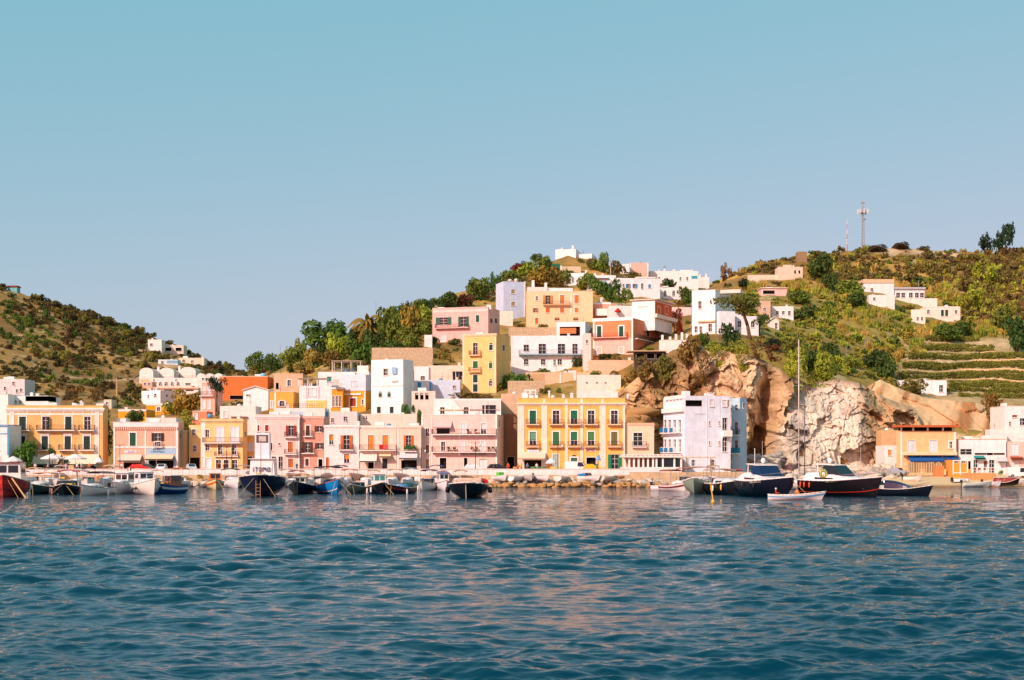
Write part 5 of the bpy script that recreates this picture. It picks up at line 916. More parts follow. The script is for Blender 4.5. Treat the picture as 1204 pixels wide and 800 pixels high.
def crown_mesh(kind, var, c):
    key = (kind, var, c)
    if key in CROWNS: return CROWNS[key]
    rng = np.random.default_rng(hash((kind, var)) % 2**31 if False else (sum(map(ord, kind))*31+var))
    if kind == 'round': lp = lumpy(rng, 13, .62, .62, 0, .42); V, _ = leaves(lp, 950, .062, rng)
    elif kind == 'pine':                      # flat topped umbrella of plates
        lp = []
        for j in range(15):
            a = rng.random()*6.28; q = math.sqrt(rng.random())*.72; z = rng.uniform(-.22, .3)*(1-q*.5); lp.append((q*math.cos(a), q*math.sin(a), z, .34*rng.uniform(.7, 1.2), .34*rng.uniform(.7, 1.2), .15))
        V, _ = leaves(lp, 1100, .05, rng, .5, .4)
    elif kind == 'tall': lp = [(rng.uniform(-.25, .25), rng.uniform(-.25, .25), z, .42*(1-abs(z)*.4), .42*(1-abs(z)*.4), .34) for z in np.linspace(-.75, .8, 11)]; V, _ = leaves(lp, 1000, .06, rng)
    elif kind == 'shrub': lp = lumpy(rng, 8, .7, .55, .25, .46); V, _ = leaves(lp, 420, .085, rng)
    elif kind == 'loose': lp = lumpy(rng, 18, .8, .8, 0, .25); V, _ = leaves(lp, 800, .06, rng, .4)
    elif kind == 'hang':                      # creeper hanging down a rock face
        lp = [(rng.uniform(-.8, .8), rng.uniform(-.1, .15), rng.uniform(-.9, .6), .28, .16, .3) for j in range(14)]; V, _ = leaves(lp, 620, .075, rng)
    elif kind == 'palm':
        V = []
        for j in range(26):
            a = rng.random()*6.28; el = rng.uniform(-.2, 1.2); Lf = rng.uniform(.8, 1.1); pts = []
            for q in range(6):
                t = q/5; pts.append(np.array([math.cos(a)*Lf*t*math.cos(el*(1-t*.3)), math.sin(a)*Lf*t*math.cos(el*(1-t*.3)), math.sin(el)*Lf*t*.75-t*t*.55]))
            side = np.array([-math.sin(a), math.cos(a), 0])
            for q in range(5):
                w0, w1 = .11*(1-abs(q/5-.35)), .11*(1-abs((q+1)/5-.35))
                for sg in (-1, 1): V += [pts[q], pts[q+1], pts[q+1]+side*w1*sg+np.array([0, 0, -.06]), pts[q]+side*w0*sg+np.array([0, 0, -.06])]
        V = np.array(V)
    V = np.asarray(V, float); r = np.percentile(np.hypot(V[:, 0], V[:, 1]), 97); V[:, :2] /= r; a, b = np.percentile(V[:, 2], (1.5, 98.5)); V[:, 2] = (V[:, 2]-(a+b)/2)/((b-a)/2)
    me = np_mesh('crown_'+kind, V, quads(len(V)//4), fol(c)); CROWNS[key] = me; return me
DG = (60, 76, 34); MG = (86, 98, 40); LG = (112, 124, 44); OL = (98, 92, 44); GO = (168, 130, 58); BR = (112, 78, 46); RD = (118, 72, 44); EV = (34, 50, 32)
PLANTS = []
def tree(label, px, pyb, wpx, hpx, kind='round', c=MG, D=None, name='tree', cat='tree', group=None, trunk=.35, lean=0, var=0, sink=.15):
    """tree: base at picture position, crown width and overall height in pixels; trunk = share of height below the crown"""
    D = D or D_at(px, pyb); p = P(px, pyb, D); s = D/F; Wd, Hh = wpx*s, hpx*s; rng = np.random.default_rng(int(px*7+pyb))
    root = empty(name, p-Vector((0, 0, sink)), label, cat, group); cr = link('crown', crown_mesh(kind, var % 3, c), root)
    ch = Hh*(1-trunk); zc = Hh-ch*.5; cr.location = (lean*s, 0, zc+sink); hz_ = 1.0
    cr.scale = (Wd/2, Wd/2*rng.uniform(.85, 1.1), ch/2/hz_); cr.rotation_euler = (0, 0, rng.random()*6.28)
    mb = MB(); r = max(.07, Wd*.035) if kind != 'palm' else .25; top = Vector((lean*s*.8, 0, zc-ch*.2+sink)); mid = Vector((lean*s*.3, .1, top.z*.5))
    mb.tube((0, 0, -1.0), mid, r*1.25, r, 7); mb.tube(mid, top, r, r*.75, 7)
    if kind != 'palm': limbs(rng, top, [(lean*s+Wd*.32*math.cos(a), Wd*.32*math.sin(a), zc+ch*rng.uniform(-.05, .2)+sink) for a in [rng.random()*6.28 for _ in range(6)]], r*.6, mb)
    mb.build('trunk', BARK, root, smooth=True); return root
def shrub(label, px, pyb, wpx, hpx, kind='shrub', c=OL, D=None, group=None, name='shrub', cat='shrub', var=0, z0=.0):
    D = D or D_at(px, pyb); p = P(px, pyb, D); s = D/F; o = link(name, crown_mesh(kind, var % 3, c)); o.location = p+Vector((0, 0, hpx*s*.44))
    o.scale = (wpx*s/2, wpx*s/2*.8, hpx*s/2); o.rotation_euler = (0, 0, (px*1.7) % .9 if kind == 'hang' else (px*1.7) % 6.28); return tag(o, label, cat, group)
# -- named trees
tree('big spreading umbrella pine on the crest left of the village', 386, 422, 58, 44, 'round', (62, 84, 32), trunk=.2, var=2)
tree('smaller umbrella pine on the saddle beside the sky', 308, 441, 38, 26, 'pine', (74, 94, 34), trunk=.12)
tree('dark crooked pine in front of the orange house wall', 254.5, 478, 24, 34, 'pine', EV, D=300, trunk=.5, lean=1, var=1)
t = tree('leaning stone pine with bare branched trunk on the cliff edge', 883.5, 404, 58, 56, 'pine', (84, 88, 40), trunk=.66, lean=-15, var=2)
tree('low dark pine bough tree right of the leaning stone pine', 893, 396, 24, 26, 'pine', (58, 74, 30), trunk=.45, var=1)
tree('dark round crowned tree alone on the right ridge', 1161, 296, 19, 21, 'loose', EV, trunk=.05)
tree('taller dark tree with lobed crown on the right ridge', 1179, 298, 23, 34, 'loose', EV, trunk=.08, var=1)
tree('palm with drooping golden fronds on the crest', 432, 408, 46, 38, 'palm', (126, 110, 48), trunk=.12)
tree('bright green round street tree beside the parasols', 31, 556, 31, 36, 'round', (70, 98, 36), D=270, trunk=.25)
tree('bushy dark green tree in the alley right of yellow palazzo', 126, 545, 17, 62, 'tall', (44, 66, 32), D=284, trunk=.15)
tree('yellow green tree between pink and yellow waterfront houses', 219, 540, 24, 56, 'tall', (122, 122, 36), D=284, trunk=.2, var=1)
tree('dark green tree in front of the long yellow house', 158, 500, 26, 17, 'round', DG, D=300, trunk=.2)
tree('golden olive tree mass below the vaulted hotel', 222, 490, 40, 30, 'round', (140, 116, 46), trunk=.15, var=1)
tree('olive tree left of the golden tree mass', 204, 490, 26, 18, 'round', (110, 108, 44), trunk=.2, var=2)
tree('bare greyish tree on the ridge behind the white houses', 853, 330, 15, 20, 'loose', (140, 112, 76), trunk=.3)
tree('dark bushy evergreen by the right slope reeds', 966, 332, 30, 33, 'round', (56, 70, 30), trunk=.2)
tree('second dark evergreen lower on the right slope', 975, 344, 22, 22, 'round', DG, trunk=.2, var=1)
tree('rounded dark evergreen between white houses right of dip', 874, 340, 14, 12, 'round', EV, trunk=.2)
tree('green tree cluster beside the white arched garden house', 806, 362, 20, 24, 'round', (70, 88, 36), trunk=.2)
tree('flowering reddish tree below the pink garden wall', 793, 390, 20, 26, 'round', (120, 62, 40), trunk=.2, var=1)
tree('green pine on the summit slope with yellowish base', 709, 322, 16, 24, 'round', (84, 100, 38), trunk=.15)
tree('round summit tree left of the white villa', 630, 308, 18, 9, 'round', DG, trunk=.1)
for j, (x, y, w, hh, c) in enumerate(((458, 402, 34, 40, MG), (320, 440, 26, 20, DG), (346, 436, 26, 26, MG), (374, 428, 30, 30, DG), (398, 424, 30, 30, LG), (412, 414, 28, 26, DG), (425, 410, 26, 24, OL), (446, 400, 26, 26, DG), (462, 388, 26, 22, LG), (480, 376, 26, 20, DG), (494, 370, 24, 18, MG), (430, 430, 30, 26, (66, 92, 36)), (465, 426, 30, 24, DG), (482, 418, 26, 24, (90, 100, 40)), (500, 398, 22, 22, MG), (470, 388, 30, 26, (58, 84, 34)), (440, 420, 30, 30, DG), (472, 410, 26, 26, (96, 104, 40)), (416, 428, 26, 28, (76, 92, 36)), (486, 400, 30, 40, (146, 126, 50)), (497, 385, 26, 24, LG), (350, 428, 28, 28, (104, 110, 40)), (368, 432, 22, 20, GO), (335, 432, 22, 18, LG), (405, 418, 24, 22, (46, 70, 30)), (392, 436, 30, 24, (120, 100, 46)), (358, 444, 26, 18, GO), (450, 424, 30, 24, (66, 84, 34)), (300, 440, 22, 12, OL), (508, 372, 30, 20, (50, 70, 32)), (528, 362, 28, 18, DG), (545, 362, 30, 16, (94, 58, 42)), (560, 352, 30, 24, MG), (578, 346, 26, 24, (60, 84, 36)), (600, 338, 30, 20, MG), (622, 330, 30, 22, LG), (640, 338, 34, 24, (136, 116, 46)), (655, 343, 30, 24, (110, 96, 40)), (666, 336, 24, 18, MG), (703, 348, 28, 24, (72, 90, 36)), (716, 356, 28, 26, (62, 88, 34)), (732, 362, 24, 22, (80, 96, 36)), (690, 342, 24, 20, (96, 104, 40)), (790, 345, 28, 16, (50, 66, 34)), (640, 318, 22, 16, MG), (615, 322, 22, 14, DG), (697, 318, 18, 14, (128, 100, 44)), (725, 326, 22, 18, (120, 92, 44)), (745, 330, 20, 10, OL))):
    nm = {MG: 'mid green', DG: 'dark green', LG: 'yellow green', GO: 'golden', OL: 'olive'}.get(c, 'bushy green' if c[1] > c[0] else 'rusty brown' if c[0] > c[1]+30 else 'golden olive')
    LM = ((308, 432, 'the smaller umbrella pine'), (388, 405, 'the big umbrella pine'), (432, 392, 'the golden palm'), (470, 415, 'the rough stone terrace wall'), (505, 392, 'the white ridge cottage'), (535, 365, 'the pink hill house roof'), (588, 345, 'the lavender blue house'), (610, 318, 'the dark red crest hedge'), (655, 318, 'the green hoarding'), (665, 335, 'the peach house roof'), (708, 340, 'the pillared loggia house'), (735, 350, 'the blue shuttered cubic house'), (790, 342, 'the arched garden house'), (755, 318, 'the salmon ridge house'))
    lm = min(LM, key=lambda q: (q[0]-x)**2+(q[1]-y)**2*2); where = ('just above ' if y < lm[1]-6 else 'just below ' if y > lm[1]+6 else 'beside ')+lm[2]; nm = ('broad ' if w >= 30 else 'small ' if w <= 22 else '')+nm
    _ = 'on the crest left of the pink hill house' if x < 515 else 'on the slope above the pink hill house' if x < 590 else 'below the white summit villa' if x < 680 else 'between the white ridge houses'
    tree('%s leafy tree %s' % (nm, where), x, y, w, hh, ['round', 'loose', 'round', 'shrub'][j % 4], c, trunk=.12, var=j, group='garden trees of the hill village')
for lab, x, y, w, hh, k, c in (('broad green tree above the top vine row', 1110, 402, 36, 20, 'round', (74, 92, 36)), ('second green tree above the vine rows', 1130, 398, 30, 20, 'round', (64, 82, 34)), ('dark tree at the right end of the vine rows', 1196, 414, 34, 40, 'round', (52, 74, 34)), ('olive tree above the right end of vine rows', 1180, 388, 30, 26, 'round', (90, 96, 40)), ('yellow green cactus thicket under the ridge trees', 1160, 335, 34, 30, 'loose', (128, 132, 46)), ('yellow green cactus thicket beside the cream farm cottage', 1142, 365, 34, 28, 'loose', (124, 128, 44)), ('green bush patch left of the white farmhouse', 1000, 352, 36, 22, 'round', (92, 108, 42)), ('dark bush beside the white farmhouse wall', 1008, 362, 26, 18, 'round', (62, 78, 34)), ('green bush on the slope below the pink bungalow', 940, 358, 30, 16, 'round', (78, 92, 38)), ('dark bush beside the white terrace cottages', 948, 378, 28, 18, 'round', DG), ('tall dark bush left of the long white house roof', 1030, 436, 30, 24, 'round', (50, 66, 30)), ('green bush on the slope above the bright creepers', 1000, 436, 26, 18, 'round', (100, 108, 42)), ('low dark shrub line on the ridge below the telecom tower', 1030, 297, 30, 8, 'round', (84, 72, 44)), ('dark ridge shrub right of the telecom tower', 1058, 294, 24, 8, 'round', (78, 66, 42)), ('small dark ridge shrub beside the bare track', 1085, 296, 14, 6, 'round', (78, 70, 42)), ('tall reedy bush by the pink bungalow', 958, 330, 18, 16, 'loose', (150, 134, 60))):
    tree(lab, x, y, w, hh, k, c, trunk=.1)
# -- cliff edge plants
S = shrub
S('large dark evergreen bush on the cliff edge below the white house', 858, 409, 30, 29, 'round', (52, 68, 34)); S('green bush left of the dark evergreen on the cliff edge', 826, 409, 20, 18, 'round', (72, 88, 34)); S('yellow green creeper hanging under the dark evergreen', 846, 430, 22, 26, 'hang', (124, 126, 42), D=cliff_D(846, 420)-.8); S('yellow green creeper hanging below the leaning pine', 876, 436, 26, 32, 'hang', (132, 130, 46), D=cliff_D(876, 424)-.8)
S('dark hedge on the cliff edge right of the pine', 908, 412, 28, 14, 'round', EV); S('olive crown bush above the chalk cliff', 935, 424, 34, 28, 'round', (94, 96, 40)); S('bright creeper hanging over the chalk cliff top', 938, 440, 34, 32, 'round', (126, 130, 42), D=cliff_D(938, 442)); S('yellow green creeper trailing down the chalk cliff top', 936, 458, 24, 30, 'hang', (132, 136, 42), D=cliff_D(936, 450)-.7); S('second bright creeper right over the chalk cliff top', 966, 444, 36, 30, 'round', (112, 122, 42), D=cliff_D(965, 446)); S('second creeper trailing down the chalk cliff top', 962, 458, 26, 26, 'hang', (122, 130, 42), D=cliff_D(962, 452)-.7); S('dark bush between the two bright creepers', 952, 436, 24, 26, 'round', DG, D=cliff_D(952, 446)+1); S('round dark bush on slope above the chalk cliff', 976, 420, 26, 18, 'round', DG)
S('rusty creeper on the cliff brow right of the pine', 912, 424, 30, 20, 'hang', RD, D=cliff_D(912, 424)-.8); S('rusty brush under the cliff pine', 892, 420, 26, 20, 'hang', (140, 90, 46), D=cliff_D(892, 424)-.8)
S('golden scrub in the cliff gully above the tower house', 812, 424, 34, 30, 'round', (150, 104, 48), D=cliff_D(812, 416)-.3); S('golden brush on the rock beside the stone retaining wall', 745, 450, 26, 16, 'round', (156, 112, 48)); S('dark green bush on the rock above peach house', 781, 447, 28, 30, 'round', (86, 84, 38), D=cliff_D(781, 440)-.5); S('brown scrub on rock under the stone retaining wall', 760, 446, 26, 22, 'round', (146, 104, 48), D=cliff_D(760, 442)-.5); S('dry tuft in the middle of the chalk cliff', 993, 547, 15, 8, 'shrub', (170, 108, 48), D=cliff_D(993, 543)-.3); S('small dry tuft beside the sailing mast', 941, 538, 9, 9, 'shrub', (170, 108, 48), D=cliff_D(941, 534)-.3); S('rusty brush strip down the cliff above the tower house', 830, 452, 22, 40, 'hang', (140, 92, 42), D=cliff_D(830, 435)-.6); S('dry brush below the cliff gully', 818, 462, 20, 24, 'hang', (146, 98, 44), D=cliff_D(818, 452)-.6); S('green tuft on the cliff brow by the white house porch', 838, 416, 22, 16, 'round', (104, 112, 42), D=cliff_D(838, 412)); S('olive bush on the cliff brow under the leaning pine', 868, 414, 30, 14, 'round', (100, 104, 42), D=cliff_D(868, 414)+.5)
S('golden shrub bank at the top of the cut earth slope', 1070, 466, 44, 20, 'round', (136, 108, 46)); S('rusty shrub on the earth bank right of the long white house', 1168, 492, 30, 30, 'round', (150, 100, 44), D=318); S('dark bush left of the long white house', 1042, 444, 30, 30, 'round', DG); S('golden shrub left of the long white house', 1045, 460, 34, 16, 'round', (150, 118, 50)); S('golden tuft on the bank above the white garden wall', 1178, 503, 24, 18, 'shrub', (166, 112, 48), D=312)
# -- garden bushes of the village
for j, (x, y, w, hh, c, k, lab) in enumerate(((612, 462, 32, 22, (64, 92, 36), 'round', 'green garden bush behind the yellow palazzo roof'), (596, 458, 26, 20, (76, 96, 38), 'round', 'green bush at the foot of tall yellow house'), (584, 462, 24, 12, OL, 'round', 'olive shrub in front of the tall yellow house'), (640, 436, 16, 9, DG, 'round', 'dark clipped hedge before the balcony house'), (668, 432, 14, 12, (128, 40, 60), 'round', 'purple red bougainvillea before the balcony house'), (680, 432, 16, 12, (60, 70, 36), 'round', 'dark bush beside the bougainvillea'), (708, 428, 16, 10, (130, 108, 48), 'round', 'golden shrub on the long retaining wall'), (724, 428, 14, 11, (146, 104, 48), 'round', 'rusty shrub on the long retaining wall'), (715, 421, 36, 5, (66, 84, 38), 'round', 'low green hedge under the coral house'), (657, 462, 8, 6, MG, 'round', 'small round bush behind the roof chimneys'), (640, 464, 18, 8, OL, 'round', 'olive ground bush behind yellow palazzo roof'), (447, 500, 30, 12, (92, 88, 38), 'round', 'olive planting along the white garden wall'), (477, 492, 13, 17, (60, 92, 36), 'round', 'bright climbing plant at tall white house corner'), (486, 485, 5, 9, (60, 92, 36), 'round', 'small climbing plant beside the stairs'), (493, 496, 8, 14, (70, 96, 40), 'round', 'potted tree beside the white storage house'), (555, 470, 60, 8, (120, 100, 50), 'round', 'dry hedge above the white roof terrace house'), (266, 492, 22, 16, (40, 66, 34), 'round', 'dark round bush under the crooked pine'), (511, 404, 14, 8, DG, 'round', 'dark shrub before the pink hill house'), (535, 405, 20, 7, (70, 80, 36), 'round', 'low hedge under the pink hill house balcony'), (799, 395, 12, 18, (150, 70, 40), 'loose', 'rust red climber beside the big white house porch'), (816, 391, 8, 11, (160, 84, 40), 'round', 'orange flowering bush at white house porch'), (763, 412, 14, 4, LG, 'round', 'small green bush on the terrace shelter roof'))):
    D = D_at(x, min(y, 470))-.5
    if y > 470: D = 300
    if lab.startswith('dry hedge'): D = 296
    S(lab, x, y, w, hh, k, c, D=D, var=j)
S('dark red blossoming hedge on the crest left of the summit', 611, 322, 32, 11, 'round', (112, 50, 48)); S('green pot shrub on the palazzo awning ledge', 60.5, 536, 12, 9, 'round', (66, 80, 36), D=271.5); S('dry golden tuft on the quay stones by the pink house', 206, 566, 20, 7, 'shrub', (176, 140, 60), D=255.5); S('second dry golden tuft on the quay stones', 222, 566, 14, 6, 'shrub', (160, 132, 56), D=255.5); S('dry tuft on the quay stones before yellow house', 236, 563, 10, 5, 'shrub', (150, 130, 56), D=255.5); S('small green shrub beside the beach bar steps', 1176, 558, 8, 5, 'shrub', (110, 120, 40), D=268)
def wav(x, j): return 1.3*math.sin(x*.045+j*.8)+.7*math.sin(x*.11+j*2)
# -- vineyard terraces: vine rows and their banks
for j, (x0, x1, y) in enumerate(((1088, 1150, 402), (1078, 1168, 413), (1068, 1290, 423), (1062, 1300, 434), (1056, 1300, 446), (1116, 1300, 457), (1112, 1290, 463), (1128, 1290, 469))):
    rng = np.random.default_rng(j+90); n = int((x1-x0)*2.2); lp = []; Ds = D_at((x0+x1)/2, y); y2 = y
    for k in range(n):
        x = x0+(x1-x0)*(k+.5)/n; p = P(x, y+wav(x, j)-1.4-rng.random()*4.6, D_at(x, y)-.5); s = Ds/F; lp.append((p.x, p.y, p.z, 1.6*s*rng.uniform(.6, 1.3), 1.6*s, 1.9*s*rng.uniform(.6, 1.3)))
    V, _ = leaves(lp, n*40, .24, rng, .5)
    o = link('vine_row', np_mesh('vine_row', V, quads(len(V)//4), fol((100, 102, 44))))
    tag(o, ['short top vine row below the cream farm cottages', 'second vine row from the top of the terraces', 'third vine row from the top of the terraces', 'fourth vine row, above the long white house roof', 'vine row level with the long white house roof', 'vine row beside the long white house', 'vine row at the foot of the long white house', 'lowest vine row above the earth bank'][j], 'vines', 'vine rows on the terraces')
    w = MB(); n = 24
    for k in range(n):
        xa, xb = x0-3+(x1-x0+6)*k/n, x0-3+(x1-x0+6)*(k+1)/n
        a, b = P(xa, y+.3+wav(xa, j), D_at(xa, y)-1.2), P(xb, y+.3+wav(xb, j), D_at(xb, y)-1.2); hh = 1.8+.5*math.sin(k*1.7+j)+.3*math.sin(k*.6)
        w.add([a+Vector((0, 0, 0)), b+Vector((0, 0, 0)), b-Vector((0, .5, hh)), a-Vector((0, .5, hh)), a+Vector((0, 3, 0)), b+Vector((0, 3, 0))], [(3, 2, 1, 0), (0, 1, 5, 4)])
    o = w.build('terrace_bank', mat('terrace_soil', (214, 180, 132), .95, .3, 1, .5)); tag(o, ['sandy terrace bank under the short top vine row', 'sandy terrace bank under the second vine row', 'sandy terrace bank under the third vine row', 'sandy terrace bank under the fourth vine row', 'sandy terrace bank level with the long white house roof', 'sandy terrace bank beside the long white house', 'sandy terrace bank at the foot of the long white house', 'sandy terrace bank under the lowest vine row'][j], 'bank', 'vineyard terrace banks')
for j, (x0, x1, y) in enumerate(((1092, 1160, 407.5), (1074, 1200, 418), (1066, 1215, 428.5), (1060, 1215, 440), (1056, 1215, 451.5))):
    rng = np.random.default_rng(j+190); n = int((x1-x0)*1.8); lp = []
    for k in range(n):
        x = x0+(x1-x0)*(k+.5)/n; p_ = P(x, y+wav(x, j)-.8-rng.random()*1.6, D_at(x, y)-.4); lp.append((p_.x, p_.y, p_.z, .3*rng.uniform(.6, 1.3), .3, .34*rng.uniform(.6, 1.3)))
    V, _ = leaves(lp, n*22, .2, rng, .5); o = link('vine_row', np_mesh('vine_row', V, quads(len(V)//4), fol((106, 106, 46))))
    tag(o, ['thin low vine row under the short top row', 'thin low vine row under the second vine row', 'thin low vine row under the third vine row', 'thin low vine row under the fourth vine row', 'thin low vine row running into the long white house roof'][j], 'vines', 'vine rows on the terraces')
for j, (x, y, w, hh, c, lab) in enumerate(((446, 412, 18, 10, (110, 112, 46), 'tuft trailing over the rough stone terrace wall by the palm side'), (470, 412, 22, 9, (92, 100, 40), 'green tuft on top of the rough stone terrace wall'), (492, 411, 14, 7, (140, 118, 56), 'dry tuft at the pink house end of the stone terrace wall'), (462, 432, 20, 9, (120, 108, 50), 'dry shrub at the foot of the rough stone terrace wall'), (612, 387, 18, 7, (130, 112, 54), 'dry tuft on the ochre rock terrace'), (638, 388, 16, 7, (100, 104, 42), 'olive tuft on the ochre rock terrace'), (640, 441, 18, 8, (84, 98, 40), 'green tuft on the broad beige terrace wall'), (668, 440, 14, 6, (120, 110, 48), 'golden tuft on the broad beige terrace wall'), (700, 443, 16, 7, (104, 108, 44), 'olive tuft on the white rendered terrace wall'), (722, 445, 16, 9, (136, 112, 54), 'golden tuft at the rock end of the white rendered terrace wall'), (754, 427, 20, 8, (120, 108, 48), 'golden tuft under the terrace shelter'), (610, 450, 18, 8, (80, 98, 40), 'green tuft on the curved beige garden wall'))):
    S(lab, x, y, w, hh, 'round', c, D=D_at(x, y)-2.2, var=j)
# -- countable shrubs and uncountable scrub, scattered over the slopes
def blocked(x, y, w, hh):
    for a, b, yt, yb in FOOT:
        if x+w*.35 > a and x-w*.35 < b and y-hh < yb-1.0 and y > yt-.5: return True
    return False
def sky_at(px): return float(prof(px)[1][5])
tmpl = []; rt = np.random.default_rng(5)
for k in range(6): V, c = leaves(lumpy(rt, 7, .72, .5, .3, .44), 96, .15, rt); V[:, :2] /= np.percentile(np.hypot(V[:, 0], V[:, 1]), 96); V[:, 2] = (V[:, 2]-V[:, 2].min())/(np.percentile(V[:, 2], 98)-V[:, 2].min()); tmpl.append(V)
reed = []
for k in range(4):
    V = []
    for j in range(85):
        a, q = rt.random()*6.28, math.sqrt(rt.random())*.8; x, y = q*math.cos(a), q*math.sin(a); hgt = rt.uniform(.6, 1.25); lx, ly = rt.normal()*.22, rt.normal()*.22; w = .06
        sx, sy = rt.normal()*w, rt.normal()*w; p = [np.array([x, y, -.1]), np.array([x+lx*.4, y+ly*.4, hgt*.6]), np.array([x+lx*1.3, y+ly*1.3, hgt])]; d = np.array([sx, sy, 0])
        V += [p[0]-d, p[0]+d, p[1]+d*1.2, p[1]-d*1.2, p[1]-d*1.2, p[1]+d*1.2, p[2]+d*.3, p[2]-d*.3]
    reed.append(np.array(V))
def pick(x, y, r):
    """plant palette by slope"""
    if x < 292:
        g = fbm(x*.02, y*.05, 0, 3, 15)
        if y > 455 and 60 < x < 125: return 'b', [(116, 88, 46), (104, 82, 42), (128, 96, 50)][r.integers(3)]
        return 'b', [(72, 66, 36), (86, 76, 42), (64, 64, 34), (104, 88, 48), (72, 74, 36), (58, 58, 32), (112, 96, 48)][r.integers(7)] if g < .62 else [(80, 92, 36), (88, 100, 38), (66, 78, 32)][r.integers(3)]
    if x < 870: return 'b', [(66, 80, 34), (96, 96, 42), (120, 104, 48), (54, 70, 32), (134, 106, 50), (104, 76, 44), (88, 100, 40)][r.integers(7)]
    g = fbm(x*.017, y*.03, 0, 3, 16); up = y < 335
    if up and r.random() < .7: return 'b', [(96, 84, 46), (106, 92, 50), (84, 80, 42), (118, 104, 50), (98, 80, 48)][r.integers(5)]
    if x > 1130 and y < 380: return 'b', [(108, 88, 50), (118, 116, 46), (100, 82, 48), (126, 126, 48), (90, 86, 42)][r.integers(5)]
    if g > .5 and y < 432: return 'r', [(158, 134, 64), (148, 134, 58), (128, 128, 50), (166, 142, 74), (112, 120, 44)][r.integers(5)]
    return 'b', [(124, 128, 46), (108, 118, 42), (86, 100, 38), (134, 126, 50), (118, 112, 46), (66, 80, 34), (138, 122, 52)][r.integers(7)]
buf = {'b': [[], [], 0], 'r': [[], [], 0]}; solo = []; rs = np.random.default_rng(77)
zones = [(0, 292, 3300), (292, 520, 800), (520, 870, 560), (870, 1204, 2700), (-340, 0, 320), (1204, 1560, 800)]
for (xa, xb, n) in zones:
    for k in range(n):
        x = rs.uniform(xa, xb); yt = sky_at(x)+1; lo = 478 if x < 292 else 470 if x < 870 else 0
        if x >= 870: lo = np.interp(x, [870, 900, 960, 1010, 1060, 1130, 1204], [405, 408, 430, 444, 452, 400, 402]) if x < 1204 else 415
        y = yt+(lo-yt)*rs.random()**(1.25 if x < 292 else 1.0)
        if x < 292 and fbm(x*.035, y*.075, 0, 3, 19) > .57 and rs.random() < .75: continue      # open dry grass
        if 1030 < x < 1150 and 294 < y < 304 and rs.random() < .85: continue
        if 1060 < x < 1204 and y > 398 and not (x < 1085 and y < 420): continue
        typ, c = pick(x, y, rs); w = rs.uniform(4, 10.5) if x < 292 else rs.uniform(5, 13); hh = w*rs.uniform(.4, .75) if typ == 'b' else w*rs.uniform(.45, .75)
        if rs.random() < .12 and typ == 'b': w *= 1.5; hh *= 1.4
        if blocked(x, y, w, hh): continue
        if typ == 'b' and w > (9.6 if x < 292 else 11.5) and 0 < x < 1204 and len(solo) < 190: solo.append((x, y, w, hh, c)); continue
        p = ground(x, y); s = p.y/F; T = (tmpl if typ == 'b' else reed)[rs.integers(4)]; a = rs.random()*6.28; ca, sa = math.cos(a), math.sin(a)
        V = T*np.array([w*s/2, w*s/2*.9, hh*s*1.05]); V = np.stack([V[:, 0]*ca-V[:, 1]*sa, V[:, 0]*sa+V[:, 1]*ca, V[:, 2]], 1)+np.array([p.x, p.y, p.z-.35])
        B = buf[typ]; B[0].append(V.astype(np.float32)); cl = np.array(lin(tuple(v*(1.3 if c[1] >= c[0]-6 else 1.15) for v in c)))*rs.uniform(.8, 1.2); lv = np.repeat(cl[None]*(.7+.6*rs.random((len(V)//4, 1))), 4, 0); B[1].append(lv.astype(np.float32))
M_sc = mat('scrub_foliage', (0, 0, 0), .8, .15, .6, attr='Col', spec=.15, trans=.22)
for typ, nm, lab in (('b', 'scrub', 'low dry mediterranean scrub covering the slopes'), ('r', 'reeds', 'tall golden cane reeds on the right slope')):
    V = np.concatenate(buf[typ][0]); C = np.concatenate(buf[typ][1]); o = link(nm, np_mesh(nm, V, quads(len(V)//4), M_sc, False, C)); tag(o, lab, nm if nm == 'scrub' else 'reeds', kind='stuff')
for j, (x, y, w, hh, c) in enumerate(solo):
    tone = 'dark olive' if c[0] < 72 else 'rusty brown' if c[0] > c[1]+18 else 'golden olive' if c[0] > 110 else 'mid green' if c[1] > c[0] else 'brownish olive'
    where = 'on the scrubby left hillside' if x < 292 else 'on the village hill' if x < 870 else 'on the right hillside among the reeds'
    g = [(62, 58, 32), (86, 68, 40), (64, 82, 34), (108, 104, 44), (120, 84, 46)]; q = {'dark olive': g[0], 'brownish olive': g[1], 'mid green': g[2], 'golden olive': g[3], 'rusty brown': g[4]}[tone]
    S('large rounded %s shrub %s' % (tone, where), x, y, w, hh*1.1, 'shrub', q, var=j, group='large shrubs %s' % where)
print('plants', round(time.time()-T0, 1), len(solo))
# ================================================================ SHORE: parapet, rocks, street furniture
PARW = mat('parapet_render', (238, 224, 218), .88, .16, .8, .3, 4, streak=.18)
t = empty('quay_parapet', (xw(-300, QD), QD+.4, QZ), 'long low white parapet wall along the quay edge', 'wall'); tag(t, kind='thing'); x = xw(-300, QD); xe = xw(733, QD); k = 0
pm = None
while x < xe:
    L_ = 4.1
    if pm is None:
        m = MB(); m.box(.01, L_-.012, -.42, -.03, -.5, .55); pm = m.build('wall_panel', PARW, t, bevel=.02); o = pm
        m = MB(); m.box(.005, L_-.008, -.48, .03, .553, .66); cp = m.build('coping_stone', mat('coping', (226, 208, 196), .85, .15, 1.5), t, bevel=.015); c = cp
    else:
        o = pm.copy(); COL.objects.link(o); c = cp.copy(); COL.objects.link(c)
    o.location = (x-t.location.x, 0, 0); c.location = (x-t.location.x, 0, 0); x += L_; k += 1
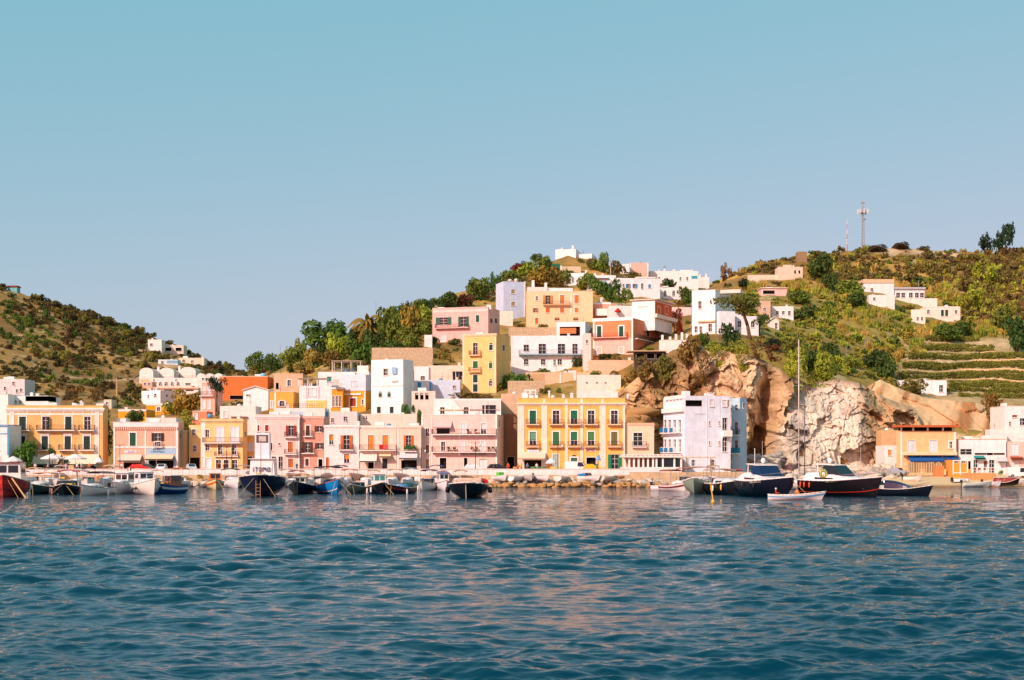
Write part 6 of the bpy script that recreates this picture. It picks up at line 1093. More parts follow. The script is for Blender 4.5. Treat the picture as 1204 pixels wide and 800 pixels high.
# boulders: one armoured bank, each boulder a part
def rockmesh(seed, n=10, m=7):
    r = np.random.default_rng(seed); V = []; Fs = []
    for j in range(m+1):
        th = math.pi*j/m
        for i in range(n): ph = 2*math.pi*i/n; V.append((math.sin(th)*math.cos(ph), math.sin(th)*math.sin(ph), math.cos(th)))
    V = np.array(V)
    for _ in range(9):          # chop planar faces
        d = r.normal(size=3); d /= np.linalg.norm(d); q = r.uniform(.45, .8); s = V@d; V = V-np.where(s > q, (s-q)*.92, 0)[:, None]*d
    V *= np.array([1, r.uniform(.7, 1), r.uniform(.55, .85)]); V += r.normal(size=V.shape)*.02
    F4 = [(j*n+i, (j+1)*n+i, (j+1)*n+(i+1) % n, j*n+(i+1) % n) for j in range(m) for i in range(n)]
    return V, F4
ROCKM = [mat('boulder_pale', (206, 186, 164), .92, .22, 1.4, .6, 4, objvar=.12), mat('boulder_tan', (176, 134, 84), .92, .25, 1.4, .6, 4, objvar=.12), mat('boulder_grey', (168, 158, 146), .92, .25, 1.4, .6, 4, objvar=.15)]
RK = {(k, j): np_mesh('rock', *rockmesh(300+k), ROCKM[j]) for k in range(6) for j in range(3)}
rr = random.Random(4)
def bank(label, x0, x1, D0, D1, z0, z1, n, size, mats, name='boulder_bank'):
    t = tag(empty(name, (xw((x0+x1)/2, D0), D0, 0), label, 'rocks'), kind='thing')
    for i in range(n):
        f = rr.random(); D = D0+(D1-D0)*f; px = x0+(x1-x0)*((i+rr.random())/n if n < 60 else rr.random()); s = size*rr.uniform(.55, 1.25)
        o = link('rock', RK[(rr.randrange(6), mats[min(len(mats)-1, int(f*len(mats)))])], t); o.location = (xw(px, D)-t.location.x, D-t.location.y, z0+(z1-z0)*f+rr.uniform(-.15, .15)); o.scale = (s*rr.uniform(.9, 1.8), s, s*rr.uniform(.55, .95)); o.rotation_euler = (rr.uniform(-.3, .3), rr.uniform(-.3, .3), rr.uniform(0, 6.28))
bank('row of pale and ochre boulders along the waterline below the yellow palazzo', 568, 786, 251.2, 256.5, .02, 1.1, 190, .8, [1, 1, 2, 0])
bank('boulder heap along the quay foot behind the moored boats', 70, 330, 252, 256.5, .1, 1.2, 110, .85, [2, 0, 0, 1])
bank('boulders at the quay foot below the white and peach houses', 330, 568, 252, 256.5, .1, 1.2, 100, .8, [2, 0, 0])
bank('white boulder scree at the foot of the chalk cliff', 884, 1048, 262, 284, .2, 2.6, 120, 1.3, [0, 0, 2, 0])
bank('large grey boulders in the shadow beside the tower house', 884, 915, 281, 290, 1.5, 6, 44, 1.2, [2, 0, 2])
bank('tumbled rocks at the beach end of the chalk cliff', 1018, 1052, 268, 283, .6, 3.6, 50, 1.1, [0, 2, 0])
bank('slanting pale rock slabs above the peach house', 742, 762, 296, 301, 8, 15, 8, 3.2, [0, 1])
# -- street lamps, poles, masts
def lamp(label, px, ytop, D=262, arms=2, h0=QZ):
    t = empty('street_lamp', (xw(px, D), D, h0), label, 'street lamp', 'street lamps along the quay'); H = zof(ytop, D)-h0
    m = MB(); m.lathe([(.0, 0), (.16, 0), (.16, .3), (.08, .45), (.06, H*.6), (.045, H)], (0, 0, 0), 8); m.build('post', IRON, t)
    for sg in ((-1, 1) if arms == 2 else (1,)):
        m = MB(); m.path([(0, 0, H-.5), (sg*.35, 0, H-.15), (sg*.75, 0, H-.2), (sg*.8, 0, H-.45)], .03); a = m.build('arm', IRON, t)
        m = MB(); m.lathe([(0, 0), (.1, .02), (.16, .25), (.1, .42), (0, .5)], (sg*.8, 0, H-.95), 8); m.build('lantern', mat('lantern_glass', (226, 220, 206), .3, .05), a)
lamp('double armed iron street lamp before the pink house', 141, 522); lamp('tall iron street lamp before the yellow house balcony', 266.5, 523); lamp('iron street lamp beside the yellow and pink house gap', 272.5, 524); lamp('iron street lamp before the low white houses', 495, 526, arms=1); lamp('iron street lamp before the large pink house', 559, 519); lamp('iron street lamp before the bright yellow palazzo', 656, 520, arms=1); lamp('single iron lamp post by the umbrella restaurant', 58, 530, arms=1)
def pole(label, px, yt, yb, D=None, r=.09, c=(150, 130, 110), name='utility_pole', cross=False):
    D = D or D_at(px, yb); p = P(px, yb, D); H = zof(yt, D)-p.z; t = empty(name, p, label, 'pole'); m = MB(); m.tube((0, 0, -1), (0, 0, H), r*1.2, r*.8, 7); m.build('shaft', mat('pole_grey_%d' % c[0], c, .8, .2, 3), t)
    m = MB()
    if cross: m.box(-.7, .7, -.05, .05, H-.5, H-.38)
    m.lathe([(0, 0), (r*1.2, 0), (r*1.2, .15), (0, .2)], (0, 0, H-.02), 7); m.build('pole_cap', IRON, t)
pole('slim pale pole standing on the scrubby left slope', 137.5, 444, 464, r=.16, c=(196, 170, 130)); pole('pole with white lamp head above the loggia houses', 718, 308, 325, r=.15, c=(190, 170, 150)); pole('thin pole beside the long white ridge house', 781.5, 313, 330, r=.12, c=(150, 140, 130), cross=True); pole('pole on the slope above the chalk cliff', 995.5, 408, 424, r=.1); pole('thin pole in the reeds of the right slope', 1017, 398, 412, r=.1); pole('pole by the right slope vineyards', 1080, 330, 348, r=.12); pole('wooden pole above the earth bank', 1056, 430, 447, r=.1)
pole('aerial pole on the saddle bush crest', 329.5, 406, 428, r=.06, c=(140, 140, 140)); pole('thin aerial on the crest by the palm', 442, 356, 378, r=.06, c=(140, 140, 140)); pole('thin aerial above the pink hill house crest', 497, 352, 362, r=.06, c=(140, 140, 140))
# telecom tower
D = D_at(1014.5, 293); p = P(1014.5, 293, D); t = empty('telecom_tower', p, 'grey steel telecom tower with antenna panels on the right ridge', 'tower'); H = zof(236, D)-p.z; TG = mat('galvanised_steel', (150, 150, 148), .5, .15, 2)
m = MB()
for a in range(3):
    an = a*2.094; q = (.62*math.cos(an), .62*math.sin(an)); m.tube((q[0], q[1], -1), (q[0]*.55, q[1]*.55, H*.88), .12, .1, 6)
for k in range(14):
    z = k*H*.06
    for a in range(3):
        f1, f2 = 1-.45*z/(H*.88), 1-.45*(z+H*.06)/(H*.88); an, bn = a*2.094, (a+1)*2.094; m.tube((.62*f1*math.cos(an), .62*f1*math.sin(an), z), (.62*f2*math.cos(bn), .62*f2*math.sin(bn), z+H*.06), .05, .05, 4)
m.build('lattice_mast', TG, t); m = MB(); m.lathe([(0, 0), (1.5, 0), (1.5, .12), (0, .12)], (0, 0, H*.74), 10); m.build('platform', TG, t)
for k in range(8):
    an = k*.785; m = MB(); x, y = 2.0*math.cos(an), 2.0*math.sin(an); m.box(x-.2, x+.2, y-.14, y+.14, H*.72, H*.82); m.tube((0, 0, H*.76), (x, y, H*.76), .06, .06, 5); m.build('antenna_panel', mat('antenna_white', (206, 204, 200), .5, .08), t)
m = MB(); m.tube((0, 0, H*.86), (0, 0, H), .12, .05, 6); m.box(-.7, .7, -.15, .15, H*.93, H*.97); m.build('top_antenna', TG, t); m = MB(); m.lathe([(0, 0), (.5, .05), (.6, .3), (0, .32)], (.5, -.6, H*.6), 10); m.build('dish', TG, t)
D = D_at(996, 293); p = P(996, 293, D); t = empty('radio_mast', p, 'thin red and white radio mast left of the telecom tower', 'mast'); H = zof(258, D)-p.z
for k in range(6):
    m = MB(); m.tube((0, 0, H*k/6-(.8 if k == 0 else 0)), (0, 0, H*(k+1)/6), .2-.02*k, .18-.02*k, 6); m.build('mast_section', paint((220, 210, 204) if k % 2 else (196, 120, 96)), t)
# parasols and cafe
def parasol(label, px, ytop, D, w, c=(238, 232, 228), zg=QZ):
    t = empty('parasol', (xw(px, D), D, zg), label, 'parasol', 'cafe parasols'); H = zof(ytop, D)-zg; r = w*D/F/2
    m = MB(); m.tube((0, 0, 0), (0, 0, H), .04, .04, 6); m.build('pole', WOOD, t); m = MB(); m.lathe([(0, H), (.25, H-.08), (r*.55, H-.42), (r, H-.85), (r, H-1.05), (r*.985, H-1.05), (r*.985, H-.86), (r*.54, H-.46), (0, H-.06)], (0, 0, 0), 8); m.build('canopy', cloth(c), t); m = MB(); m.lathe([(0, 0), (.35, 0), (.35, .12), (.06, .16)], (0, 0, 0), 8); m.build('base', CONC, t)
parasol('white parasol over tables left of the palazzo door', 61.5, 533.5, 266, 28); parasol('white parasol over tables right of the palazzo door', 88.5, 533.8, 267, 27); parasol('white parasol beside the street tree', 15.5, 536.5, 263, 22); parasol('small pale parasol low beside blue trimmed house', 8, 542.5, 260, 15); parasol('small white parasol at the palazzo corner', 116, 537.5, 264, 13); parasol('white stall parasol before the yellow palazzo door', 648, 538.5, 263, 13); parasol('red parasol on the white roof terraces', 726.5, 362.5, D_at(730, 378)-1, 8, (206, 40, 30), zg=zof(370, D_at(730, 378)))
parasol('light blue parasol near the yellow palazzo right door', 703.5, 535, 264, 6, (120, 170, 220))
def table(label, px, D):
    t = empty('cafe_table', (xw(px, D), D, QZ), label, 'table', 'cafe tables'); m = MB(); m.box(-.45, .45, -.45, .45, .72, .76); m.build('top', paint((236, 232, 230)), t); m = MB(); m.tube((0, 0, 0), (0, 0, .72), .04); m.box(-.25, .25, -.25, .25, 0, .03); m.build('pedestal', IRON, t)
for lab, px in (('white cafe table under the left palazzo parasol', 58), ('white cafe table nearest the palazzo door', 66), ('white cafe table under the right palazzo parasol', 86), ('white cafe table at the right edge of palazzo parasol', 94), ('white cafe table beside the street tree', 18)): table(lab, px, 264)
# ================================================================ BOATS
def hull_pts(L, B, fb, sheer, draft, n=15, m=6, full=.75, flare=.12, tr=.85):
    """stations from stern to bow; returns rings of points from keel to gunwale on the port side"""
    S_ = []
    for i in range(n):
        t = i/(n-1); x = -L/2+L*t
        hb = B/2*(tr+(1-tr)*min(1, t*2.2) if t < .45 else max(0.0, 1-((t-.45)/.55)**(2.1*full+.6)))
        zg = fb+sheer*max(0, (t-.35)/.65)**2+sheer*.15*max(0, (.35-t)/.35)**2; zk = -draft*(1 if t < .8 else 1-((t-.8)/.2)**2*.9) ; row = []
        rake = .10*L*max(0, (t-.7)/.3)**2
        for j in range(m):
            q = j/(m-1); z = zk+(zg-zk)*q; w = hb*(1-(1-q)**(1.8+2.2*(1-t)))*(1-flare*t*(1-q)); row.append((x+rake*(q-.3)*.9, max(w, .015), z))
        S_.append(row)
    return S_
class Boat:
    def __init__(s, label, px, wl, hd, L, B, fb=.8, sheer=.5, hull=(230, 228, 226), deck=(226, 214, 196), trim=None, name='boat', cat='boat', group='boats moored along the quay', D=None, z=0, deckdrop=.12, boot=None, draft=.35, full=.75, tr=.85, tilt=0, gun=None, flare=.12):
        D = D or wD(wl); s.L, s.B, s.fb, s.sh = L, B, fb, sheer; loc = Vector((xw(px, D), D, z)); s.D = D
        s.root = empty(name, loc, label, cat, group, rz=math.radians(-90+hd)); s.root.rotation_euler[0] = math.radians(tilt)
        if z == 0 and name == 'boat': s.root.scale = (1.04, 1.04, 1.2)
        S_ = hull_pts(L, B, fb, sheer, draft, full=full, tr=tr, flare=flare); s.S = S_; n, m = len(S_), len(S_[0]); mb = MB(); V = []
        for row in S_: V += [(x, -y, zz) for x, y, zz in row[::-1]]+[(x, y, zz) for x, y, zz in row]
        w = 2*m; Fs = [(i*w+j, i*w+j+1, (i+1)*w+j+1, (i+1)*w+j) for i in range(n-1) for j in range(w-1)]; Fs.append(tuple(range(w)))
        mb.add(V, Fs); s.hull = mb.build('hull', gel(hull), s.root, smooth=True)
        for p in s.hull.data.polygons:
            if len(p.vertices) > 4: p.use_smooth = False
        d = MB(); V = []
        for row in S_:
            x, y, zz = row[-1]; V += [(x, -max(y-.06, .004), zz-deckdrop), (x, max(y-.06, .004), zz-deckdrop)]
        d.add(V, [(2*i, 2*i+2, 2*i+3, 2*i+1) for i in range(n-1)]); d.build('deck', mat('deck_%d_%d' % deck[:2], deck, .6, .15, 2), s.root)
        g = MB()
        for sg in (-1, 1): g.path([(r[-1][0], sg*r[-1][1], r[-1][2]) for r in S_], .045 if L < 8 else .07, 5)
        g.path([(S_[0][-1][0], -S_[0][-1][1], S_[0][-1][2]), (S_[0][-1][0], S_[0][-1][1], S_[0][-1][2])], .045); g.build('gunwale', gel(gun or (236, 226, 212)), s.root, smooth=True)
        if trim: s.stripe(trim, .62, .8)
        if boot: s.stripe(boot, .30+draft*.2, .43, 'boot_stripe')
    def stripe(s, c, a, b, name='hull_stripe'):
        g = MB(); V = []
        for sg in (-1, 1):
            base = len(g.v); R_ = []
            for row in s.S:
                for q in (a, b):
                    k = q*(len(row)-1); i = min(int(k), len(row)-2); f = k-i; p = [row[i][e]*(1-f)+row[i+1][e]*f for e in range(3)]; R_.append((p[0]+.01, sg*(p[1]+.02), p[2]))
            g.add(R_, [(2*i, 2*i+2, 2*i+3, 2*i+1) for i in range(len(s.S)-1)])
        g.build(name, gel(c), s.root); return s
    def zt(s, x):          # gunwale height at x
        xs = [r[-1][0] for r in s.S]; return float(np.interp(x, xs, [r[-1][2] for r in s.S]))
    def hb(s, x): xs = [r[-1][0] for r in s.S]; return float(np.interp(x, xs, [r[-1][1] for r in s.S]))
    def cuddy(s, x0, x1, h, c=(236, 232, 230), w=.8, win=True):
        """raised foredeck cabin tapering to the bow"""
        h *= 1.45
        mb = MB(); n = 7; V = []
        for i in range(n):
            t = i/(n-1); x = s.L*(x0+(x1-x0)*t); hw = min(s.hb(x)-.08, s.B/2*w); hh = h*(1-t**2.2)+.03; z = s.zt(x)-.13
            V += [(x, -hw, z), (x, -hw*.86, z+hh*.8), (x, -hw*.45, z+hh), (x, hw*.45, z+hh), (x, hw*.86, z+hh*.8), (x, hw, z)]
        mb.add(V, [(i*6+j, i*6+j+1, (i+1)*6+j+1, (i+1)*6+j) for i in range(n-1) for j in range(5)]+[(5, 4, 3, 2, 1, 0)]); c_ = mb.build('cabin', gel(c), s.root, smooth=False)
        if win:
            for sg in (-1, 1):
                m = MB(); xa, xb = s.L*(x0+(x1-x0)*.12), s.L*(x0+(x1-x0)*.5); ya, yb = [min(s.hb(q)-.08, s.B/2*w) for q in (xa, xb)]; za, zb = s.zt(xa)-.13, s.zt(xb)-.13
                m.add([(xa, sg*(ya*.97+.012), za+h*.25), (xb, sg*(yb*.97+.012), zb+h*.25), (xb, sg*(yb*.91+.012), zb+h*.5), (xa, sg*(ya*.9+.012), za+h*.62)], [(0, 1, 2, 3)]); m.build('window', GLASS, c_)
        return s
    def screen(s, x, h, c=(200, 206, 206), rake=.5, w=.82, z=None, glass=GLASS):
        z = s.zt(s.L*x) if z is None else z; X = s.L*x; hw = s.hb(X)*w; m = MB(); P1 = [(X+rake*.2, -hw*.55, z), (X+rake*.2, hw*.55, z), (X-rake*.8, hw*.5, z+h), (X-rake*.8, -hw*.5, z+h)]
        m.add(P1, [(0, 1, 2, 3)])
        for sg in (-1, 1): m.add([(X+rake*.2, sg*hw*.55, z), (X-.6*rake-.3, sg*hw, z), (X-1.1*rake-.3, sg*hw*.92, z+h*.95), (X-rake*.8, sg*hw*.5, z+h)], [(0, 1, 2, 3)])
        a = m.build('windscreen', glass, s.root); f = MB(); f.path([(X-1.1*rake-.3, -hw*.92, z+h*.95), (X-rake*.8, -hw*.5, z+h), (X-rake*.8, hw*.5, z+h), (X-1.1*rake-.3, hw*.92, z+h*.95)], .035)
        for sg in (-1, 1): f.tube((X+rake*.2, sg*hw*.55, z), (X-rake*.8, sg*hw*.5, z+h), .03)
        f.build('screen_frame', CHROME, a); return s
    def bimini(s, x0, x1, h, c, w=.85, z=None):
        h *= 1.12; X0, X1 = s.L*x0, s.L*x1; z = s.zt((X0+X1)/2) if z is None else z; hw = s.B/2*w; m = MB(); n = 6; V = []
        for i in range(n+1):
            a = -1+2*i/n; zz = z+h-.16*a*a
            V += [(X0, a*hw, zz-.04), (X1, a*hw, zz)]
        V2 = [(x, y, q-.12) for x, y, q in V]; k = len(V); Fs = [(2*i, 2*i+1, 2*i+3, 2*i+2) for i in range(n)]; rim = [(0, 1, k+1, k), (2*n, 2*n+1, k+2*n+1, k+2*n)]+[(2*i, 2*i+2, k+2*i+2, k+2*i) for i in range(n)]+[(2*i+1, 2*i+3, k+2*i+3, k+2*i+1) for i in range(n)]
        m.add(V+V2, Fs+[tuple(q+k for q in f) for f in Fs]+rim); b = m.build('bimini_top', cloth(c), s.root); f = MB()
        for sg in (-1, 1):
            for a, q in ((X0, X0+.15), (X1, X1-.25)): f.tube((q, sg*hw*.98, z-.1), (a, sg*hw, z+h-.18), .025, n=5)
        for X in (X0, X1): f.path([(X, a*hw, z+h-.18+(.1 if abs(a) < .9 else 0)) for a in (-1, -.5, .5, 1)], .022, 4)
        for sg in (-1, 1): f.tube((X0, sg*hw, z+h-.18), (X1, sg*hw, z+h-.18), .022, n=4)
        f.build('bimini_frame', CHROME, b); return s
    def house(s, x0, x1, h, w, c=(238, 234, 232), roof=None, zb=None, win=True, front=.2, wc=None):
        """wheelhouse with windows, roof overhanging"""
        h *= 1.18
        X0, X1 = s.L*x0, s.L*x1; z = (s.zt((X0+X1)/2)-.12) if zb is None else zb; hw = s.B/2*w; m = MB(); q = hw*.9
        m.add([(X0, -hw, z), (X1, -hw*.9, z), (X1, hw*.9, z), (X0, hw, z), (X0, -q, z+h), (X1-front, -q*.9, z+h), (X1-front, q*.9, z+h), (X0, q, z+h)], [(3, 2, 1, 0), (4, 5, 6, 7), (0, 1, 5, 4), (1, 2, 6, 5), (2, 3, 7, 6), (3, 0, 4, 7)])
        wh = m.build('wheelhouse', gel(c), s.root); r = MB(); r.box(X0-.12, X1+.1, -q-.12, q+.12, z+h+.002, z+h+.09); r.build('roof', gel(roof or c), wh, bevel=.03)
        if win:
            g = wc or GLASS; e = .015; za, zb_ = z+h*.52, z+h*.88
            def fx(zz): return X1-front*(zz-z)/h+e
            for a, b in ((-.86, -.06), (.06, .86)):
                m = MB(); m.add([(fx(za), a*q*.92, za), (fx(za), b*q*.92, za), (fx(zb_), b*q*.9, zb_), (fx(zb_), a*q*.9, zb_)], [(0, 1, 2, 3)]); m.build('window', g, wh)
            for sg in (-1, 1):
                m = MB(); xa, xb = X0+(X1-X0)*.15, X0+(X1-X0)*.8
                def sy(x, zz): f = (x-X0)/(X1-X0); lo = hw*(1-.1*f); hi = q*(1-.1*f); k = (zz-z)/h; return sg*(lo+(hi-lo)*k+e)
                m.add([(xa, sy(xa, za), za), (xb, sy(xb, za), za), (xb-.1, sy(xb-.1, zb_), zb_), (xa, sy(xa, zb_), zb_)], [(0, 1, 2, 3)]); m.build('window', g, wh)
        return wh
    def rail(s, x0=.05, x1=.5, h=.5):
        m = MB()
        for sg in (-1, 1):
            pts = [(s.L*(x0+(x1-x0)*k/6), sg*max(.03, s.hb(s.L*(x0+(x1-x0)*k/6))-.08)) for k in range(7)]
            for x, y in pts[::2]: m.tube((x, y, s.zt(x)), (x, y, s.zt(x)+h), .018, n=4)
            m.path([(x, y, s.zt(x)+h) for x, y in pts], .02, 4)
        m.build('bow_rail', CHROME, s.root); return s
    def fender(s, xs, c=(240, 236, 230), sg=(-1, 1), r=.13, ball=False):
        for x in xs:
            for g in sg:
                X = s.L*x; y = g*(s.hb(X)+r*1.05); m = MB(); zc = s.zt(X)-.55
                if ball: m.ball((X, y, zc), r*1.5, 8, 6)
                else: m.lathe([(0, -.36), (r*.7, -.3), (r, -.2), (r, .2), (r*.7, .3), (0, .36)], (X, y, zc), 8)
                m.tube((X, y, zc+.3), (X, g*s.hb(X), s.zt(X)+.02), .012, n=4); m.build('fender', gel(c), s.root, smooth=True)
        return s
    def outboard(s, c=(40, 40, 44)):
        m = MB(); X = -s.L/2-.18; z = s.zt(-s.L/2); m.box(X-.2, X+.2, -.17, .17, z-.05, z+.5); m.box(X-.06, X+.08, -.06, .06, z-.9, z-.05); m.build('outboard_motor', gel(c), s.root, bevel=.03); return s
    def seats(s, c=(226, 206, 180), n=2):
        for k in range(n):
            m = MB(); X = s.L*(-.3+.25*k); hw = s.hb(X)*.8; m.box(X-.2, X+.2, -hw, hw, s.zt(X)-.2, s.zt(X)+.0); m.build('thwart', mat('seat_%d_%d' % c[:2], c, .7, .15), s.root)
        return s
    def cargo(s, n, zs=1., x0=-.35, x1=.15):
        r = random.Random(int(s.D*10)); cs = [(206, 186, 150), (190, 60, 40), (226, 222, 216), (60, 110, 160), (150, 110, 70), (220, 180, 60)]
        for k in range(n):
            m = MB(); X = s.L*r.uniform(x0, x1); y = r.uniform(-.6, .6)*s.hb(X); a, b, h = r.uniform(.2, .45), r.uniform(.2, .4), r.uniform(.25, .6)*zs; z = s.zt(X)-.11; m.box(X-a, X+a, y-b, y+b, z, z+h); m.build('deck_box', paint(cs[r.randrange(6)]), s.root, bevel=.02)
        return s
    def mast(s, x, h, r=.07, c=(220, 220, 222), boom=0, spread=(), name='mast', z=None):
        m = MB(); X = s.L*x; z = s.zt(X)-.2 if z is None else z; m.tube((X, 0, z), (X, 0, z+h), r, r*.7, 8); mm = m.build(name, gel(c), s.root, smooth=True)
        for q in spread: m = MB(); w_ = 1.1; m.tube((X, -w_, z+h*q), (X, w_, z+h*q), .03, n=5); m.build('spreader', gel(c), mm)
        if boom: m = MB(); m.tube((X, 0, z+1.6), (X-boom, 0, z+1.7), r*.8, r*.8, 6); m.build('boom', gel(c), mm)
        if spread:
            m = MB()
            for q in ((s.L*.5, 0), (-s.L*.48, 0), (X, s.B*.45), (X, -s.B*.45)): m.tube((X, 0, z+h*.98), (q[0], q[1], s.zt(q[0])), .012, n=4)
            m.build('rigging', CHROME, mm)
        return s
    def ladder(s, c=(170, 130, 90)):
        m = MB(); X = s.L/2+.05*s.L; z1 = s.zt(s.L*.48)+.3
        for sg in (-.28, .28): m.tube((s.L*.50+.1, sg, z1), (s.L*.5+.25, sg, .0), .045, n=5)
        for k in range(7): z = z1-(z1)*(k+.5)/7; x = s.L*.5+.1+.15*(k+.5)/7; m.tube((x, -.28, z), (x, .28, z), .035, n=5)
        m.build('boarding_ladder', mat('ladder_wood', c, .8, .2, 4), s.root); return s
    def ropes(s, n=2):
        m = MB(); X = s.L*.47; z = s.zt(X)
        for k in range(n): y = (-1)**k*s.B*.25; m.tube((X, y*.2, z), (X+2.2, y*1.6, -.05), .02, n=4)
        m.build('mooring_line', ROPE, s.root); return s
    def flag(s, x=-.48, c=((30, 120, 60), (236, 232, 226), (190, 40, 40)), h=1.5):
        X = s.L*x; z = s.zt(X); m = MB(); m.tube((X, 0, z), (X, 0, z+h), .02, n=5); st = m.build('flag_staff', CHROME, s.root)
        for k, q in enumerate(c): m = MB(); m.add([(X, .02+.2*k, z+h-.05), (X, .22+.2*k, z+h-.1-.02*k), (X+.02, .22+.2*k, z+h-.5), (X, .02+.2*k, z+h-.45)], [(0, 1, 2, 3)]); m.build('flag_band', cloth(q), st)
        return s
    def name_marks(s, c, n, x0, x1, sg, hgt, zf=.72, seed=1):
        """small unreadable name lettering along the bow"""
        r = random.Random(seed); m = MB()
        for k in range(n):
            X = s.L*(x0+(x1-x0)*k/n); row_y = s.hb(X); z = s.zt(X)*zf; w = abs(x1-x0)*s.L/n; m.box(X, X+w*.2, sg*(row_y+.03), sg*(row_y+.05), z, z+hgt)
            if r.random() < .7: m.box(X+w*.2, X+w*.7, sg*(row_y+.03), sg*(row_y+.05), z+hgt*.8, z+hgt)
            if r.random() < .6: m.box(X+w*.2, X+w*.7, sg*(row_y+.03), sg*(row_y+.05), z, z+hgt*.2)
        m.build('lettering', paint(c), s.root); return s
NAVY = (22, 26, 40); BLK = (20, 22, 26); WH = (236, 232, 230)
# -- the row from the left
b = Boat('red wooden fishing boat with red roofed wheelhouse at the quay end', 10, 584, 12, 10, 5.2, 1.6, .9, (178, 34, 28), (206, 170, 130), trim=(206, 60, 40), boot=(120, 24, 22), gun=(232, 214, 190)); b.house(-.3, .12, 1.9, .72, (232, 226, 220), (150, 40, 40)); b.ropes(1).cargo(4).fender([.0], sg=(1,))
m = MB(); m.tube((5.3, 1.1, 2.1), (6.9, 3.0, -.1), .09, .09, 6); m.build('gangplank_pole', mat('pale_spar', (206, 170, 120), .8, .2), b.root)
Boat('dark grey green motorboat with beige canopy frame', 48, 581, -6, 6.4, 3.1, .85, .45, (52, 74, 74), boot=(30, 40, 44)).cuddy(-.05, .42, .55, (224, 218, 210)).bimini(-.42, -.06, 1.6, (214, 190, 150)).fender([.1, -.15]).ropes(2).seats()
b = Boat('black rubber sided motorboat with pink red canopy on a white arch', 79, 581, 10, 7, 3.9, .8, .5, BLK, (220, 206, 190)); b.bimini(-.38, .0, 1.9, (214, 70, 66), .7).screen(.12, .7).cargo(5).ropes(2).fender([.15, -.1], (206, 120, 110))
m = MB(); m.tube((-1.8, -1.3, .9), (-1.2, -1.1, 2.6), .07); m.tube((-1.8, 1.3, .9), (-1.2, 1.1, 2.6), .07); m.build('arch', gel(WH), b.root)
Boat('white open boat with teal rim and black bimini', 112, 582, -18, 6.2, 3.0, .8, .45, (232, 226, 216), gun=(30, 96, 110)).bimini(-.44, .02, 1.75, (30, 28, 32)).cuddy(.02, .42, .4).cargo(4).ropes(1).outboard().fender([-.1])
b = Boat('white cabin cruiser with wide windscreen windows and small flag', 145, 580.5, -8, 6.6, 2.9, 1.0, .5, WH); b.house(-.22, .12, 1.35, .78); b.cuddy(.1, .45, .5).rail().flag(c=((230, 90, 40), (236, 232, 226), (40, 40, 44)), x=-.2, h=2.2).fender([.05, -.2])
b = Boat('large white bow of a cabin boat beside the blue fishing boat', 173, 581.5, 28, 8, 3.4, 1.2, .7, (232, 224, 214)); b.cuddy(.0, .46, .5); b.house(-.32, -.02, 1.3, .7); b.rail(.0, .48).outboard().fender([-.1, .1], (60, 60, 64), ball=True)
b = Boat('blue wooden fishing boat with white band and timber cabin', 195, 580.5, -28, 6.5, 2.9, .95, .6, (24, 76, 138), gun=(120, 70, 40), trim=(226, 222, 220)); b.house(-.35, -.0, 1.1, .6, (140, 76, 44), (226, 222, 216)); b.cargo(4).ropes(1).mast(.05, 2.2, .05)
# -- second row by the quay stones
Boat('small dark boat with brown bimini against the stones', 219.5, 571, 6, 5.5, 2.6, .6, .4, (54, 44, 44), gun=(206, 150, 120)).bimini(-.4, .1, 1.6, (110, 70, 50)).seats().cuddy(.1, .42, .35)
Boat('small navy blue rowing boat with brown rim by the stones', 235, 571.5, 50, 5, 2.0, .6, .35, (26, 66, 110), gun=(150, 84, 50)).seats().cargo(2)
b = Boat('varnished orange cabin boat with cream hull', 253, 575, 14, 6, 3.0, .85, .6, (226, 206, 150), gun=(130, 66, 34), trim=(200, 110, 40)); b.house(-.3, .1, 1.2, .7, (214, 120, 40), (232, 220, 206)); b.ropes(1).cargo(2)
b = Boat('white sports cruiser with dark windows behind the navy work boat', 274, 573.5, 24, 7.5, 3.0, .95, .6, WH); b.cuddy(-.05, .46, .5).screen(-.02, .7); b.bimini(-.4, -.05, 1.7, (60, 50, 48)).fender([.1], ball=True).rail()
b = Boat('big navy work boat with tall white wheelhouse tower and wooden ladder', 309, 582.5, 4, 11, 6.0, 2.0, .45, (20, 28, 50), (190, 170, 140), full=1.5, boot=(60, 28, 26), gun=(226, 218, 206)); w_ = b.house(-.12, .1, 1.9, .62, WH, WH, win=False)
z0 = b.zt(0)+2.12; m = MB(); m.box(-1.2, .7, -.98, .98, z0+.1, z0+3.0); tw = m.build('tower', gel((232, 232, 238)), b.root, bevel=.05); m = MB(); m.add([(.72, -.78, z0+1.9), (.72, .78, z0+1.9), (.72, .78, z0+2.8), (.72, -.78, z0+2.8)], [(0, 1, 2, 3)]); m.build('window', mat('tower_pane', (96, 84, 78), .2, .1), tw); m = MB(); m.add([(.735, -.45, z0+2.05), (.735, .5, z0+2.05), (.735, .5, z0+2.65), (.735, -.45, z0+2.65)], [(0, 1, 2, 3)]); m.build('window', mat('tower_blind', (206, 190, 176), .5, .1), tw)
m = MB(); zz = b.zt(0)+.7; r_ = random.Random(8); y = -1.2
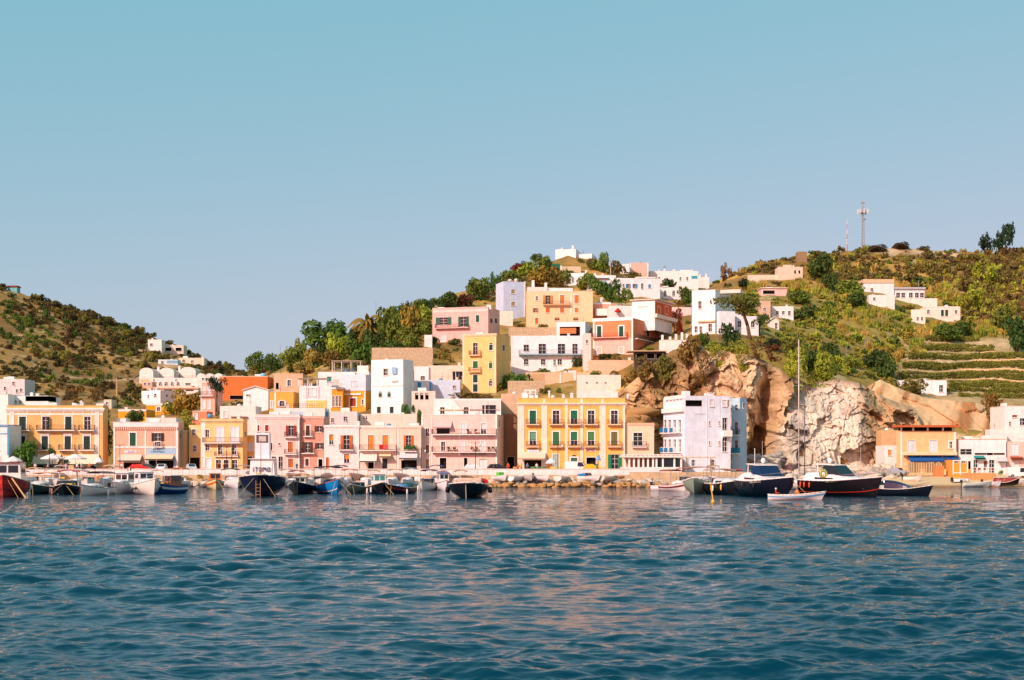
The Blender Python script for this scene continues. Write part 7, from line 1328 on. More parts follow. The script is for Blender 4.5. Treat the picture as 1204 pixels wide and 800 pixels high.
for k, (w1, h1, kind) in enumerate(((.12, .5, 'I'), (.4, .55, 'T'), (.36, .5, 'O'), (.48, .5, 'M'), (.36, .5, 'O'))):
    X = 1.13
    if kind in 'IT': m.box(X, X+.03, y+(w1/2-.05), y+(w1/2+.05), zz, zz+h1)
    if kind == 'T': m.box(X, X+.03, y, y+w1/2-.05, zz+h1-.1, zz+h1); m.box(X, X+.03, y+w1/2+.05, y+w1, zz+h1-.1, zz+h1)
    if kind in 'OM': m.box(X, X+.03, y, y+.09, zz, zz+h1); m.box(X, X+.03, y+w1-.09, y+w1, zz, zz+h1)
    if kind == 'O': m.box(X, X+.03, y+.09, y+w1-.09, zz, zz+.1); m.box(X, X+.03, y+.09, y+w1-.09, zz+h1-.1, zz+h1)
    if kind == 'M': m.box(X, X+.03, y+.09, y+w1/2, zz+h1-.2, zz+h1); m.box(X, X+.03, y+w1/2, y+w1-.09, zz+h1-.25, zz+h1-.05)
    y += w1+.14
m.build('lettering', paint((64, 78, 110)), w_); b.ladder().fender([.1, -.2], (232, 226, 200), ball=True).cargo(7, 1.2, -.4, .3).mast(.22, 4.5, .05, (130, 90, 60)).ropes(2)
Boat('dark navy wooden boat with bow ladder and yellow canopy', 354, 580.5, -4, 7, 3.6, .95, .6, (20, 28, 46), gun=(226, 214, 200)).ladder((200, 196, 190)).bimini(-.2, .05, 1.35, (226, 160, 70), .5).house(-.15, .12, .95, .5, (206, 206, 200))
Boat('bright blue gozzo with orange rim and black canopy', 388.5, 580.5, 22, 7.5, 3.5, 1.0, .8, (26, 128, 196), gun=(206, 120, 70), boot=(226, 214, 206)).bimini(-.42, .12, 2.1, (34, 34, 44), .9).cuddy(.08, .34, .5, (20, 40, 80), win=False).ropes(2)
Boat('small grey green speedboat between blue gozzo and black boat', 419, 580, -10, 5.2, 2.7, .7, .45, (92, 112, 100), gun=(206, 200, 186)).screen(.02, .6).seats().fender([0], (226, 224, 216)).ropes(1)
b = Boat('black boat with white wheelhouse and teal windows', 446, 580.5, 14, 6.6, 3.0, .85, .6, BLK, gun=(206, 180, 140)); b.house(-.2, .08, 1.35, .66, WH, wc=mat('teal_glass', (60, 132, 124), .1, .1)); b.fender([.2, -.1]).cargo(2).ropes(1)
Boat('black gozzo with red inner rim and bright blue cover', 470, 580.5, -22, 6.2, 2.8, .7, .5, (22, 24, 36), gun=(226, 206, 190), trim=(120, 30, 30)).cuddy(-.1, .3, .35, (40, 130, 200), win=False).cuddy(-.4, -.12, .5, (40, 66, 60), win=False).fender([.1]).ropes(1)
Boat('white and green speedboat with navy bimini', 503, 576.5, -12, 6.2, 2.9, .8, .45, (226, 224, 214), gun=(200, 170, 130)).bimini(-.35, .1, 1.8, (32, 48, 86), .7).screen(.1, .7).cargo(3).outboard(WH).fender([0])
b = Boat('white boat with red trim and blue striped roof awning', 522, 576.5, 10, 6, 2.5, .85, .5, WH, gun=(160, 60, 40)); b.house(-.3, .05, 1.3, .7, (236, 228, 226), (60, 120, 190)); b.cargo(2)
b = Boat('solitary black gozzo with white foredeck anchored off the rocks', 551.5, 585, -3, 9, 4.9, 1.35, .35, (18, 22, 30), (226, 210, 192), full=1.9, gun=(232, 216, 200), flare=.05); b.fender([-.05, .12], (30, 30, 34), r=.22).cargo(6, 1.1, -.3, .1).cuddy(-.0, .36, .35, (226, 196, 180), win=False)
m = MB(); m.tube((4.3, 0, .0), (4.95, 0, 1.6), .06, .06, 6); m.build('stem_post', gel((190, 180, 160)), b.root); m = MB(); m.box(-2.6, -.2, -1.6, 1.6, 1.35, 2.1); m.build('cockpit_cover', cloth((206, 180, 160)), b.root, bevel=.15); m = MB(); m.add([(-.9, 1.6, 2.1), (-.9, 2.3, 1.9), (-.8, 2.2, 1.2), (-.8, 1.65, 1.3)], [(0, 1, 2, 3)]); m.build('red_pennant', cloth((190, 30, 40)), b.root)
# -- boats laid up on the boulders
for lab, px, hd, c, L in (('white dinghy with green locker laid on the boulders', 588, 35, (232, 228, 224), 3.6), ('white skiff pulled onto the boulders beside the dinghy', 608, 140, WH, 3.8), ('white tender with black outboard on the boulders', 636, 40, WH, 4), ('upturned looking low white rowing boat on the boulders', 661, 150, (222, 214, 206), 3.6), ('white speedboat with dark windscreen on the boulders', 693, 50, WH, 4.4), ('pale grey dinghy on the boulders before the yellow palazzo', 622, 20, (190, 184, 178), 3.2), ('low white rowing boat by the parapet end', 715, 130, (214, 204, 192), 3.4)):
    b = Boat(lab, px, 566, hd, L, 1.9, .55, .35, c, D=254.5, z=1.35, group='small boats laid up on the boulders')
    if 'outboard' in lab: b.outboard()
    if 'windscreen' in lab: b.screen(.08, .6)
    if 'green' in lab: m = MB(); m.box(-.5, .5, -.5, .5, .6, 1.3); m.build('locker', paint((90, 190, 60)), b.root)
    b.seats()
# -- right of the veranda
b = Boat('white launch with maroon band and brown bimini beside the veranda', 793, 577, 30, 5.6, 2.4, .7, .5, (226, 220, 214), gun=(206, 150, 120), trim=(116, 34, 36)); b.bimini(-.45, .1, 1.9, (150, 90, 62)).cuddy(.1, .44, .4)
Boat('small white tender left of the maroon banded launch', 783, 576, 60, 4.6, 1.9, .5, .3, WH).seats().outboard()
Boat('pale sage green motor cruiser with white deck and brown bimini', 821, 580, -14, 10, 4.3, 1.35, .6, (150, 168, 148), (236, 232, 230)).cuddy(-.2, .46, .5).bimini(-.46, -.1, 1.7, (160, 106, 70)).rail().screen(-.16, .6)
b = Boat('black hulled white decked cruiser between sage cruiser and big yacht', 856, 581.5, 14, 10, 4.2, 1.25, .6, (26, 32, 36), (236, 232, 230)); b.cuddy(-.15, .46, .55).screen(-.12, .7).rail(); b.bimini(-.45, -.15, 1.6, (206, 176, 150)).fender([-.05, .2], (236, 190, 40)).fender([.0])
def yacht(label, px, wl, hd, L, B, hull, stripe=None, glass=GLASS, gy=()):
    b = Boat(label, px, wl, hd, L, B, 1.85, .55, hull, (236, 230, 226), name='motor_yacht', cat='yacht', full=.9, gun=(236, 230, 226), draft=.5, boot=stripe)
    mb = MB(); V = []; n = 9                    # moulded superstructure
    for i in range(n):
        t = i/(n-1); x = L*(-.42+.82*t); hw = min(b.hb(x)-.12, B*.40); hh = np.interp(t, [0, .25, .5, .62, 1], [1.0, 1.15, 1.1, .62, .06]); z = b.zt(x)-.12
        V += [(x, -hw, z), (x, -hw*.93, z+hh*.6), (x, -hw*.6, z+hh), (x, hw*.6, z+hh), (x, hw*.93, z+hh*.6), (x, hw, z)]
    mb.add(V, [(i*6+j, i*6+j+1, (i+1)*6+j+1, (i+1)*6+j) for i in range(n-1) for j in range(5)]+[(5, 4, 3, 2, 1, 0)]); sp_ = mb.build('superstructure', gel((236, 230, 228)), b.root, smooth=False)
    for sg in (-1, 1):
        m = MB(); pts = []
        for t in (.2, .36, .52): x = L*(-.42+.82*t); hw = min(b.hb(x)-.12, B*.40); z = b.zt(x); pts.append((x, sg*(hw*.98+.01), z))
        m.add([(p[0], p[1], p[2]+.18) for p in pts]+[(p[0], p[1]*.985, p[2]+.42-.05*k) for k, p in enumerate(pts)], [(0, 1, 4, 3), (1, 2, 5, 4)]); m.build('side_window', GLASS, sp_)
    z = b.zt(0)+.95; X = L*.1; hw = B*.36       # raked wraparound windscreen and hard top
    m = MB(); m.add([(X, -hw*.75, z-.35), (X, hw*.75, z-.35), (X-1.5, hw*.66, z+.85), (X-1.5, -hw*.66, z+.85), (X-2.4, -hw, z-.1), (X-3.2, -hw*.86, z+.8), (X-2.4, hw, z-.1), (X-3.2, hw*.86, z+.8)], [(0, 1, 2, 3), (4, 0, 3, 5), (1, 6, 7, 2)]); m.build('windscreen', glass, sp_)
    m = MB(); m.add([(X-1.4, -hw*.7, z+.86), (X-1.4, hw*.7, z+.86), (X-4.6, hw*.85, z+1.0), (X-4.6, -hw*.85, z+1.0), (X-1.4, -hw*.7, z+.96), (X-1.4, hw*.7, z+.96), (X-4.6, hw*.85, z+1.12), (X-4.6, -hw*.85, z+1.12)], [(3, 2, 1, 0), (4, 5, 6, 7), (0, 1, 5, 4), (1, 2, 6, 5), (2, 3, 7, 6), (3, 0, 4, 7)]); m.build('hard_top', gel((236, 228, 220)), sp_)
    m = MB()
    for sg in (-1, 1): m.tube((X-4.4, sg*hw*.8, z-.6), (X-4.2, sg*hw*.8, z+1.0), .07)
    m.build('radar_arch', gel(WH), sp_); b.root.scale = (1, 1, 1.12); m = MB(); m.ball((X-3.6, .3, z+1.45), .33, 10, 6); m.build('radar_dome', gel(WH), sp_, smooth=True); b.rail(.02, .49, .6); return b
b = yacht('long black motor yacht with navy wraparound windscreen', 904, 584, 15, 12, 5.6, (18, 22, 36), glass=mat('navy_glass', (24, 44, 78), .08, .1)); b.name_marks((222, 220, 206), 9, .2, -.02, -1, .28, .86, 3).fender([.1, -.2], (40, 40, 44)).ropes(1)
b = yacht('black motor yacht with red boot stripe and tan hard top', 990, 583.5, 36, 12.2, 5.0, (20, 20, 24), stripe=(196, 54, 36)); b.fender([-.3, -.38, -.44], (226, 80, 36)).name_marks((150, 146, 120), 7, .1, -.08, -1, .22, .9, 5)
MR = Matrix.Rotation(b.root.rotation_euler[2], 3, 'Z'); m = MB()
for k in range(16): a0, a1 = k*math.pi/8, (k+1)*math.pi/8; m.tube((.42*math.cos(a0), 0, .42*math.sin(a0)), (.42*math.cos(a1), 0, .42*math.sin(a1)), .2, .2, 8, cap=False)
o = m.build('inflatable_ring', striped((70, 170, 190), (226, 200, 70)), smooth=True); o.location = Vector(b.root.location)+MR @ Vector((-1.4, -2.15, 3.05)); o.rotation_euler = (.15, 0, .1); tag(o, 'round turquoise and yellow inflatable ring leaning on the red striped yacht', 'pool ring')
Boat('grey and white speedboat tied beside the red striped yacht', 1036, 581, 30, 6.5, 2.6, .9, .45, (206, 200, 188), (226, 222, 216), trim=(50, 54, 56)).screen(.05, .6).seats().outboard()
Boat('dark navy speedboat under a navy cover at the end of the row', 1063, 583, 58, 6.8, 2.6, .75, .5, (18, 24, 36)).cuddy(-.35, .2, .75, (24, 34, 62), win=False).outboard().rail(.2, .5, .35)
b = Boat('moored sailing yacht with tall aluminium mast behind the black yacht', 938.5, 576, 14, 11, 3.4, 1.1, .35, (226, 222, 216), name='sailing_yacht', cat='sailboat'); b.mast(.02, zof(399, wD(576))-1.0, .11, (206, 196, 186), boom=4, spread=(.42, .68)).cuddy(-.1, .3, .5).rail()
b = Boat('second sailing boat with dark mast beside the tall masted yacht', 946, 574.5, 10, 9, 3, 1.0, .3, (70, 74, 84), name='sailing_yacht', cat='sailboat'); b.mast(.0, zof(470, wD(574.5))-1.0, .09, (92, 84, 84), boom=3, spread=(.6,))
b = Boat('small white sloop with short bare mast near the tower house', 887, 574, 0, 7, 2.6, .9, .3, WH, name='sailing_yacht', cat='sailboat'); b.mast(.05, zof(526, wD(574))-.9, .07, (220, 220, 220), boom=2.4)
for lab, px, wl, hd, c, tp in (('white runabout with orange cover behind the row', 868, 574.5, 20, WH, (226, 90, 40)), ('white cruiser with cream bimini moored behind the big black yacht', 910, 574, 8, WH, (226, 206, 180)), ('white motorboat with maroon bimini behind the red striped yacht', 925, 575, -10, WH, (150, 70, 60)), ('white cabin boat moored behind the yellow canopy boat', 362, 573.5, 10, WH, (236, 226, 214)), ('white fishing skiff behind the blue gozzo', 408, 573, -10, (226, 220, 214), (230, 120, 60)), ('white sun canopy launch behind the grey speedboat', 430, 573.5, 12, WH, (236, 214, 206)), ('white launch with beige top behind the black gozzo', 462, 573, -8, WH, (206, 176, 140)), ('cream launch moored behind the solitary black gozzo', 577, 572, 10, (232, 222, 206), (226, 200, 160)), ('white cabin boat moored behind the black red canopy boat', 60, 573, 12, WH, (226, 206, 180)), ('white motorboat half hidden behind the cabin cruiser', 160, 572.5, -14, (226, 220, 212), (226, 222, 216)), ('white launch half hidden behind the navy work boat', 334, 573, -6, WH, (206, 190, 170)), ('white day boat behind the navy bimini speedboat', 490, 572.5, 14, WH, (214, 130, 60))):
    Boat(lab, px, wl, hd, 6.2, 2.6, .85, .45, c, group='boats of the second row').cuddy(.0, .44, .5).bimini(-.42, -.02, 1.7, tp).screen(.02, .6)
SB = ((24, 574, 8, 'maroon', (120, 50, 46), 'behind the red fishing boat'), (38, 573.5, -10, 'sand coloured', (206, 184, 150), 'between the red boat and the grey green boat'), (71, 574, 12, 'white', (236, 230, 226), 'behind the beige canopy motorboat'), (92, 573.5, -6, 'grey', (150, 146, 140), 'behind the pink red canopy boat'), (104, 574.5, 14, 'navy', (40, 50, 84), 'beside the black bimini boat'), (128, 574, -12, 'cream', (228, 210, 176), 'between black bimini boat and cabin cruiser'), (184, 573.5, 10, 'beige', (214, 190, 150), 'behind the large white bow'), (208, 574, -16, 'orange', (214, 120, 60), 'behind the blue fishing boat'), (286, 573, 8, 'pale grey', (190, 186, 180), 'beside the navy work boat bow'), (346, 573.5, -10, 'red brown', (150, 76, 56), 'behind the bow ladder boat'), (376, 573, 12, 'off white', (236, 226, 210), 'between bow ladder boat and blue gozzo'), (398, 574, -8, 'black', (40, 38, 40), 'tight behind the blue gozzo'), (440, 573, 10, 'yellow', (220, 180, 90), 'behind the teal windowed boat'), (480, 574, -12, 'turquoise', (70, 150, 160), 'behind the bright blue cover boat'), (514, 573, 10, 'blue', (60, 96, 160), 'between the navy bimini and red trim boats'), (540, 573, -8, 'tan', (196, 156, 110), 'beside the solitary black gozzo'), (806, 573.5, 8, 'salmon', (214, 140, 110), 'behind the maroon banded launch'), (838, 574, -10, 'light brown', (176, 130, 90), 'behind the sage cruiser'), (896, 573, 12, 'dark red', (140, 50, 44), 'beside the short masted sloop'), (954, 573.5, -10, 'pale blue', (150, 180, 200), 'beside the dark masted sailing boat'), (972, 573, 8, 'dark grey', (90, 90, 92), 'behind the red striped yacht'), (1012, 574, -14, 'yellow green', (170, 170, 70), 'near the bow of the red striped yacht'))
for j, (px, wl, hd, cn_, tp, where) in enumerate(SB):
    b = Boat('small white boat with %s canopy %s' % (cn_, where), px, wl, hd, 5.6, 2.4, .8+.15*(j % 3), .4, (226+j % 3*4, 222, 216), group='boats of the second row')
    (b.cuddy(.0, .42, .45) if j % 2 else b.seats()); b.bimini(-.42, .0, 1.6+.2*(j % 3), tp)
    if j % 3 == 0: b.mast(.02, 4.2+j % 4, .035, (200, 190, 180))
    if j % 3 == 1: b.screen(.05, .6)
    b.outboard((230, 230, 230) if j % 2 else (40, 40, 44)).cargo(2)
# -- rowing boat in front with its rower
b = Boat('white wooden rowing boat with light blue band under way before the yachts', 935, 588, 82, 6.6, 1.9, .62, .45, (236, 228, 224), (180, 170, 160), name='rowing_boat', trim=(90, 160, 196), tr=.5, deckdrop=.4, draft=.22); b.seats((190, 160, 120), 3); ROWB = b
# -- beach boats
def bz(D): return float(np.interp(D, [236, 252, 256, 268, 282, 306], [-1.6, -.12, .22, 1.25, 2.05, 2.5]))
for lab, px, D, hd, L, c in (('small white dinghy drawn up on the sand before the beach house', 1072, 264, 75, 3.0, WH), ('white green speedboat resting at the beach edge', 1148, 253.5, 95, 5.2, (214, 222, 210)), ('white dinghy with grey cover at the beach edge', 1166, 254.5, 60, 3.0, (226, 224, 222)), ('white rowing boat on the sand near the pickup', 1196, 258, 90, 3.4, WH)):
    b = Boat(lab, px, 566, hd, L, 1.5, .5, .3, c, D=D, z=bz(D)+.25, group='boats drawn up on the beach'); b.seats().outboard()
b = Boat('dark maroon boat tilted on its side on the beach', 1183, 566, 60, 4.4, 1.9, .7, .5, (60, 30, 36), (150, 60, 54), D=254.5, z=bz(254.5)+.55, group='boats drawn up on the beach', tilt=28); b.seats((160, 90, 70))
t = empty('inflatable_dinghy', (xw(1129, 261), 261, bz(261)+.3), 'white inflatable dinghy on the sand before the orange beach bar', 'dinghy', rz=.15)
for sg in (-1, 1): m = MB(); m.path([(-1.5, sg*.65, .1), (.8, sg*.65, .1), (1.4, sg*.3, .2), (1.6, 0, .25)], .24, 8); m.build('tube', gel(WH), t, smooth=True)
m = MB(); m.box(-1.4, 1.1, -.5, .5, -.05, .05); m.build('floor', gel((190, 190, 190)), t); m = MB(); m.box(-1.8, -1.45, -.2, .2, -.1, .7); m.build('outboard_motor', gel((40, 40, 44)), t)
# -- buoy
D = wD(591.5); t = empty('mooring_buoy', (xw(838.5, D), D, 0), 'small yellow mooring buoy with slanted yellow pole by the cruisers', 'buoy'); m = MB(); m.ball((0, 0, .12), .22, 10, 6); m.build('float', gel((230, 170, 20)), t, smooth=True); m = MB(); m.tube((0, 0, .2), (-.25, .2, 2.1), .07, .07); m.build('marker_pole', gel((236, 180, 30)), t)
# ================================================================ CARS, PEOPLE, SMALL THINGS
def car(label, px, D, rz, c, kind='car', z=QZ, L=3.9):
    t = empty('parked_car', (xw(px, D), D, z+.006), label, 'car', 'cars parked along the quay', rz=math.radians(rz)); W = 1.62; B = MB()
    if kind == 'van': prof_ = [(-L/2, .35), (-L/2, 1.75), (-L/2+.15, 1.95), (L/2-1.1, 1.95), (L/2-.55, 1.2), (L/2-.05, 1.0), (L/2, .6), (L/2, .35)]
    else: prof_ = [(-L/2, .35), (-L/2, .85), (-L/2+.12, .98), (-L/2+.55, 1.45), (L/2-1.75, 1.48), (L/2-1.05, 1.0), (L/2-.12, .85), (L/2, .6), (L/2, .35)]
    zs = 1.0; V = []; n = len(prof_)
    for y, f in ((-W/2, 0), (-W/2+.1, 1), (W/2-.1, 1), (W/2, 0)):
        for x, zz in prof_: V.append((x*(1 if f else .99), y if zz < 1.05 else y*.86, zz-(0 if f else .03)))
    Fs = [(k*n+i, k*n+(i+1) % n, (k+1)*n+(i+1) % n, (k+1)*n+i) for k in range(3) for i in range(n)]+[tuple(range(n-1, -1, -1)), tuple(range(3*n, 4*n))]
    B.add(V, Fs); body = B.build('body', mat('car_paint_%d_%d_%d' % c, c, .25, .04, 2, spec=.6), t)
    for x in (-L*.31, L*.31):
        for y in (-W/2+.08, W/2-.08): m = MB(); m.tube((x, y-.1, .31), (x, y+.1, .31), .31, .31, 12); w = m.build('wheel', mat('tyre', (28, 28, 30), .9, .1), t); m = MB(); m.tube((x, y-.115, .31), (x, y+.115, .31), .17, .17, 10); m.build('rim', CHROME, w)
    top = 1.4 if kind != 'van' else 1.8
    for sg in (-1, 1):
        m = MB(); y = sg*(W/2*.885); x0, x1 = (-L/2+.7, L/2-1.6) if kind != 'van' else (L/2-2, L/2-1.0); m.add([(x0, y*1.08, 1.02), (x1+.35, y*1.08, 1.02), (x1-.1, y*.985, top), (x0+.1, y*.985, top)], [(0, 1, 2, 3)]); m.build('side_window', GLASS, body)
    m = MB(); e = .02
    if kind != 'van': m.add([(L/2-1.08+e, -.62, 1.04), (L/2-1.08+e, .62, 1.04), (L/2-1.7+e, .56, 1.44), (L/2-1.7+e, -.56, 1.44)], [(0, 1, 2, 3)]); m.build('windscreen', GLASS, body); m = MB(); m.add([(-L/2+.17-e, -.6, 1.05), (-L/2+.17-e, .6, 1.05), (-L/2+.5-e, .55, 1.41), (-L/2+.5-e, -.55, 1.41)], [(0, 1, 2, 3)])
    else: m.add([(L/2-.58+e, -.66, 1.24), (L/2-.58+e, .66, 1.24), (L/2-1.05+e, .6, 1.86), (L/2-1.05+e, -.6, 1.86)], [(0, 1, 2, 3)])
    m.build('rear_window' if kind != 'van' else 'windscreen', GLASS, body)
    for y in (-.58, .58): m = MB(); m.box(L/2-.06, L/2+.015, y-.16, y+.16, .62, .78); m.build('headlight', mat('headlight', (226, 226, 220), .15, .02), t)
    for y in (-.62, .62): m = MB(); m.box(-L/2-.015, -L/2+.05, y-.1, y+.1, .65, .85); m.build('tail_light', mat('tail_light', (160, 20, 18), .3, .02), t)
car('red hatchback parked under the pink house awning', 165, 271, 5, (206, 40, 28)); car('dark grey hatchback beside the red hatchback', 175, 272.5, 8, (58, 62, 66)); car('white hatchback facing the water before the blue shop front', 190, 268, -85, (232, 230, 230)); car('light silver car in the gap by the yellow house', 225, 271, -70, (190, 206, 210)); car('white delivery van before the arched palazzo door', 678, 268, -8, (236, 232, 230), 'van', L=4.4); car('yellow small car before the palazzo right door', 697, 267, 4, (232, 186, 30), L=3.4); car('dark car in the alley by the beige wall', 585, 270, 12, (40, 44, 50)); car('silver hatchback at the chalk cliff end of the beach', 1056, 276, -50, (150, 158, 166), z=1.85); car('white pickup by the pink beach house', 1197, 271, 0, (232, 230, 226), z=1.5, kind='van', L=4.2); car('white hatchback behind the parapet of the pink house', 558, 265, 5, (230, 228, 226))
# -- people: one continuous skinned body per pose, clothes and skin by material
def body(pose):
    J = {'pel': (0, 0, .93), 'sp': (0, .01, 1.15), 'ch': (0, .0, 1.36), 'nk': (0, -.01, 1.5), 'hd': (0, -.03, 1.62), 'tp': (0, -.02, 1.74), 'sl': (-.17, 0, 1.42), 'sr': (.17, 0, 1.42)}
    if pose == 'stand': J.update(el=(-.23, .02, 1.16), er=(.24, .0, 1.16), wl=(-.25, -.06, .92), wr=(.22, -.16, .98), hl=(-.25, -.09, .84), hr=(.2, -.22, .95), kl=(-.1, -.01, .5), kr=(.11, -.03, .5), al=(-.11, .03, .08), ar=(.13, .0, .08), tl=(-.12, -.13, .04), tr=(.15, -.16, .04))
    if pose == 'walk': J.update(el=(-.23, .12, 1.18), er=(.23, -.12, 1.18), wl=(-.22, .14, .93), wr=(.21, -.3, 1.02), hl=(-.22, .12, .85), hr=(.2, -.38, 1.0), kl=(-.1, -.2, .52), kr=(.1, .08, .5), al=(-.1, -.24, .1), ar=(.1, .32, .14), tl=(-.1, -.4, .06), tr=(.1, .2, .04))
    if pose == 'sit':
        for k in list(J): J[k] = (J[k][0], J[k][1]+.05, J[k][2]-.45)
        J.update(el=(-.24, -.08, .74), er=(.24, -.08, .74), wl=(-.16, -.32, .72), wr=(.16, -.34, .74), hl=(-.12, -.4, .73), hr=(.12, -.42, .76), kl=(-.12, -.42, .5), kr=(.12, -.42, .5), al=(-.12, -.44, .08), ar=(.12, -.46, .08), tl=(-.13, -.6, .04), tr=(.14, -.62, .04))
    E = [('pel', 'sp'), ('sp', 'ch'), ('ch', 'nk'), ('nk', 'hd'), ('hd', 'tp'), ('ch', 'sl'), ('ch', 'sr'), ('sl', 'el'), ('sr', 'er'), ('el', 'wl'), ('er', 'wr'), ('wl', 'hl'), ('wr', 'hr'), ('pel', 'kl'), ('pel', 'kr'), ('kl', 'al'), ('kr', 'ar'), ('al', 'tl'), ('ar', 'tr')]
    Rd = dict(pel=.15, sp=.135, ch=.15, nk=.06, hd=.1, tp=.07, sl=.07, sr=.07, el=.05, er=.05, wl=.035, wr=.035, hl=.04, hr=.04, kl=.075, kr=.075, al=.05, ar=.05, tl=.045, tr=.045)
    ks = list(J); me = bpy.data.meshes.new('person_body'); me.from_pydata([J[k] for k in ks], [(ks.index(a), ks.index(b)) for a, b in E], []); o = link('person_tmp', me)
    o.modifiers.new('skin', 'SKIN'); o.modifiers.new('sub', 'SUBSURF').levels = 1
    for k, v in zip(ks, me.skin_vertices[0].data): v.radius = (Rd[k], Rd[k]*(.75 if k in ('ch', 'sp', 'pel') else 1)); v.use_root = (k == 'pel')
    dg = bpy.context.evaluated_depsgraph_get(); dg.update(); r = bpy.data.meshes.new_from_object(o.evaluated_get(dg)); bpy.data.objects.remove(o); bpy.data.meshes.remove(me); return r
BODY = {p: body(p) for p in ('stand', 'walk', 'sit')}
SKIN = mat('skin', (206, 150, 116), .6, .08); HAIR = mat('hair', (52, 36, 26), .8, .1)
def person(label, px, D, pose, top, bot, z=QZ, rz=0, loc=None, hat=None):
    src = BODY[pose]; me = src.copy(); me.materials.clear(); dz = 0 if pose != 'sit' else -.45
    for m_ in (SKIN, cloth(top), cloth(bot), HAIR): me.materials.append(m_)
    for p in me.polygons:
        c = p.center; zz = c.z-dz; r = math.hypot(c.x, c.y+.03); leg = (c.z < .95) if pose != 'sit' else (c.z < .56); p.use_smooth = True
        if zz > 1.66 or (zz > 1.57 and c.y > (.0 if pose != 'sit' else .05)): p.material_index = 3
        elif zz > 1.46: p.material_index = 0
        elif abs(c.x) > .19 and zz < 1.2 and not leg: p.material_index = 0
        elif leg and abs(c.x) > .185 and c.z > .7: p.material_index = 0
        elif leg: p.material_index = 2 if c.z > (.12 if pose != 'sit' else .1) else 3
        else: p.material_index = 1
    o = link('person', me); o.location = loc if loc else (xw(px, D), D, z); o.rotation_euler = (0, 0, math.radians(rz)); tag(o, label, 'person', 'people on the quay' if not loc else None)
    if hat: m = MB(); hz_ = 1.66+dz; m.lathe([(.17, hz_), (.12, hz_+.02), (.115, hz_+.1), (.06, hz_+.15), (0, hz_+.16)], (0, -.02 if pose != 'sit' else .03, 0), 10); m.build('cap', cloth(hat), o)
    return o
person('person in white shirt standing by the left palazzo awning', 41.5, 261, 'stand', (236, 232, 228), (60, 60, 66), rz=20); person('person in white waiting between the palazzo parasols', 56.5, 261, 'walk', (232, 228, 226), (40, 40, 44), rz=-70); person('person in red under the palazzo parasol', 72, 262, 'stand', (190, 40, 34), (70, 60, 60), rz=40); person('person in pink top by the palazzo door', 77.5, 260, 'stand', (232, 160, 160), (220, 200, 190)); person('person in white apron under the right parasol', 90.5, 262, 'stand', (236, 232, 230), (30, 30, 34), rz=-30); person('person in black by the right parasol pole', 93.5, 261.5, 'stand', (34, 34, 38), (30, 30, 34), rz=50); person('person in white jacket right of the parasol pole', 96, 261, 'walk', (236, 234, 230), (50, 50, 56), rz=80); person('person in orange top at the palazzo corner', 105, 260.5, 'stand', (224, 120, 60), (90, 80, 80)); person('person in orange beside the street tree', 19.5, 260, 'stand', (230, 110, 40), (60, 60, 80), rz=10); person('person in yellow beside the tree parasol', 28.5, 261, 'stand', (230, 200, 40), (70, 66, 66)); person('person in beige walking by the pink house lamp', 132.5, 260, 'walk', (226, 200, 170), (120, 100, 90), rz=90); person('person in white by the pink house corner', 143, 260.5, 'stand', (236, 230, 226), (110, 90, 80)); person('person in red walking below the yellow house balcony', 257, 260, 'walk', (186, 40, 36), (60, 50, 50), rz=80); person('person in dark red following below the yellow house balcony', 263.5, 260, 'walk', (150, 50, 40), (60, 40, 40), rz=80); person('person in dark blue by the pink house doorway', 349, 261, 'stand', (50, 60, 90), (60, 60, 70)); person('person in orange red at the alley beside yellow palazzo', 597.5, 261, 'stand', (226, 80, 40), (190, 60, 40)); person('person in bright red shirt before the fruit stand awning', 609, 260, 'walk', (226, 60, 30), (80, 60, 60), rz=-60); person('person in yellow before the fruit stand awning', 613, 260.5, 'stand', (236, 200, 70), (60, 60, 70)); person('person in light blue under the cream awning', 620, 262, 'stand', (90, 160, 210), (70, 66, 66), rz=30); person('person in dark coat beside the large pink house', 582, 259.5, 'walk', (50, 40, 44), (50, 44, 44), rz=60); person('person in white under the cream awning', 631, 262, 'stand', (230, 226, 224), (90, 120, 80)); person('person in green by the yellow car', 702, 262, 'stand', (60, 120, 90), (70, 66, 60)); person('person in orange on the quay above laid up boats', 609.5, 258.6, 'sit', (224, 110, 50), (90, 70, 60), z=2.85)
# rower in the white boat, and a passenger
R0 = ROWB.root; M = Matrix.Rotation(R0.rotation_euler[2], 3, 'Z')
o = person('person in white cap and red top sitting in the rowing boat', 0, 0, 'sit', (190, 60, 50), (60, 60, 70), loc=tuple(Vector(R0.location)+M @ Vector((-2.3, 0, .12))), rz=80, hat=(240, 238, 236)); person('person in orange top sitting amidships in the rowing boat', 0, 0, 'sit', (226, 130, 60), (150, 100, 70), loc=tuple(Vector(R0.location)+M @ Vector((.2, .1, .12))), rz=-30)
t = empty('timber_canopy', (xw(823, 259), 259, QZ), 'open timber canopy on the quay beside the tower house', 'canopy')
for x in (-2.2, 2.2):
    for y in (0, 2): m = MB(); m.box(x-.06, x+.06, y-.06, y+.06, 0, 2.6); m.build('post', WOOD, t)
m = MB()
for y in (0, 2): m.box(-3, 3, y-.05, y+.05, 2.602, 2.74)
for x in (-2.6, -1.3, 0, 1.3, 2.6): m.box(x-.04, x+.04, -.4, 2.4, 2.742, 2.84)
m.build('beam_grid', mat('pale_wood', (206, 176, 130), .85, .25, 3, objvar=.2), t)
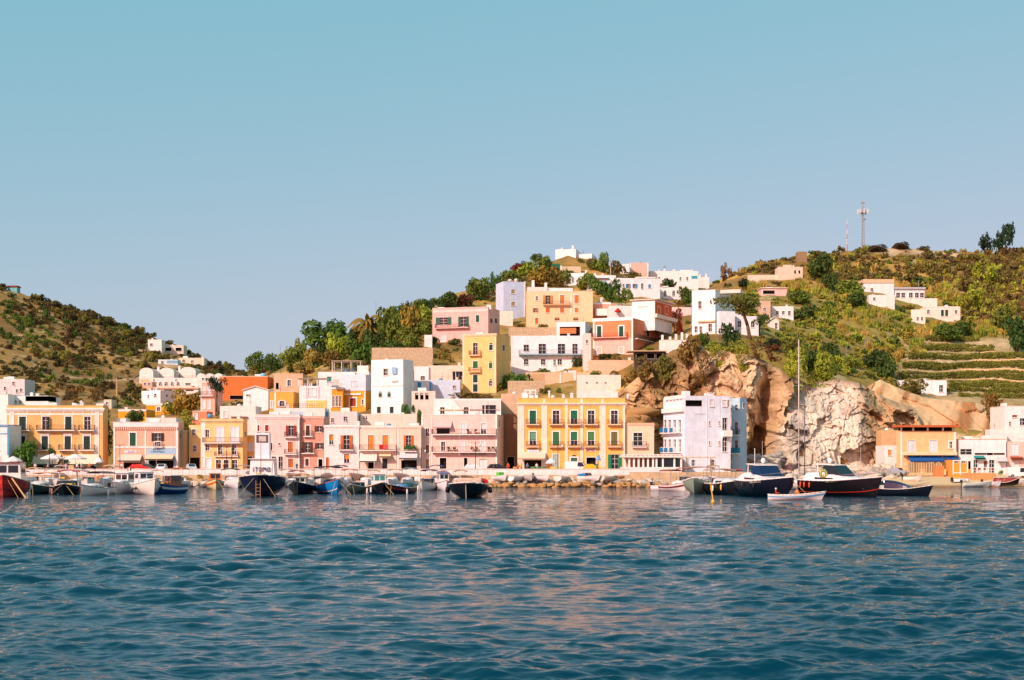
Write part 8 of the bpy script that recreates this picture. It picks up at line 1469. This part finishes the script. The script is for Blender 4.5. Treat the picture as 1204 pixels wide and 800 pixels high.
# fruit crates and clutter on the quay
for j, (px, c, lab) in enumerate(((606, (190, 120, 60), 'brown crate before the fruit stand awning'), (626, (70, 140, 70), 'green crate under the cream awning'), (634, (90, 160, 90), 'light green crate under the cream awning'), (640, (60, 90, 50), 'dark green crate at the awning edge'), (650, (230, 190, 40), 'yellow crate under the stall parasol'), (659, (206, 170, 60), 'ochre crate beside the stall parasol'), (712, (206, 160, 90), 'tan crate by the palazzo green shutters'))):
    t = empty('crate', (xw(px, 263), 263, QZ+.006), lab, 'crate', 'produce crates before the palazzo')
    for k in range(3): m = MB(); m.box(-.45, .45, -.3, .3, k*.34, k*.34+.3); m.build('crate_tier', paint(tuple(min(255, v+k*12) for v in c)), t, bevel=.02)
for lab, px, y, w, c in (('blue tarpaulin bundle on the parapet before the pink house', 172, 557, 12, (40, 84, 170)), ('blue tarpaulin strip on the parapet before the yellow palazzo', 683, 557, 12, (40, 130, 190)), ('orange fishing net heap on the quay stones', 120, 560, 12, (190, 110, 60)), ('brown fishing net heap on the quay stones', 150, 560, 14, (150, 100, 60)), ('green fishing net heap behind the row of boats', 300, 561, 10, (70, 110, 90)), ('yellow net heap behind the blue gozzo', 400, 561, 12, (206, 160, 60)), ('red tarpaulin heap behind the black boats', 440, 561, 9, (190, 60, 50)), ('grey canvas heap behind the navy bimini speedboat', 512, 561, 12, (170, 160, 150)), ('dark net heap behind the solitary gozzo', 535, 560, 10, (70, 70, 70)), ('brown canvas heap by the parapet end', 728, 560, 10, (150, 110, 80))):
    D = 255.6; s_ = D/F; m = MB(); r = random.Random(px); W_ = w*s_
    for k in range(5): m.ball((r.uniform(-.35, .35)*W_, r.uniform(-.2, .2), r.uniform(.0, .2)), .4*W_*r.uniform(.6, 1), 8, 5, (1, .5, .45))
    o = m.build('net_heap' if 'net' in lab else 'tarpaulin', cloth(c), smooth=True); o.location = (xw(px, D), D, zof(y+2, D)); tag(o, lab, 'net' if 'net' in lab else 'tarpaulin')
pts = [P(917, 372, D_at(917, 374)), P(995.5, 408.5, D_at(995.5, 424)), P(1056, 430.5, D_at(1056, 447)), P(1110, 441, D_at(1110, 452)-3)]; m = MB()
for a, b in zip(pts[:-1], pts[1:]):
    q = [a.lerp(b, k/10)-Vector((0, 0, 1.2*math.sin(math.pi*k/10))) for k in range(11)]; m.path(q, .05, 4)
tag(m.build('overhead_cable', mat('cable', (120, 110, 100), .8, .1)), 'thin overhead cable slung down the right slope between poles', 'cable')
print('all', round(time.time()-T0, 1))
